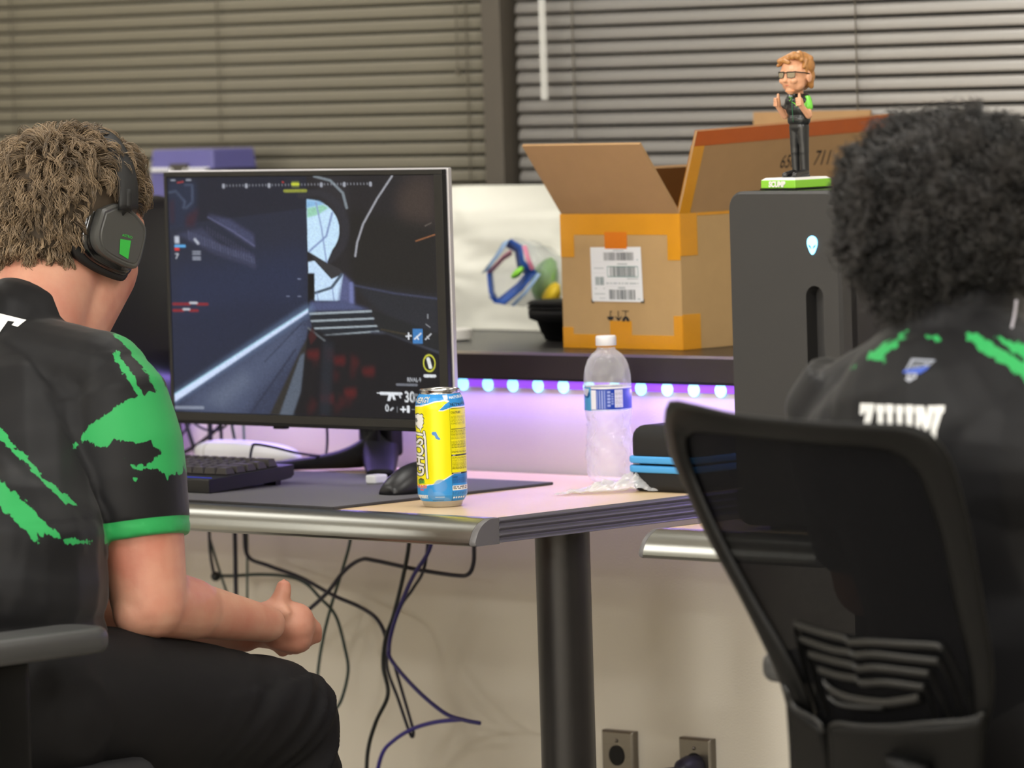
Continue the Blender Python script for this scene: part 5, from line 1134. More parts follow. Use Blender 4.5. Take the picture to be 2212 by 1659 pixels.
# the stretched mesh between the frame sides
Lf, Rt, Tp = rs(lf_i, 50), rs(rt_i, 50), rs(top_i, 50); Bt = np.linspace(Lf[-1], Rt[-1], 50); G = []
for i in range(50):
    v = i / 49; row = []
    for j in range(50):
        s_ = j / 49
        p = (1 - v) * Tp[j] + v * Bt[j] + (1 - s_) * Lf[i] + s_ * Rt[i] - ((1 - s_) * (1 - v) * Tp[0] + s_ * (1 - v) * Tp[-1] + (1 - s_) * v * Bt[0] + s_ * v * Bt[-1])
        row.append(bsurf(p[0], p[1], -.003 + .008 * math.sin(PI * s_) * math.sin(PI * v)))
    G.append(row)
obj('back_mesh', MB().sheet(G), M_mesh, chair, smooth=True, fixn=False)
cr = lambda x, y: (1400 + x / 2.724, 1200 + y / 2.724)
ribs = [[(870, 400), (1030, 450), (1165, 485), (1185, 505), (1300, 503), (1500, 515), (1700, 527), (1745, 548)], [(900, 485), (1080, 545), (1190, 565), (1222, 580), (1330, 575), (1500, 595), (1715, 618)], [(955, 575), (1100, 615), (1210, 640), (1242, 660), (1350, 655), (1660, 692)], [(1010, 665), (1120, 700), (1230, 720), (1262, 745), (1400, 742), (1630, 772)], [(1045, 740), (1090, 790), (1200, 835), (1370, 860), (1500, 850), (1600, 830)], [(1070, 830), (1130, 870), (1250, 890), (1390, 892)], [(870, 420), (900, 560), (950, 760), (1000, 900)], [(905, 480), (960, 640), (1010, 800), (1060, 930)], [(1745, 548), (1800, 650), (1860, 780), (1920, 940)], [(1715, 618), (1760, 700), (1800, 800), (1850, 950)], [(1660, 692), (1700, 780), (1740, 860), (1780, 960)], [(1630, 772), (1660, 850), (1690, 960)]]
lumb = [[(1745 if 0 else x, y) for x, y in r] for r in ribs]
for k, r in enumerate(ribs):
    pts_ = [bsurf(*cr(x, y), .005) for x, y in r]
    mbr = MB(); sp_ = [Vector(tuple(p)) for p in spline(pts_, 6)]
    hgt_ = .0050 if k < 4 else (.0062 if k == 4 else .0035)
    mbr.loops([[p + Vector((0, -.0035, hgt_ * .5)), p + Vector((0, -.0045, -hgt_ * .2)), p + Vector((0, -.001, -hgt_)), p + Vector((0, .003, -hgt_)), p + Vector((0, .003, hgt_ * .5))] for p in sp_])
    obj('lumbar_rib', mbr, M_chrib, chair, auto=60)
# lumbar carrier plate behind the ribs, and the lower back bracket
def patch(Lc, Rc, off, n=24, m=20):
    Lc, Rc = rs(Lc, n), rs(Rc, n); return [[bsurf(*(Lc[i] + (Rc[i] - Lc[i]) * (j / (m - 1))), off) for j in range(m)] for i in range(n)]
obj('lumbar_plate', MB().sheet(patch([cr(900, 430), cr(960, 600), cr(1040, 800), cr(1080, 960)], [cr(1720, 545), cr(1790, 700), cr(1860, 850), cr(1900, 960)], -.006)), mat('lumbar_black', (20, 20, 21), .5), chair, smooth=True, solid=.004, fixn=False)
lip = [cr(*p) for p in [(795, 765), (822, 800), (845, 860), (880, 905), (955, 945), (1010, 985), (1035, 1040)]]; lipr = [cr(*p) for p in [(1070, 1040), (1080, 1000), (1130, 988), (1250, 1002), (1450, 1003), (1650, 985), (1850, 972), (1930, 955), (1975, 930)]]
for P in (lip, lipr): obj('bracket_edge', MB().tube([tuple(p) for p in spline([bsurf(x, y, .019) for x, y in P], 6)], .0028, 8), M_chrib, chair, smooth=True)
obj('back_bracket', MB().sheet(patch([(1706, 1520), (1712, 1600), (1716, 1680), (1722, 1760)], [(1778, 1570), (1790, 1620), (1800, 1690), (1808, 1760)], .017, 12, 8)), M_chair, chair, smooth=True, solid=.01, fixn=False)
tpc = rs([(1795, 1568), (1860, 1568), (1960, 1566), (2060, 1560), (2124, 1545)], 24); btc = rs([(1808, 1760), (1900, 1765), (2000, 1765), (2120, 1760)], 24)
obj('back_bracket', MB().sheet([[bsurf(*(tpc[j] + (btc[j] - tpc[j]) * i / 11), .017) for j in range(24)] for i in range(12)]), M_chair, chair, smooth=True, solid=.012, fixn=False)
# seat, arms, column and star base
su, sw = c_bot[0] + .0, c_bot[1] + .27
seat = MB().loops(rbox(su - .245, su + .245, sw - .22, sw + .25, .405, .485, .08, .03)); obj('seat', seat, mat('seat_fabric', (24, 24, 26), .85, var=.2, vscale=200), chair, smooth=True)
obj('seat_pan', MB().loops(rbox(su - .22, su + .22, sw - .2, sw + .22, .385, .412, .07, .01)), M_chair, chair, smooth=True)
spn = [bsurf(1960, 1640, .03), bsurf(1975, 1760, .03)]; spn = [tuple(p) for p in spn] + [(su, sw - .16, .40), (su, sw - .05, .375), (su, sw + .05, .375)]
obj('back_spine', MB().tube(spline(spn, 5), .028, 12, flat=.6), M_chair, chair, smooth=True)
M_arm = mat('dark_grey_arm', (56, 56, 56), .45, var=.05)
for sg in (-1, 1):
    au = su + sg * .262; a0, a1 = sw - .16, sw + .095
    # arm pad
    pad = obj('armrest_pad', MB().loops(rbox(au - .045, au + .045, a0, a1, .632, .664, .035, .012)), M_arm, chair, smooth=True)
    obj('arm_post', MB().loops(rbox(au - .018, au + .018, sw - .09, sw - .02, .40, .632, .016, .004)).tube([(au, sw - .055, .41), (su + sg * .12, sw - .03, .39)], .018, 10), M_chair, chair, auto=40)
obj('gas_column', MB().lathe([(.030, .10), (.030, .22), (.018, .225), (.018, .385)], (su, sw, 0), 24), M_blk, chair, auto=40)
for k in range(5):
    a = 2 * PI * k / 5 + .3; ex = Vector((math.cos(a), math.sin(a), 0)); c = Vector((su, sw, 0))
    leg = obj('base_leg', MB().tube([tuple(c + ex * .02 + Vector((0, 0, .115))), tuple(c + ex * .16 + Vector((0, 0, .10))), tuple(c + ex * .30 + Vector((0, 0, .078)))], [.026, .022, .016], 10), M_chair, chair, smooth=True)
    q = c + ex * .30; nx = Vector((-ex.y, ex.x, 0))
    rgc = [[(q.x + nx.x * o_ + .027 * (ex.x * math.cos(t)), q.y + nx.y * o_ + .027 * (ex.y * math.cos(t)), .028 + .0275 * math.sin(t)) for t in np.linspace(0, 2 * PI, 20, endpoint=False)] for o_ in (-.022, .022)]
    obj('caster', MB().loops(rgc), M_blk, leg, bevel=.004)
def copy_tree(o, parent=None):
    c = o.copy(); COL.objects.link(c); c.parent = parent
    for ch in list(o.children): copy_tree(ch, c)
    return c
ar = QD(206, 1376, 6.53)      # front tip of the visible arm pad of the left chair
ch2 = copy_tree(chair); off = np.array([ar[0] + .0 - (su + .262), ar[1] - (sw + .095), 0]); ch2.location = chair.location + room2world(off)
ch2['label'] = 'second office chair under the left player, only its grey armrest showing at the left edge'
print('left chair offset', off, 'arm z', ar[2])
# ================================================================ people
from mathutils.bvhtree import BVHTree
def skin_mat(name, col, warm):
    m, nt, b = newmat(name); N = nt.nodes; L = nt.links
    tc = N.new('ShaderNodeTexCoord'); n = N.new('ShaderNodeTexNoise'); n.inputs['Scale'].default_value = 14; n.inputs['Detail'].default_value = 6; L.new(tc.outputs['Object'], n.inputs['Vector'])
    mx = N.new('ShaderNodeMix'); mx.data_type = 'RGBA'; mx.inputs[6].default_value = (*S(col), 1); mx.inputs[7].default_value = (*S(warm), 1); mr = N.new('ShaderNodeMapRange'); mr.inputs[1].default_value = .35; mr.inputs[2].default_value = .7
    L.new(n.outputs['Fac'], mr.inputs[0]); L.new(mr.outputs[0], mx.inputs[0]); L.new(mx.outputs[2], b.inputs['Base Color'])
    b.inputs['Roughness'].default_value = .55; b.inputs['Subsurface Weight'].default_value = .12; b.inputs['Subsurface Radius'].default_value = (.02, .008, .004); b.inputs['Subsurface Scale'].default_value = .5
    n2 = N.new('ShaderNodeTexNoise'); n2.inputs['Scale'].default_value = 260; L.new(tc.outputs['Object'], n2.inputs['Vector']); bp = N.new('ShaderNodeBump'); bp.inputs['Strength'].default_value = .15; bp.inputs['Distance'].default_value = .001; L.new(n2.outputs['Fac'], bp.inputs['Height']); L.new(bp.outputs[0], b.inputs['Normal'])
    return m
def jersey_mat(name, green, thr=.0):
    """black sports cloth with brush stroke print: attribute 'ink' is a distance to the printed areas, 'hem' marks the trim"""
    m, nt, b = newmat(name); N = nt.nodes; L = nt.links
    at = N.new('ShaderNodeAttribute'); at.attribute_name = 'ink'; hm = N.new('ShaderNodeAttribute'); hm.attribute_name = 'hem'
    tc = N.new('ShaderNodeTexCoord'); mp = N.new('ShaderNodeMapping'); mp.inputs['Rotation'].default_value = (0, .7, 0); mp.inputs['Scale'].default_value = (1, 1, .35); L.new(tc.outputs['Object'], mp.inputs[0])
    n = N.new('ShaderNodeTexNoise'); n.inputs['Scale'].default_value = 130; n.inputs['Detail'].default_value = 5; n.inputs['Roughness'].default_value = .6; L.new(mp.outputs[0], n.inputs['Vector'])
    s1 = N.new('ShaderNodeMath'); s1.operation = 'SUBTRACT'; L.new(n.outputs['Fac'], s1.inputs[0]); s1.inputs[1].default_value = .5
    s2 = N.new('ShaderNodeMath'); s2.operation = 'MULTIPLY_ADD'; L.new(s1.outputs[0], s2.inputs[0]); s2.inputs[1].default_value = .017; L.new(at.outputs['Fac'], s2.inputs[2])
    mr = N.new('ShaderNodeMapRange'); mr.inputs[1].default_value = -.0003; mr.inputs[2].default_value = .0003; L.new(s2.outputs[0], mr.inputs[0])
    mr2 = N.new('ShaderNodeMapRange'); mr2.inputs[1].default_value = -.0003; mr2.inputs[2].default_value = .0003; L.new(hm.outputs['Fac'], mr2.inputs[0])
    mxm = N.new('ShaderNodeMath'); mxm.operation = 'MAXIMUM'; L.new(mr.outputs[0], mxm.inputs[0]); L.new(mr2.outputs[0], mxm.inputs[1])
    mx = N.new('ShaderNodeMix'); mx.data_type = 'RGBA'; mx.inputs[6].default_value = (*S((13, 13, 16)), 1); mx.inputs[7].default_value = (*S(green), 1); L.new(mxm.outputs[0], mx.inputs[0]); L.new(mx.outputs[2], b.inputs['Base Color'])
    b.inputs['Roughness'].default_value = .52; b.inputs['Sheen Weight'].default_value = .12; b.inputs['Specular IOR Level'].default_value = .2
    n3 = N.new('ShaderNodeTexNoise'); n3.inputs['Scale'].default_value = 1400; L.new(tc.outputs['Object'], n3.inputs['Vector']); bp = N.new('ShaderNodeBump'); bp.inputs['Strength'].default_value = .12; bp.inputs['Distance'].default_value = .0008; L.new(n3.outputs['Fac'], bp.inputs['Height']); L.new(bp.outputs[0], b.inputs['Normal'])
    return m
def roomw(a): return np.stack([a[..., 0] * U.x + a[..., 1] * W.x, a[..., 0] * U.y + a[..., 1] * W.y, a[..., 2]], -1)
def sdist(X, Z, polys):
    """signed distance (inside positive) to a union of outlines"""
    best = np.full(X.shape, -1.0)
    for P in polys:
        P = np.array(P); ins = np.zeros(X.shape, bool); D = np.full(X.shape, 1e9)
        for k in range(len(P)):
            (xa, ya), (xb, yb) = P[k], P[(k + 1) % len(P)]
            if ya != yb: ins ^= ((ya > Z) != (yb > Z)) & (X < (xb - xa) * (Z - ya) / (yb - ya) + xa)
            t = np.clip(((X - xa) * (xb - xa) + (Z - ya) * (yb - ya)) / max(1e-12, (xb - xa) ** 2 + (yb - ya) ** 2), 0, 1)
            D = np.minimum(D, np.hypot(X - xa - t * (xb - xa), Z - ya - t * (yb - ya)))
        best = np.maximum(best, np.where(ins, D, -D))
    return best
def xz(P, D):
    """outline points drawn on the garment's side plane at depth D"""
    out = []
    for p in P: q = QD(p[0], p[1], D); w_ = room2world(q); out.append((w_.x, w_.z))
    return out
def print_attr(o, polys_px, D, hem=None, side=-.05):
    v = getv(o); n = getn(o); vw = roomw(v); nw = roomw(n)
    k = D / vw[:, 1]
    X = vw[:, 0] * k; Z = CAM_H + (vw[:, 2] - CAM_H) * k
    sd = sdist(X, Z, [xz(P, D) for P in polys_px]); sd[nw[:, 1] > -side * 0 + .25] = -1
    fattr(o, 'ink', sd); fattr(o, 'hem', hem(v) if hem is not None else np.full(len(v), -1.0))
def wrinkle(o, fn):
    v = getv(o); n = getn(o); d = np.array([fn(p) for p in v]); setv(o, v + n * d[:, None])
def decal(name, tris, o, m, parent, off=.0009, maxe=.006):
    """lay triangles (room points seen from the camera side) on the surface of o"""
    bm = bmesh.new()
    for t in tris:
        bm.faces.new([bm.verts.new(Vector(tuple(p))) for p in t])
    for _ in range(6):
        es = [e for e in bm.edges if e.calc_length() > maxe]
        if not es: break
        bmesh.ops.subdivide_edges(bm, edges=es, cuts=1)
    bmesh.ops.triangulate(bm, faces=bm.faces)
    og = ORI[o.name]; vs = [Vector(tuple(p)) for p in getv(o)]; bvh = BVHTree.FromPolygons(vs, [tuple(p.vertices) for p in o.data.polygons]); c = Vector(tuple(toroom(C0)))
    bad = []
    for v in bm.verts:
        d = (v.co - c).normalized(); h = bvh.ray_cast(v.co - d * .8, d)
        if h[0] is None: bad.append(v)
        else: v.co = h[0] - d * off
    bmesh.ops.delete(bm, geom=bad, context='VERTS')
    bm.verts.index_update()
    mb = MB(); mb.v = [tuple(v.co) for v in bm.verts]; mb.f = [tuple(v.index for v in f.verts) for f in bm.faces]; mb.m = [0] * len(mb.f); bm.free()
    return obj(name, mb, m, parent, fixn=False)
def fan(P): 
    from mathutils.geometry import tessellate_polygon
    Q = [Vector((x, y, 0)) for x, y in P]; return [[P[i] for i in t] for t in tessellate_polygon([Q])]
def strands_mesh(name, paths, r0, r1, m, parent, rnd):
    """paths (K, n, 3) room points -> tapered 3-sided tubes in one mesh with a 'rnd' tone attribute"""
    K, n, _ = paths.shape; T = np.gradient(paths, axis=1); T /= np.linalg.norm(T, axis=2, keepdims=True) + 1e-9
    ref = np.array([.31, .52, .79]); A = np.cross(T, ref); A /= np.linalg.norm(A, axis=2, keepdims=True) + 1e-9; B = np.cross(T, A)
    R = np.linspace(r0, r1, n)[None, :, None, None]; an = np.arange(3) * 2 * PI / 3
    ring = paths[:, :, None, :] + R * (np.cos(an)[None, None, :, None] * A[:, :, None, :] + np.sin(an)[None, None, :, None] * B[:, :, None, :])
    v = ring.reshape(-1, 3) - ORI[parent.name]; base = (np.arange(K) * n * 3)[:, None, None] + (np.arange(n - 1) * 3)[None, :, None]
    a = base + np.arange(3)[None, None, :]; b = base + ((np.arange(3) + 1) % 3)[None, None, :]; q = np.stack([a, b, b + 3, a + 3], -1).reshape(-1, 4)
    me = bpy.data.meshes.new(name); me.vertices.add(len(v)); me.vertices.foreach_set('co', v.ravel()); me.loops.add(q.size); me.loops.foreach_set('vertex_index', q.ravel())
    me.polygons.add(len(q)); me.polygons.foreach_set('loop_start', np.arange(0, q.size, 4)); me.update(calc_edges=True); me.polygons.foreach_set('use_smooth', [True] * len(q))
    me.materials.append(m); o = bpy.data.objects.new(name, me); COL.objects.link(o); o.parent = parent; ORI[o.name] = ORI[parent.name]
    fattr(o, 'rnd', np.repeat(rnd, n * 3)); return o
def hair_mat(name, dark, light, rough=.45, spec=.5):
    m, nt, b = newmat(name); N = nt.nodes; L = nt.links; at = N.new('ShaderNodeAttribute'); at.attribute_name = 'rnd'
    mx = N.new('ShaderNodeMix'); mx.data_type = 'RGBA'; mx.inputs[6].default_value = (*S(dark), 1); mx.inputs[7].default_value = (*S(light), 1); L.new(at.outputs['Fac'], mx.inputs[0]); L.new(mx.outputs[2], b.inputs['Base Color'])
    b.inputs['Roughness'].default_value = rough; b.inputs['Specular IOR Level'].default_value = spec; return m
V3 = lambda *a: np.array(a, float)
def face_parts(mb, c, k=1.0):
    """nose, brow, lips, ears on a head at c that looks towards +w"""
    x, y, z = c; mb.capsule((x, y + .092 * k, z + .004), (x, y + .110 * k, z - .030), .009, .013); mb.capsule((x - .013, y + .098 * k, z - .034), (x + .013, y + .098 * k, z - .034), .008, .008)
    mb.capsule((x - .034, y + .078 * k, z + .022), (x + .034, y + .078 * k, z + .022), .014, .014); mb.capsule((x - .018, y + .088 * k, z - .062), (x + .018, y + .088 * k, z - .062), .008, .008); mb.capsule((x - .015, y + .086 * k, z - .072), (x + .015, y + .086 * k, z - .072), .009, .009)
    mb.ball((x, y + .072 * k, z - .098), (.026, .022, .020))
    for s in (-1, 1): mb.ball((x + s * .043, y + .060 * k, z - .030), (.024, .024, .026)); mb.ball((x + s * .079, y + .004, z - .015), (.009, .019, .031))
def finger(mb, P, r):
    for a, b, i in zip(P[:-1], P[1:], range(9)): mb.capsule(a, b, r * (1 - .07 * i), r * (.95 - .07 * i), seg=12)

# ---------------------------------------------------------------- the left player
p1 = thing('person', 'seated person in black and green jersey and black trousers, leaning forward, short wavy brown hair', 'person', (-5.13, 4.42, 0))
HC = QD(150, 446, 7.02); hx, hy, hz2 = HC
RSH = QD(258, 852, 6.80); LSH = RSH - V3(.375, 0, 0); SHC = (RSH + LSH) / 2
HIPC = V3(-5.13, 4.40, .575); RH = HIPC + V3(.10, 0, -.02); LH = HIPC + V3(-.10, 0, -.02)
REL = QD(322, 1298, 6.765); RWR = QD(578, 1348, 6.97)
RKN = QD(618, 1548, 6.98); LKN = RKN + V3(-.36, .02, 0)
LEL = V3(LSH[0] - .05, REL[1] + .06, REL[2] + .02); LWR = V3(RWR[0] - .075, RWR[1] + .03, RWR[2] - .02)
RAN = V3(RKN[0] + .0, RKN[1] + .02, .10); LAN = V3(LKN[0] - .02, LKN[1] + .05, .10)
print('p1 head', HC, 'sh', RSH, 'elb', REL, 'wrist', RWR, 'knee', RKN)
M_skin1 = skin_mat('fair_skin', (202, 152, 128), (184, 118, 98))
def body1(mb):
    c = HC
    mb.ball(c + V3(0, 0, .006), (.073, .094, .076)); mb.ball(c + V3(0, .022, -.045), (.062, .070, .070)); mb.capsule(c + V3(0, .03, -.080), c + V3(0, .060, -.092), .044, .030)
    for s in (-1, 1): mb.capsule(c + V3(s * .050, .015, -.060), c + V3(s * .024, .068, -.094), .022, .017)
    face_parts(mb, c)
    nb_ = V3(SHC[0] + .005, SHC[1] + .00, SHC[2] + .055)
    mb.capsule(nb_, c + V3(0, -.012, -.055), .074, .058, seg=28); mb.capsule(nb_ + V3(-.04, -.01, -.005), c + V3(0, -.04, -.07), .05, .040); mb.capsule(nb_ + V3(.0, .040, -.01), c + V3(0, .042, -.082), .060, .056)
    for s, sh in ((1, RSH), (-1, LSH)): mb.capsule(nb_ + V3(s * .02, 0, -.005), sh + V3(-s * .06, 0, .0), .046, .036)
    mb.capsule(SHC + V3(-.09, 0, -.06), SHC + V3(.09, 0, -.06), .095, .095); mb.capsule(SHC + V3(0, -.03, -.06), HIPC + V3(0, .0, .12), .12, .09, fl=.8, up=(0, 1, 0)); mb.capsule(HIPC + V3(0, 0, .12), HIPC, .09, .08); mb.capsule(LH + V3(0, -.02, -.01), RH + V3(0, -.02, -.01), .072, .072)
    for sh, el, wr in ((RSH, REL, RWR), (LSH, LEL, LWR)):
        mb.capsule(sh + V3(0, 0, -.035), sh + (el - sh) * .5, .042, .060); mb.capsule(sh + (el - sh) * .5, el, .061, .049); mb.capsule(el, el + (wr - el) * .35, .046, .040); mb.capsule(el + (wr - el) * .3, wr, .038, .0240)
    for h, k, a in ((RH, RKN, RAN), (LH, LKN, LAN)):
        mb.capsule(h + V3(0, 0, -.01), k, .066, .050); mb.capsule(k, k + (a - k) * .4, .050, .050); mb.capsule(k + (a - k) * .4, a, .052, .035); mb.capsule(a, a + V3(0, .15, -.055), .034, .028)
    mb.capsule(REL + V3(0, -.018, -.012), REL + V3(0, .01, -.01), .034, .034)
    # right hand: back of the hand up, thumb raised, fingers folded over the other hand
    D0 = 7.03; q = lambda x, y, d=0: QD(x, y, D0 + d)
    mb.capsule(q(578, 1348), q(628, 1352), .026, .032, fl=.8); mb.capsule(q(600, 1335), q(640, 1340), .026, .024); mb.capsule(q(600, 1365), q(636, 1375), .024, .024)
    finger(mb, [q(590, 1325, -.005), q(602, 1300, -.008), q(611, 1282, -.008), q(613, 1268, -.006)], .0135)
    finger(mb, [q(636, 1334), q(664, 1340, .01), q(682, 1358, .02), q(683, 1378, .03)], .0110); finger(mb, [q(636, 1352), q(656, 1364, .01), q(664, 1382, .025), q(655, 1392, .04)], .0108)
    finger(mb, [q(632, 1366), q(650, 1382, .01), q(654, 1396, .025), q(642, 1400, .04)], .0100); finger(mb, [q(624, 1378), q(640, 1392, .01), q(642, 1402, .02), q(630, 1404, .035)], .0088)
    # left hand under it
    lw = LWR; t = q(648, 1370, .07)
    mb.capsule(lw, lw + (t - lw) * .55, .026, .034, fl=.6, up=(0, 0, 1))
    for k in range(4): a = lw + (t - lw) * .55 + V3(.0, .018 - k * .014, -.002 * k); finger(mb, [a, a + (t - lw) * .22 + V3(0, 0, -.004), a + (t - lw) * .36 + V3(0, 0, -.016)], .0098 - .0004 * k)
    finger(mb, [lw + V3(.01, -.01, .02), lw + V3(.04, .0, .035), lw + V3(.065, .01, .03)], .012)
bo1 = MB(); body1(bo1); b1 = obj('body', bo1, M_skin1, p1)
bake(b1, [('REMESH', dict(mode='VOXEL', voxel_size=.0038, adaptivity=0)), ('SMOOTH', dict(factor=.5, iterations=8))])
for s in (-1, 1): obj('eye', MB().ball(HC + V3(s * .030, .073, .0), .0115), M_btop, p1, smooth=True)
def tube_flat(mb, P, R, seg=36, fl=None, up=(0, 1, 0)):
    """sleeve or leg: rings of changing radius, flat ends"""
    P = [Vector(tuple(p)) for p in P]; rg = []
    for i, p in enumerate(P):
        T = (P[min(i + 1, len(P) - 1)] - P[max(0, i - 1)]).normalized(); A = (Vector(up) - T * Vector(up).dot(T)).normalized(); B = T.cross(A); r = R[i]; r = r if hasattr(r, '__len__') else (r, r)
        rg.append([p + A * (r[0] * math.cos(2 * PI * j / seg)) + B * (r[1] * math.sin(2 * PI * j / seg)) for j in range(seg)])
    mb.loops(rg)
HEM1 = QD(298, 1166, 6.775)
def jersey1(mb):
    n0 = SHC + V3(.005, -.006, .035)
    for s, sh in ((1, RSH), (-1, LSH)): mb.capsule(n0 + V3(s * .03, -.01, .0), sh + V3(-s * .030, 0, .022), .066, .058); mb.capsule(sh + V3(-s * .055, -.01, -.01), sh + V3(-s * .04, -.015, -.06), .064, .076)
    mb.capsule(SHC + V3(-.09, -.02, -.07), SHC + V3(.09, -.02, -.07), .110, .110); mb.capsule(SHC + V3(-.01, -.045, -.08), HIPC + V3(-.01, .02, .13), .172, .170, fl=.78, up=(0, 1, 0)); mb.capsule(HIPC + V3(-.01, .01, .13), HIPC + V3(-.01, .0, .02), .170, .160, fl=.82, up=(0, 1, 0))
    mb.capsule(n0 + V3(-.01, -.01, 0), n0 + V3(-.004, .010, .046), .078, .070); mb.capsule(n0 + V3(-.02, -.04, .0), n0 + V3(-.015, -.034, .056), .068, .048)
    for sg, sh, el in ((1, RSH, REL), (-1, LSH, LEL)):
        d = (el - sh) if sg < 0 else (HEM1 - RSH) / .72
        tube_flat(mb, [sh + V3(-sg * .02, 0, .035), sh, sh + d * .12, sh + d * .25, sh + d * .42, sh + d * .6, sh + d * .72], [.040, .060, .067, .072, .073, .069, .0665]); mb.ball(sh + V3(-sg * .004, 0, -.004), .058)
jb = MB(); jersey1(jb); j1 = obj('jersey', jb, jersey_mat('jersey_cloth', (42, 150, 80)), p1)
bake(j1, [('REMESH', dict(mode='VOXEL', voxel_size=.0042, adaptivity=0)), ('SMOOTH', dict(factor=.5, iterations=4))])
arm_ax = (HEM1 - RSH); arm_l = np.linalg.norm(arm_ax); arm_ax /= arm_l
def fold1(p):
    q = Vector((p[0] * 3.2 + p[2] * 5, p[1] * 4 - p[2] * 5, p[2] * 16 + p[0] * 6)); t = np.dot(p - RSH, arm_ax); rad = np.linalg.norm(p - RSH - arm_ax * t)
    low = max(0, min(1, (.84 - p[2]) / .12)); onarm = rad < .085 and 0 < t < arm_l + .02
    a = .0115 * low * (1 - .8 * onarm) + .0016
    w_ = mnoise.noise(q) ; w2 = mnoise.noise(Vector((p[0] * 9 - p[2] * 16, p[1] * 5, p[2] * 14 + p[0] * 22)))
    return a * w_ + .0035 * w2 * (1 if .78 < p[2] < .98 and not onarm else .35) - .006 * math.exp(-((p[2] - .655) / .012) ** 2) * (0 if onarm else 1)
wrinkle(j1, fold1)
v = getv(j1); t_ = (v - RSH) @ arm_ax; rad = np.linalg.norm(v - RSH - t_[:, None] * arm_ax, axis=1)
seamd = -np.abs(t_ - (arm_l - .019)); 
vs = v.copy(); nn = getn(j1); gro = np.exp(-((t_ - (arm_l - .0185)) / .0016) ** 2) * (rad < .085) * .0022; vs -= nn * gro[:, None]; setv(j1, vs)
LAX = LEL - LSH; lal = np.linalg.norm(LAX) * .725; LAX = LAX / np.linalg.norm(LAX)
def hem1(v):
    t = (v - RSH) @ arm_ax; rad = np.linalg.norm(v - RSH - t[:, None] * arm_ax, axis=1); a = np.where((rad < .085) & (t < arm_l + .006), t - (arm_l - .0215), -1)
    t = (v - LSH) @ LAX; rad = np.linalg.norm(v - LSH - t[:, None] * LAX, axis=1); b_ = np.where((rad < .08) & (t < lal + .006), t - (lal - .0215), -1); return np.maximum(a, b_)
ink1 = [[(183, 686), (235, 699), (262, 712), (312, 762), (345, 805), (362, 846), (336, 847), (322, 815), (300, 785), (270, 750), (240, 715), (210, 700)],
        [(243, 760), (252, 756), (262, 778), (282, 800), (296, 830), (311, 853), (296, 858), (285, 835), (265, 805), (250, 780)],
        [(362, 844), (330, 846), (290, 858), (245, 880), (205, 910), (178, 938), (152, 972), (172, 964), (182, 948), (206, 956), (202, 966), (232, 961), (250, 949), (300, 956), (328, 950), (330, 965), (345, 975), (340, 985), (325, 1000), (300, 1003), (283, 1003), (290, 1015), (330, 1012), (350, 1018), (360, 1034), (370, 1025), (400, 1022), (400, 900), (385, 860)],
        [(266, 988), (271, 990), (270, 996), (265, 995)], [(284, 1032), (296, 1032), (295, 1037), (284, 1037)],
        [(-40, 880), (0, 918), (25, 955), (60, 990), (95, 1030), (125, 1055), (150, 1075), (170, 1094), (150, 1090), (125, 1072), (100, 1050), (65, 1008), (40, 987), (0, 948), (-40, 910)],
        [(-40, 1000), (0, 1038), (20, 1053), (60, 1088), (85, 1120), (110, 1140), (140, 1165), (202, 1168), (196, 1176), (145, 1174), (120, 1160), (95, 1150), (100, 1166), (80, 1155), (90, 1182), (60, 1152), (0, 1096), (-40, 1060)]]
print_attr(j1, ink1, 6.84, hem1)
M_wprint = mat('white_print', (226, 226, 224), .55, var=.02)
tp = fan([(-78, 660), (0, 677), (57, 691), (38, 706), (25, 702), (31, 695), (17, 693), (0, 717), (-18, 745), (-44, 738), (-26, 712), (-12, 687), (-44, 680), (-54, 692), (-72, 688)])
decal('printed_letter', [[QD(x, y, 6.7) for x, y in t] for t in tp], j1, M_wprint, p1)
# sleeve seam
def trousers1(mb):
    mb.capsule(LH + V3(0, -.03, -.01), RH + V3(0, -.03, -.01), .112, .112)
    for h, k, a in ((RH, RKN, RAN), (LH, LKN, LAN)):
        tube_flat(mb, [h + V3(0, -.05, 0), h + (k - h) * .25, h + (k - h) * .6, h + (k - h) * .85, k, ], [.105, .099, .088, .078, .070], up=(0, 0, 1)); mb.ball(k + V3(0, .004, -.004), (.065, .066, .066)); mb.capsule(k, k + (a - k) * .45, .064, .066); tube_flat(mb, [k + (a - k) * .4, k + (a - k) * .7, a + V3(0, 0, .02)], [.066, .062, .058])
tb = MB(); trousers1(tb); t1 = obj('trousers', tb, mat('black_trouser_cloth', (16, 15, 16), .8, var=.12, vscale=60, bump=.1, bscale=900, spec=.25), p1)
bake(t1, [('REMESH', dict(mode='VOXEL', voxel_size=.005, adaptivity=0)), ('SMOOTH', dict(factor=.5, iterations=5))])
kd = (RKN - RH) / np.linalg.norm(RKN - RH)
def fold2(p):
    s = np.dot(p - RKN, kd); near = math.exp(-((s + .04) / .13) ** 2)
    q = Vector(((p[2] * 22 - p[1] * 20), p[0] * 5, p[1] * 3)); r = 1 - abs(mnoise.noise(q)) * 2.4
    return .0070 * near * r * (1 if p[2] < .545 else .3) + .0035 * mnoise.noise(Vector(tuple(p * 9)))
wrinkle(t1, fold2)
def shoe(mb, a): mb.capsule(a + V3(0, -.03, -.045), a + V3(0, .12, -.062), .042, .036); mb.capsule(a + V3(0, -.01, -.01), a + V3(0, .05, -.03), .044, .040); mb.box(a[0] - .042, a[0] + .042, a[1] - .07, a[1] + .155, .001, .022)
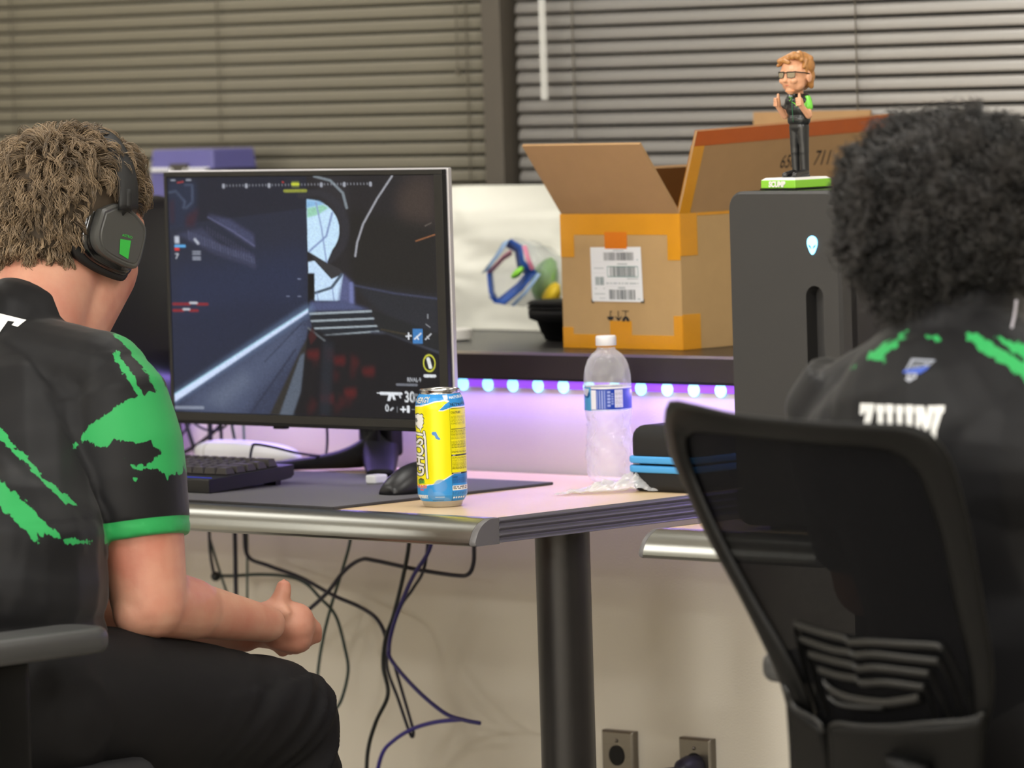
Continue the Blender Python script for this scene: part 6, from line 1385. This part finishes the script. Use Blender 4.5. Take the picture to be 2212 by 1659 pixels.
for a in (RAN, LAN):
    sb = MB(); shoe(sb, a); o = obj('shoe', sb, M_blk, p1); bake(o, [('REMESH', dict(mode='VOXEL', voxel_size=.005, adaptivity=0)), ('SMOOTH', dict(factor=.5, iterations=4))])

# short wavy hair: a shaped cap and clumps of locks lying down over it
HCc = HC + V3(.002, -.008, .004)
def scalp(th, ph, c, R, k=1.0): return np.stack([c[0] + R[0] * np.sin(th) * np.cos(ph) * k, c[1] + R[1] * np.sin(th) * np.sin(ph) * k, c[2] + R[2] * np.cos(th) * k], -1)
def hair1():
    R = V3(.088, .110, .086); c = HCc
    def okreg(p):
        """hair covers everything behind the ears down to the nape, the crown and the forehead line"""
        d = (p - c) / R; return (d[..., 2] > .35) | ((d[..., 1] < .80) & (d[..., 2] > -.12)) | ((d[..., 1] < .12) & (d[..., 2] > -1.0)) 
    cap = MB()
    cap.ball(c, tuple(R * .985), 40, 28)
    cap.ball(c + V3(0, -.026, -.034), (.072, .080, .066), 32, 20)
    o = obj('hair_base', cap, mat('dark_hair_base', (66, 54, 40), .7, var=.3, vscale=120), p1)
    bake(o, [('REMESH', dict(mode='VOXEL', voxel_size=.004, adaptivity=0)), ('SMOOTH', dict(factor=.5, iterations=5))])
    # keep the cap off the face
    v = getv(o); f = (v[:, 1] - c[1]) / R[1]; lowz = (v[:, 2] - c[2]) / R[2]
    pull = np.clip((f - .45) * 1.5, 0, 1) * np.clip((.10 - lowz) * 2, 0, 1); v2 = v.copy(); v2 += (c + V3(0, -.02, .0) - v) * (pull * .22)[:, None]; setv(o, v2)
    bvh = BVHTree.FromPolygons([Vector(tuple(p)) for p in v2], [tuple(p.vertices) for p in o.data.polygons])
    crown = c + V3(.01, -.035, .078)
    NG = 1250; guides = []
    g = rng.standard_normal((NG * 4, 3)); g /= np.linalg.norm(g, axis=1, keepdims=True); pts = c + g * R
    ce = QU(262, 512, HC[0] + .098); sel = okreg(pts) & ~((pts[:, 0] > HC[0] + .03) & (np.abs(pts[:, 1] - ce[1]) < .052) & (pts[:, 2] > ce[2] - .07) & (pts[:, 2] < ce[2] + .066)); pts = pts[sel][:NG]
    paths = []; tone = []
    for gi, p in enumerate(pts):
        d0 = p - crown; d0[2] -= .03; d0 = d0 / (np.linalg.norm(d0) + 1e-6); sw = rng.uniform(-1.6, 1.6); ln = rng.uniform(.018, .036) * (1.15 if p[2] > c[2] + .03 else .8); lift0 = rng.uniform(.006, .016) * (1.4 if p[2] > c[2] + .05 else .8)
        tone0 = rng.uniform(0, 1); cur = p.copy(); gp = [cur.copy()]; amp = rng.uniform(.2, .9); phs = rng.uniform(0, 6)
        for k in range(7):
            n_ = (cur - c) / R ** 2; n_ /= np.linalg.norm(n_); tdir = d0 - n_ * d0.dot(n_); side = np.cross(n_, tdir); tdir = tdir + side * (sw * .5 + amp * math.sin(k * 1.1 + phs)); tdir /= np.linalg.norm(tdir) + 1e-9
            cur = cur + tdir * ln / 7 + n_ * .0004; loc, nr, _, _ = bvh.find_nearest(Vector(tuple(cur))); base = np.array(loc) + np.array(nr) * (.002 + lift0 * math.sin(PI * min(1, (k + 1) / 7) ** .8 * .75)); gp.append(base); cur = base
        gp = np.array(gp)
        loc, nr, _, _ = bvh.find_nearest(Vector(tuple(p))); gp[0] = np.array(loc) - np.array(nr) * .002; wdt_ = rng.uniform(.004, .0075)
        for s in range(13):
            o_ = rng.standard_normal(3) * wdt_ * .55; tp_ = np.linspace(1, .25, 8)[:, None]; j = rng.standard_normal((8, 3)) * .0006
            paths.append(gp + o_ * tp_ + j); tone.append(np.clip(tone0 * .6 + rng.uniform(0, .4), 0, 1))
    return strands_mesh('hair', np.array(paths), .00062, .00018, hair_mat('brown_hair', (64, 53, 42), (172, 148, 118), .42, .5), p1, np.array(tone))
hair1()

# the headset he wears
hs = thing('gaming_headset', 'black over ear headset with grey cups and green mark, worn by the left player', 'headset', tuple(HC + V3(0, 0, -.05)))
M_cup = mat('grey_cup_plate', (70, 70, 68), .35, var=.04); M_cush = mat('black_cushion', (18, 18, 19), .6, var=.1)
CUU = HC[0] + .098
outl = [(221, 451), (254, 439), (284, 451), (308, 477), (318, 498), (313, 534), (301, 574), (284, 580), (241, 561), (214, 538), (207, 504)]
outl = [tuple(q) for q in spline(outl + [outl[0]], 4)][:-1]
O3 = [QU(x, y, CUU) for x, y in outl]; cen = np.mean(O3, 0)
def cupring(du, s, sh=(0, 0)): return [(cen[0] + du, cen[1] + (p[1] - cen[1]) * s + sh[0], cen[2] + (p[2] - cen[2]) * s + sh[1]) for p in O3]
for sg in (1, -1):
    mir = (lambda R_: R_) if sg > 0 else (lambda R_: [(2 * HC[0] - p[0], p[1], p[2]) for p in R_])
    obj('cup_plate', MB().loops([mir(cupring(d, s)) for d, s in ((-.013, .97), (-.006, 1.0), (-.001, .98), (.001, .90), (.0005, .84), (.0016, .81), (.0016, .3))]), M_cup, hs, auto=30)
    obj('cup_shell', MB().loops([mir(cupring(d, s, (-.003, -.003))) for d, s in ((-.040, .96), (-.036, 1.12), (-.026, 1.16), (-.016, 1.10), (-.0125, .99))]), mat('glossy_black_shell', (14, 14, 15), .15, var=0, coat=.5), hs, smooth=True)
    obj('ear_cushion', MB().loops([mir(cupring(d, s, (-.007, -.004))) for d, s in ((-.036, .9), (-.038, 1.18), (-.024, 1.27), (-.021, 1.15))]), M_cush, hs, smooth=True)
for P, nm in (([(260, 516), (283, 520), (277, 560), (258, 548)], 'green_mark'),): obj(nm, MB().add([QU(x, y, CUU + .0022) for x, y in P], [(0, 1, 2, 3)]), mat('green_mark_paint', (54, 176, 66), .4, var=.02), hs, fixn=False)
T = text_tris('ASTRO', .02); tw_ = T[..., 0].max(); gm = MB()
for t in T: gm.add([QU(264 + x / tw_ * 22, 510 + x / tw_ * 6 - y * 8, CUU + .0022) for x, y in t], [(0, 1, 2)])
obj('printed_letters', gm, bpy.data.materials['green_mark_paint'], hs, fixn=False)
bw0 = HC[1] + .026; zc_ = cen[2] + .035; topz = HCc[2] + .092
arc = []
for k in range(41):
    a = -PI * .03 + PI * 1.06 * k / 40; arc.append(V3(HC[0] + .098 * math.cos(a), bw0 + (cen[1] - bw0) * (1 - math.sin(max(0, min(PI, a)))) * .8, zc_ + (topz - zc_) * max(-.2, math.sin(a))))
def bandmesh(th0, th1, hw, i0, i1):
    rg = []
    for k in range(i0, i1):
        p = arc[k]; T = arc[min(40, k + 1)] - arc[max(0, k - 1)]; T /= np.linalg.norm(T); side = V3(0, 1, 0); nrm = np.cross(side, T); nrm /= np.linalg.norm(nrm); nrm *= -1 if nrm @ (p - HC) < 0 else 1
        rg.append([p + nrm * (th0 + (th1 - th0) * (.5 - .5 * math.cos(t))) + side * hw * math.copysign(abs(math.sin(t)) ** .6, math.sin(t)) for t in np.linspace(0, 2 * PI, 16, endpoint=False)])
    return MB().loops(rg)
obj('headband', bandmesh(-.001, .010, .0165, 1, 40), M_cush, hs, smooth=True)
obj('headband_pad', bandmesh(-.010, -.002, .013, 8, 33), mat('grey_band_pad', (52, 52, 50), .8, var=.1), hs, smooth=True)
for sg in (1, -1):
    Q = [(2 * HC[0] - p[0], p[1], p[2]) if sg < 0 else tuple(p) for p in (V3(CUU - .004, cen[1] - .0, cen[2] + .04), arc[1], arc[4])]
    obj('yoke_arm', MB().tube(spline(Q, 4), .013, 12, flat=.6), M_cush, hs, smooth=True)

# ---------------------------------------------------------------- the right player, seen from behind
p2 = thing('person', 'seated person seen from behind, big curly black hair, black jersey with white name print', 'person', (-3.70, 4.60, 0))
H2 = QD(2092, 470, 5.99); S2 = QD(2078, 800, 5.93); LS2 = S2 + V3(-.175, .01, -.045); RS2 = S2 + V3(.175, .01, -.045)
HP2 = V3(-3.70, 4.66, .585)
M_skin2 = skin_mat('brown_skin', (150, 104, 80), (128, 84, 62))
K2 = {s: V3(-3.70 + s * .15, 5.06, .53) for s in (-1, 1)}; A2 = {s: V3(-3.70 + s * .15, 5.02, .10) for s in (-1, 1)}
E2 = {s: V3(S2[0] + s * .25, S2[1] + .13, .72) for s in (-1, 1)}; W2_ = {s: V3(S2[0] + s * .17, S2[1] + .36, .775) for s in (-1, 1)}
def body2(mb):
    c = H2
    mb.ball(c + V3(0, 0, .018), (.073, .094, .088)); mb.ball(c + V3(0, .022, -.045), (.062, .070, .070)); mb.capsule(c + V3(0, .03, -.080), c + V3(0, .060, -.092), .044, .030); face_parts(mb, c)
    nb_ = S2 + V3(0, 0, .03); mb.capsule(nb_, c + V3(0, -.012, -.06), .066, .056); mb.capsule(S2 + V3(-.09, 0, -.08), S2 + V3(.09, 0, -.08), .09, .09); mb.capsule(S2 + V3(0, 0, -.06), HP2 + V3(0, 0, .08), .12, .12, fl=.8, up=(0, 1, 0)); mb.capsule(HP2 + V3(-.09, 0, 0), HP2 + V3(.09, 0, 0), .1, .1)
    for s, sh in ((-1, LS2), (1, RS2)):
        el, wr = E2[s], W2_[s]; mb.capsule(nb_, sh, .05, .05); mb.capsule(sh, el, .052, .042); mb.capsule(el, wr, .040, .026)
        mb.capsule(wr, wr + V3(0, .07, .0), .026, .034, fl=.5, up=(0, 0, 1))
        for k in range(4): a = wr + V3((k - 1.5) * .018, .085, 0); finger(mb, [a, a + V3(0, .035, .006), a + V3(0, .058, -.008)], .009 - .0006 * (k == 3))
        finger(mb, [wr + V3(-s * .02, .03, 0), wr + V3(-s * .045, .06, 0), wr + V3(-s * .05, .085, -.005)], .011)
        k, a = K2[s], A2[s]; h = HP2 + V3(s * .09, 0, -.01); mb.capsule(h, k, .075, .052); mb.capsule(k, a, .05, .034); mb.capsule(a, a + V3(0, .14, -.055), .034, .028)
bb2 = MB(); body2(bb2); b2 = obj('body', bb2, M_skin2, p2); bake(b2, [('REMESH', dict(mode='VOXEL', voxel_size=.0048, adaptivity=0)), ('SMOOTH', dict(factor=.5, iterations=6))])
def jersey2(mb):
    n0 = S2 + V3(0, 0, .012)
    for s, sh in ((-1, LS2), (1, RS2)): mb.capsule(n0 + V3(s * .03, -.004, .004), sh + V3(-s * .02, 0, .0), .060, .060); mb.capsule(sh + V3(-s * .05, -.01, -.01), sh + V3(-s * .02, -.005, -.05), .070, .080)
    mb.capsule(S2 + V3(-.09, -.005, -.10), S2 + V3(.09, -.005, -.10), .108, .108); mb.capsule(S2 + V3(0, 0, -.11), HP2 + V3(0, 0, .10), .175, .18, fl=.72, up=(0, 1, 0)); mb.capsule(HP2 + V3(0, 0, .10), HP2 + V3(0, 0, .02), .18, .17, fl=.8, up=(0, 1, 0)); mb.capsule(n0, n0 + V3(0, .012, .045), .078, .066)
    for s, sh in ((-1, LS2), (1, RS2)): el = E2[s]; tube_flat(mb, [sh + V3(-s * .015, 0, .03), sh, sh + (el - sh) * .3, sh + (el - sh) * .55, sh + (el - sh) * .78], [.058, .068, .069, .066, .061])
jb2 = MB(); jersey2(jb2); j2 = obj('jersey', jb2, jersey_mat('jersey_cloth_right', (46, 156, 84)), p2); bake(j2, [('REMESH', dict(mode='VOXEL', voxel_size=.0046, adaptivity=0)), ('SMOOTH', dict(factor=.5, iterations=5))])
wrinkle(j2, lambda p: .004 * mnoise.noise(Vector((p[0] * 8 + p[2] * 3, p[1] * 4, p[2] * 13 - p[0] * 8))) + .003 * mnoise.noise(Vector((p[0] * 20, p[1] * 6, p[2] * 9))))
ink2 = [[(1868, 776), (1880, 760), (1900, 745), (1930, 735), (1945, 733), (1943, 745), (1930, 752), (1922, 762), (1910, 770), (1913, 781), (1895, 779)], [(1938, 726), (1958, 716), (1952, 735), (1942, 735)], [(2001, 724), (2026, 725), (2030, 733), (2020, 742), (2010, 734)],
        [(2083, 722), (2112, 722), (2150, 745), (2212, 784), (2260, 815), (2260, 850), (2212, 820), (2170, 790), (2130, 766), (2095, 737)], [(2145, 724), (2212, 745), (2260, 770), (2260, 800), (2190, 764)], [(2190, 788), (2212, 795), (2212, 803), (2195, 795)], [(1840, 797), (1850, 790), (1850, 793), (1842, 799)]]
print_attr(j2, ink2, 5.85)
# name and badge printed on the back
ex = lambda x, y: (1800 + x / 5.352, 660 + y / 5.352)
let = [[(312, 1130), (478, 1135), (470, 1200), (440, 1330), (400, 1480), (470, 1480), (470, 1560), (300, 1560), (360, 1320), (378, 1232), (352, 1230), (345, 1262), (305, 1260)]]
for x0, x1 in ((492, 592), (605, 700)): let.append([(x0, 1140), (x1, 1146), (x1, 1240), (x1 - 14, 1240), (x1 - 10, 1560), (x0 + 25, 1560), (x0 + 15, 1235), (x0, 1235)])
let.append([(592, 1440), (640, 1440), (640, 1510), (592, 1510)])
for x0, x1 in ((724, 812), (832, 930)): let.append([(x0, 1150), (x1, 1154), (x1, 1250), (x1 - 12, 1250), (x1 - 10, 1560), (x0 + 16, 1560), (x0 + 8, 1245), (x0, 1245)])
let.append([(812, 1440), (850, 1440), (850, 1510), (812, 1510)])
let += [[(945, 1158), (1050, 1160), (1085, 1290), (1090, 1160), (1175, 1158), (1160, 1230), (1120, 1400), (1060, 1480), (1010, 1330), (1005, 1500), (950, 1500), (955, 1250), (945, 1245)], [(1180, 1156), (1290, 1156), (1280, 1235), (1255, 1250), (1195, 1450), (1190, 1560), (1120, 1560), (1130, 1410), (1175, 1250), (1165, 1230)]]
for P in let: decal('printed_letter', [[QD(*ex(x, y), 5.7) for x, y in t] for t in fan(P)], j2, M_wprint, p2)
badge = [([(905, 612), (1185, 628), (1120, 690), (830, 748)], (150, 156, 170)), ([(925, 640), (1150, 648), (1085, 690), (860, 735)], (40, 42, 50)), ([(820, 745), (1115, 695), (1085, 735), (1000, 790), (800, 775)], (52, 84, 180)), ([(850, 782), (968, 782), (962, 835), (875, 884), (825, 848), (848, 838)], (160, 164, 176)), ([(872, 800), (940, 800), (938, 825), (868, 828)], (60, 62, 70))]
for k, (P, c_) in enumerate(badge): decal('printed_badge', [[QD(*ex(x, y), 5.7) for x, y in t] for t in fan(P)], j2, mat('badge_ink_%d' % k, c_, .5, var=.03), p2, off=.0008 + .0003 * k)
T = text_tris('DICM', .02, .25); tw_ = T[..., 0].max()
decal('printed_badge', [[QD(*ex(895 + x / tw_ * 215 - y * 10, 722 - x / tw_ * 22 - y * 62), 5.7) for x, y in t] for t in T], j2, bpy.data.materials['badge_ink_0'], p2, off=.0022, maxe=.01)
tb2 = MB()
tb2.capsule(HP2 + V3(-.09, -.02, -.02), HP2 + V3(.09, -.02, -.02), .115, .115)
for s in (-1, 1): k, a = K2[s], A2[s]; h = HP2 + V3(s * .09, 0, -.01); tb2.capsule(h, k, .095, .066); tb2.capsule(k, k + (a - k) * .5, .062, .064); tube_flat(tb2, [k + (a - k) * .4, a + V3(0, 0, .02)], [.064, .056])
t2 = obj('trousers', tb2, bpy.data.materials['black_trouser_cloth'], p2); bake(t2, [('REMESH', dict(mode='VOXEL', voxel_size=.006, adaptivity=0)), ('SMOOTH', dict(factor=.5, iterations=5))])
for s in (-1, 1):
    sb = MB(); shoe(sb, A2[s]); o = obj('shoe', sb, M_blk, p2); bake(o, [('REMESH', dict(mode='VOXEL', voxel_size=.005, adaptivity=0)), ('SMOOTH', dict(factor=.5, iterations=4))])
for s in (-1, 1): obj('eye', MB().ball(H2 + V3(s * .030, .073, .0), .0115), M_btop, p2, smooth=True)
# curly hair: a lumpy dark core with thousands of little coils
def hair2():
    c = H2 + V3(-.004, -.018, .010)
    core = MB(); core.ball(c + V3(0, -.004, .018), (.112, .118, .078), 40, 26); core.ball(c + V3(0, -.020, -.030), (.104, .100, .078), 36, 22); core.ball(c + V3(0, -.034, -.078), (.060, .058, .052), 28, 18)
    o = obj('hair_base', core, mat('black_hair_base', (20, 17, 16), .8, var=.3, vscale=120), p2); bake(o, [('REMESH', dict(mode='VOXEL', voxel_size=.006, adaptivity=0)), ('SMOOTH', dict(factor=.5, iterations=4))])
    wrinkle(o, lambda p: .010 * mnoise.noise(Vector(tuple(p * 28))))
    v = getv(o); f = v[:, 1] - c[1]; pull = np.clip((f - .045) * 22, 0, 1) * np.clip((c[2] + .035 - v[:, 2]) * 30, 0, 1); v2 = v.copy(); v2[:, 1] -= pull * (f - .03) * .85; setv(o, v2)
    tri = [tuple(p.vertices) for p in o.data.polygons]; P = v2; fc = np.array([P[list(t)].mean(0) for t in tri]); nr = np.empty(len(tri) * 3); o.data.update(); o.data.polygons.foreach_get('normal', nr); nr = nr.reshape(-1, 3)
    ok = ~((fc[:, 1] - c[1] > .03) & (fc[:, 2] < c[2] + .03)); idx = np.where(ok)[0]; K = 10500; ch = rng.choice(idx, K); root = fc[ch] + rng.standard_normal((K, 3)) * .0015; nn = nr[ch]
    # neighbouring coils share a clump direction
    cl = np.array([[mnoise.noise(Vector(tuple(p * 34 + a))) for a in (0, 40, 80)] for p in root]); dirn = nn + cl * 1.5 + V3(0, 0, -.12); dirn /= np.linalg.norm(dirn, axis=1, keepdims=True)
    n = 15; t = np.linspace(0, 1, n)[None, :, None]; ln = rng.uniform(.012, .028, (K, 1, 1)) * (1 + .5 * cl[:, :1, None]); A = np.cross(dirn, V3(.3, .5, .8)); A /= np.linalg.norm(A, axis=1, keepdims=True); B = np.cross(dirn, A)
    rad_ = rng.uniform(.0028, .0062, (K, 1, 1)); tu = rng.uniform(1.3, 2.4, (K, 1, 1)) * 2 * PI; ph = rng.uniform(0, 6.28, (K, 1, 1)) * .0 + cl[:, 1:2, None] * 9
    paths = root[:, None] + dirn[:, None] * ln * t + rad_ * (t ** .5) * (A[:, None] * np.cos(tu * t + ph) + B[:, None] * np.sin(tu * t + ph))
    strands_mesh('hair', paths, .00075, .00040, hair_mat('black_hair', (10, 9, 9), (52, 48, 46), .40, .7), p2, np.clip(.5 + cl[:, 0] + rng.uniform(-.3, .3, K), 0, 1))
hair2()
wr_ = [QD(2196, 648, 5.86), QD(2192, 680, 5.86), QD(2186, 708, 5.855), QD(2184, 738, 5.85)]
tag(obj('earphone_cable', MB().tube(spline(wr_, 6), .0016, 8), mat('pale_grey_wire', (170, 166, 176), .4), smooth=True), 'thin pale earphone wire running down the neck of the right player', 'earphone cable')
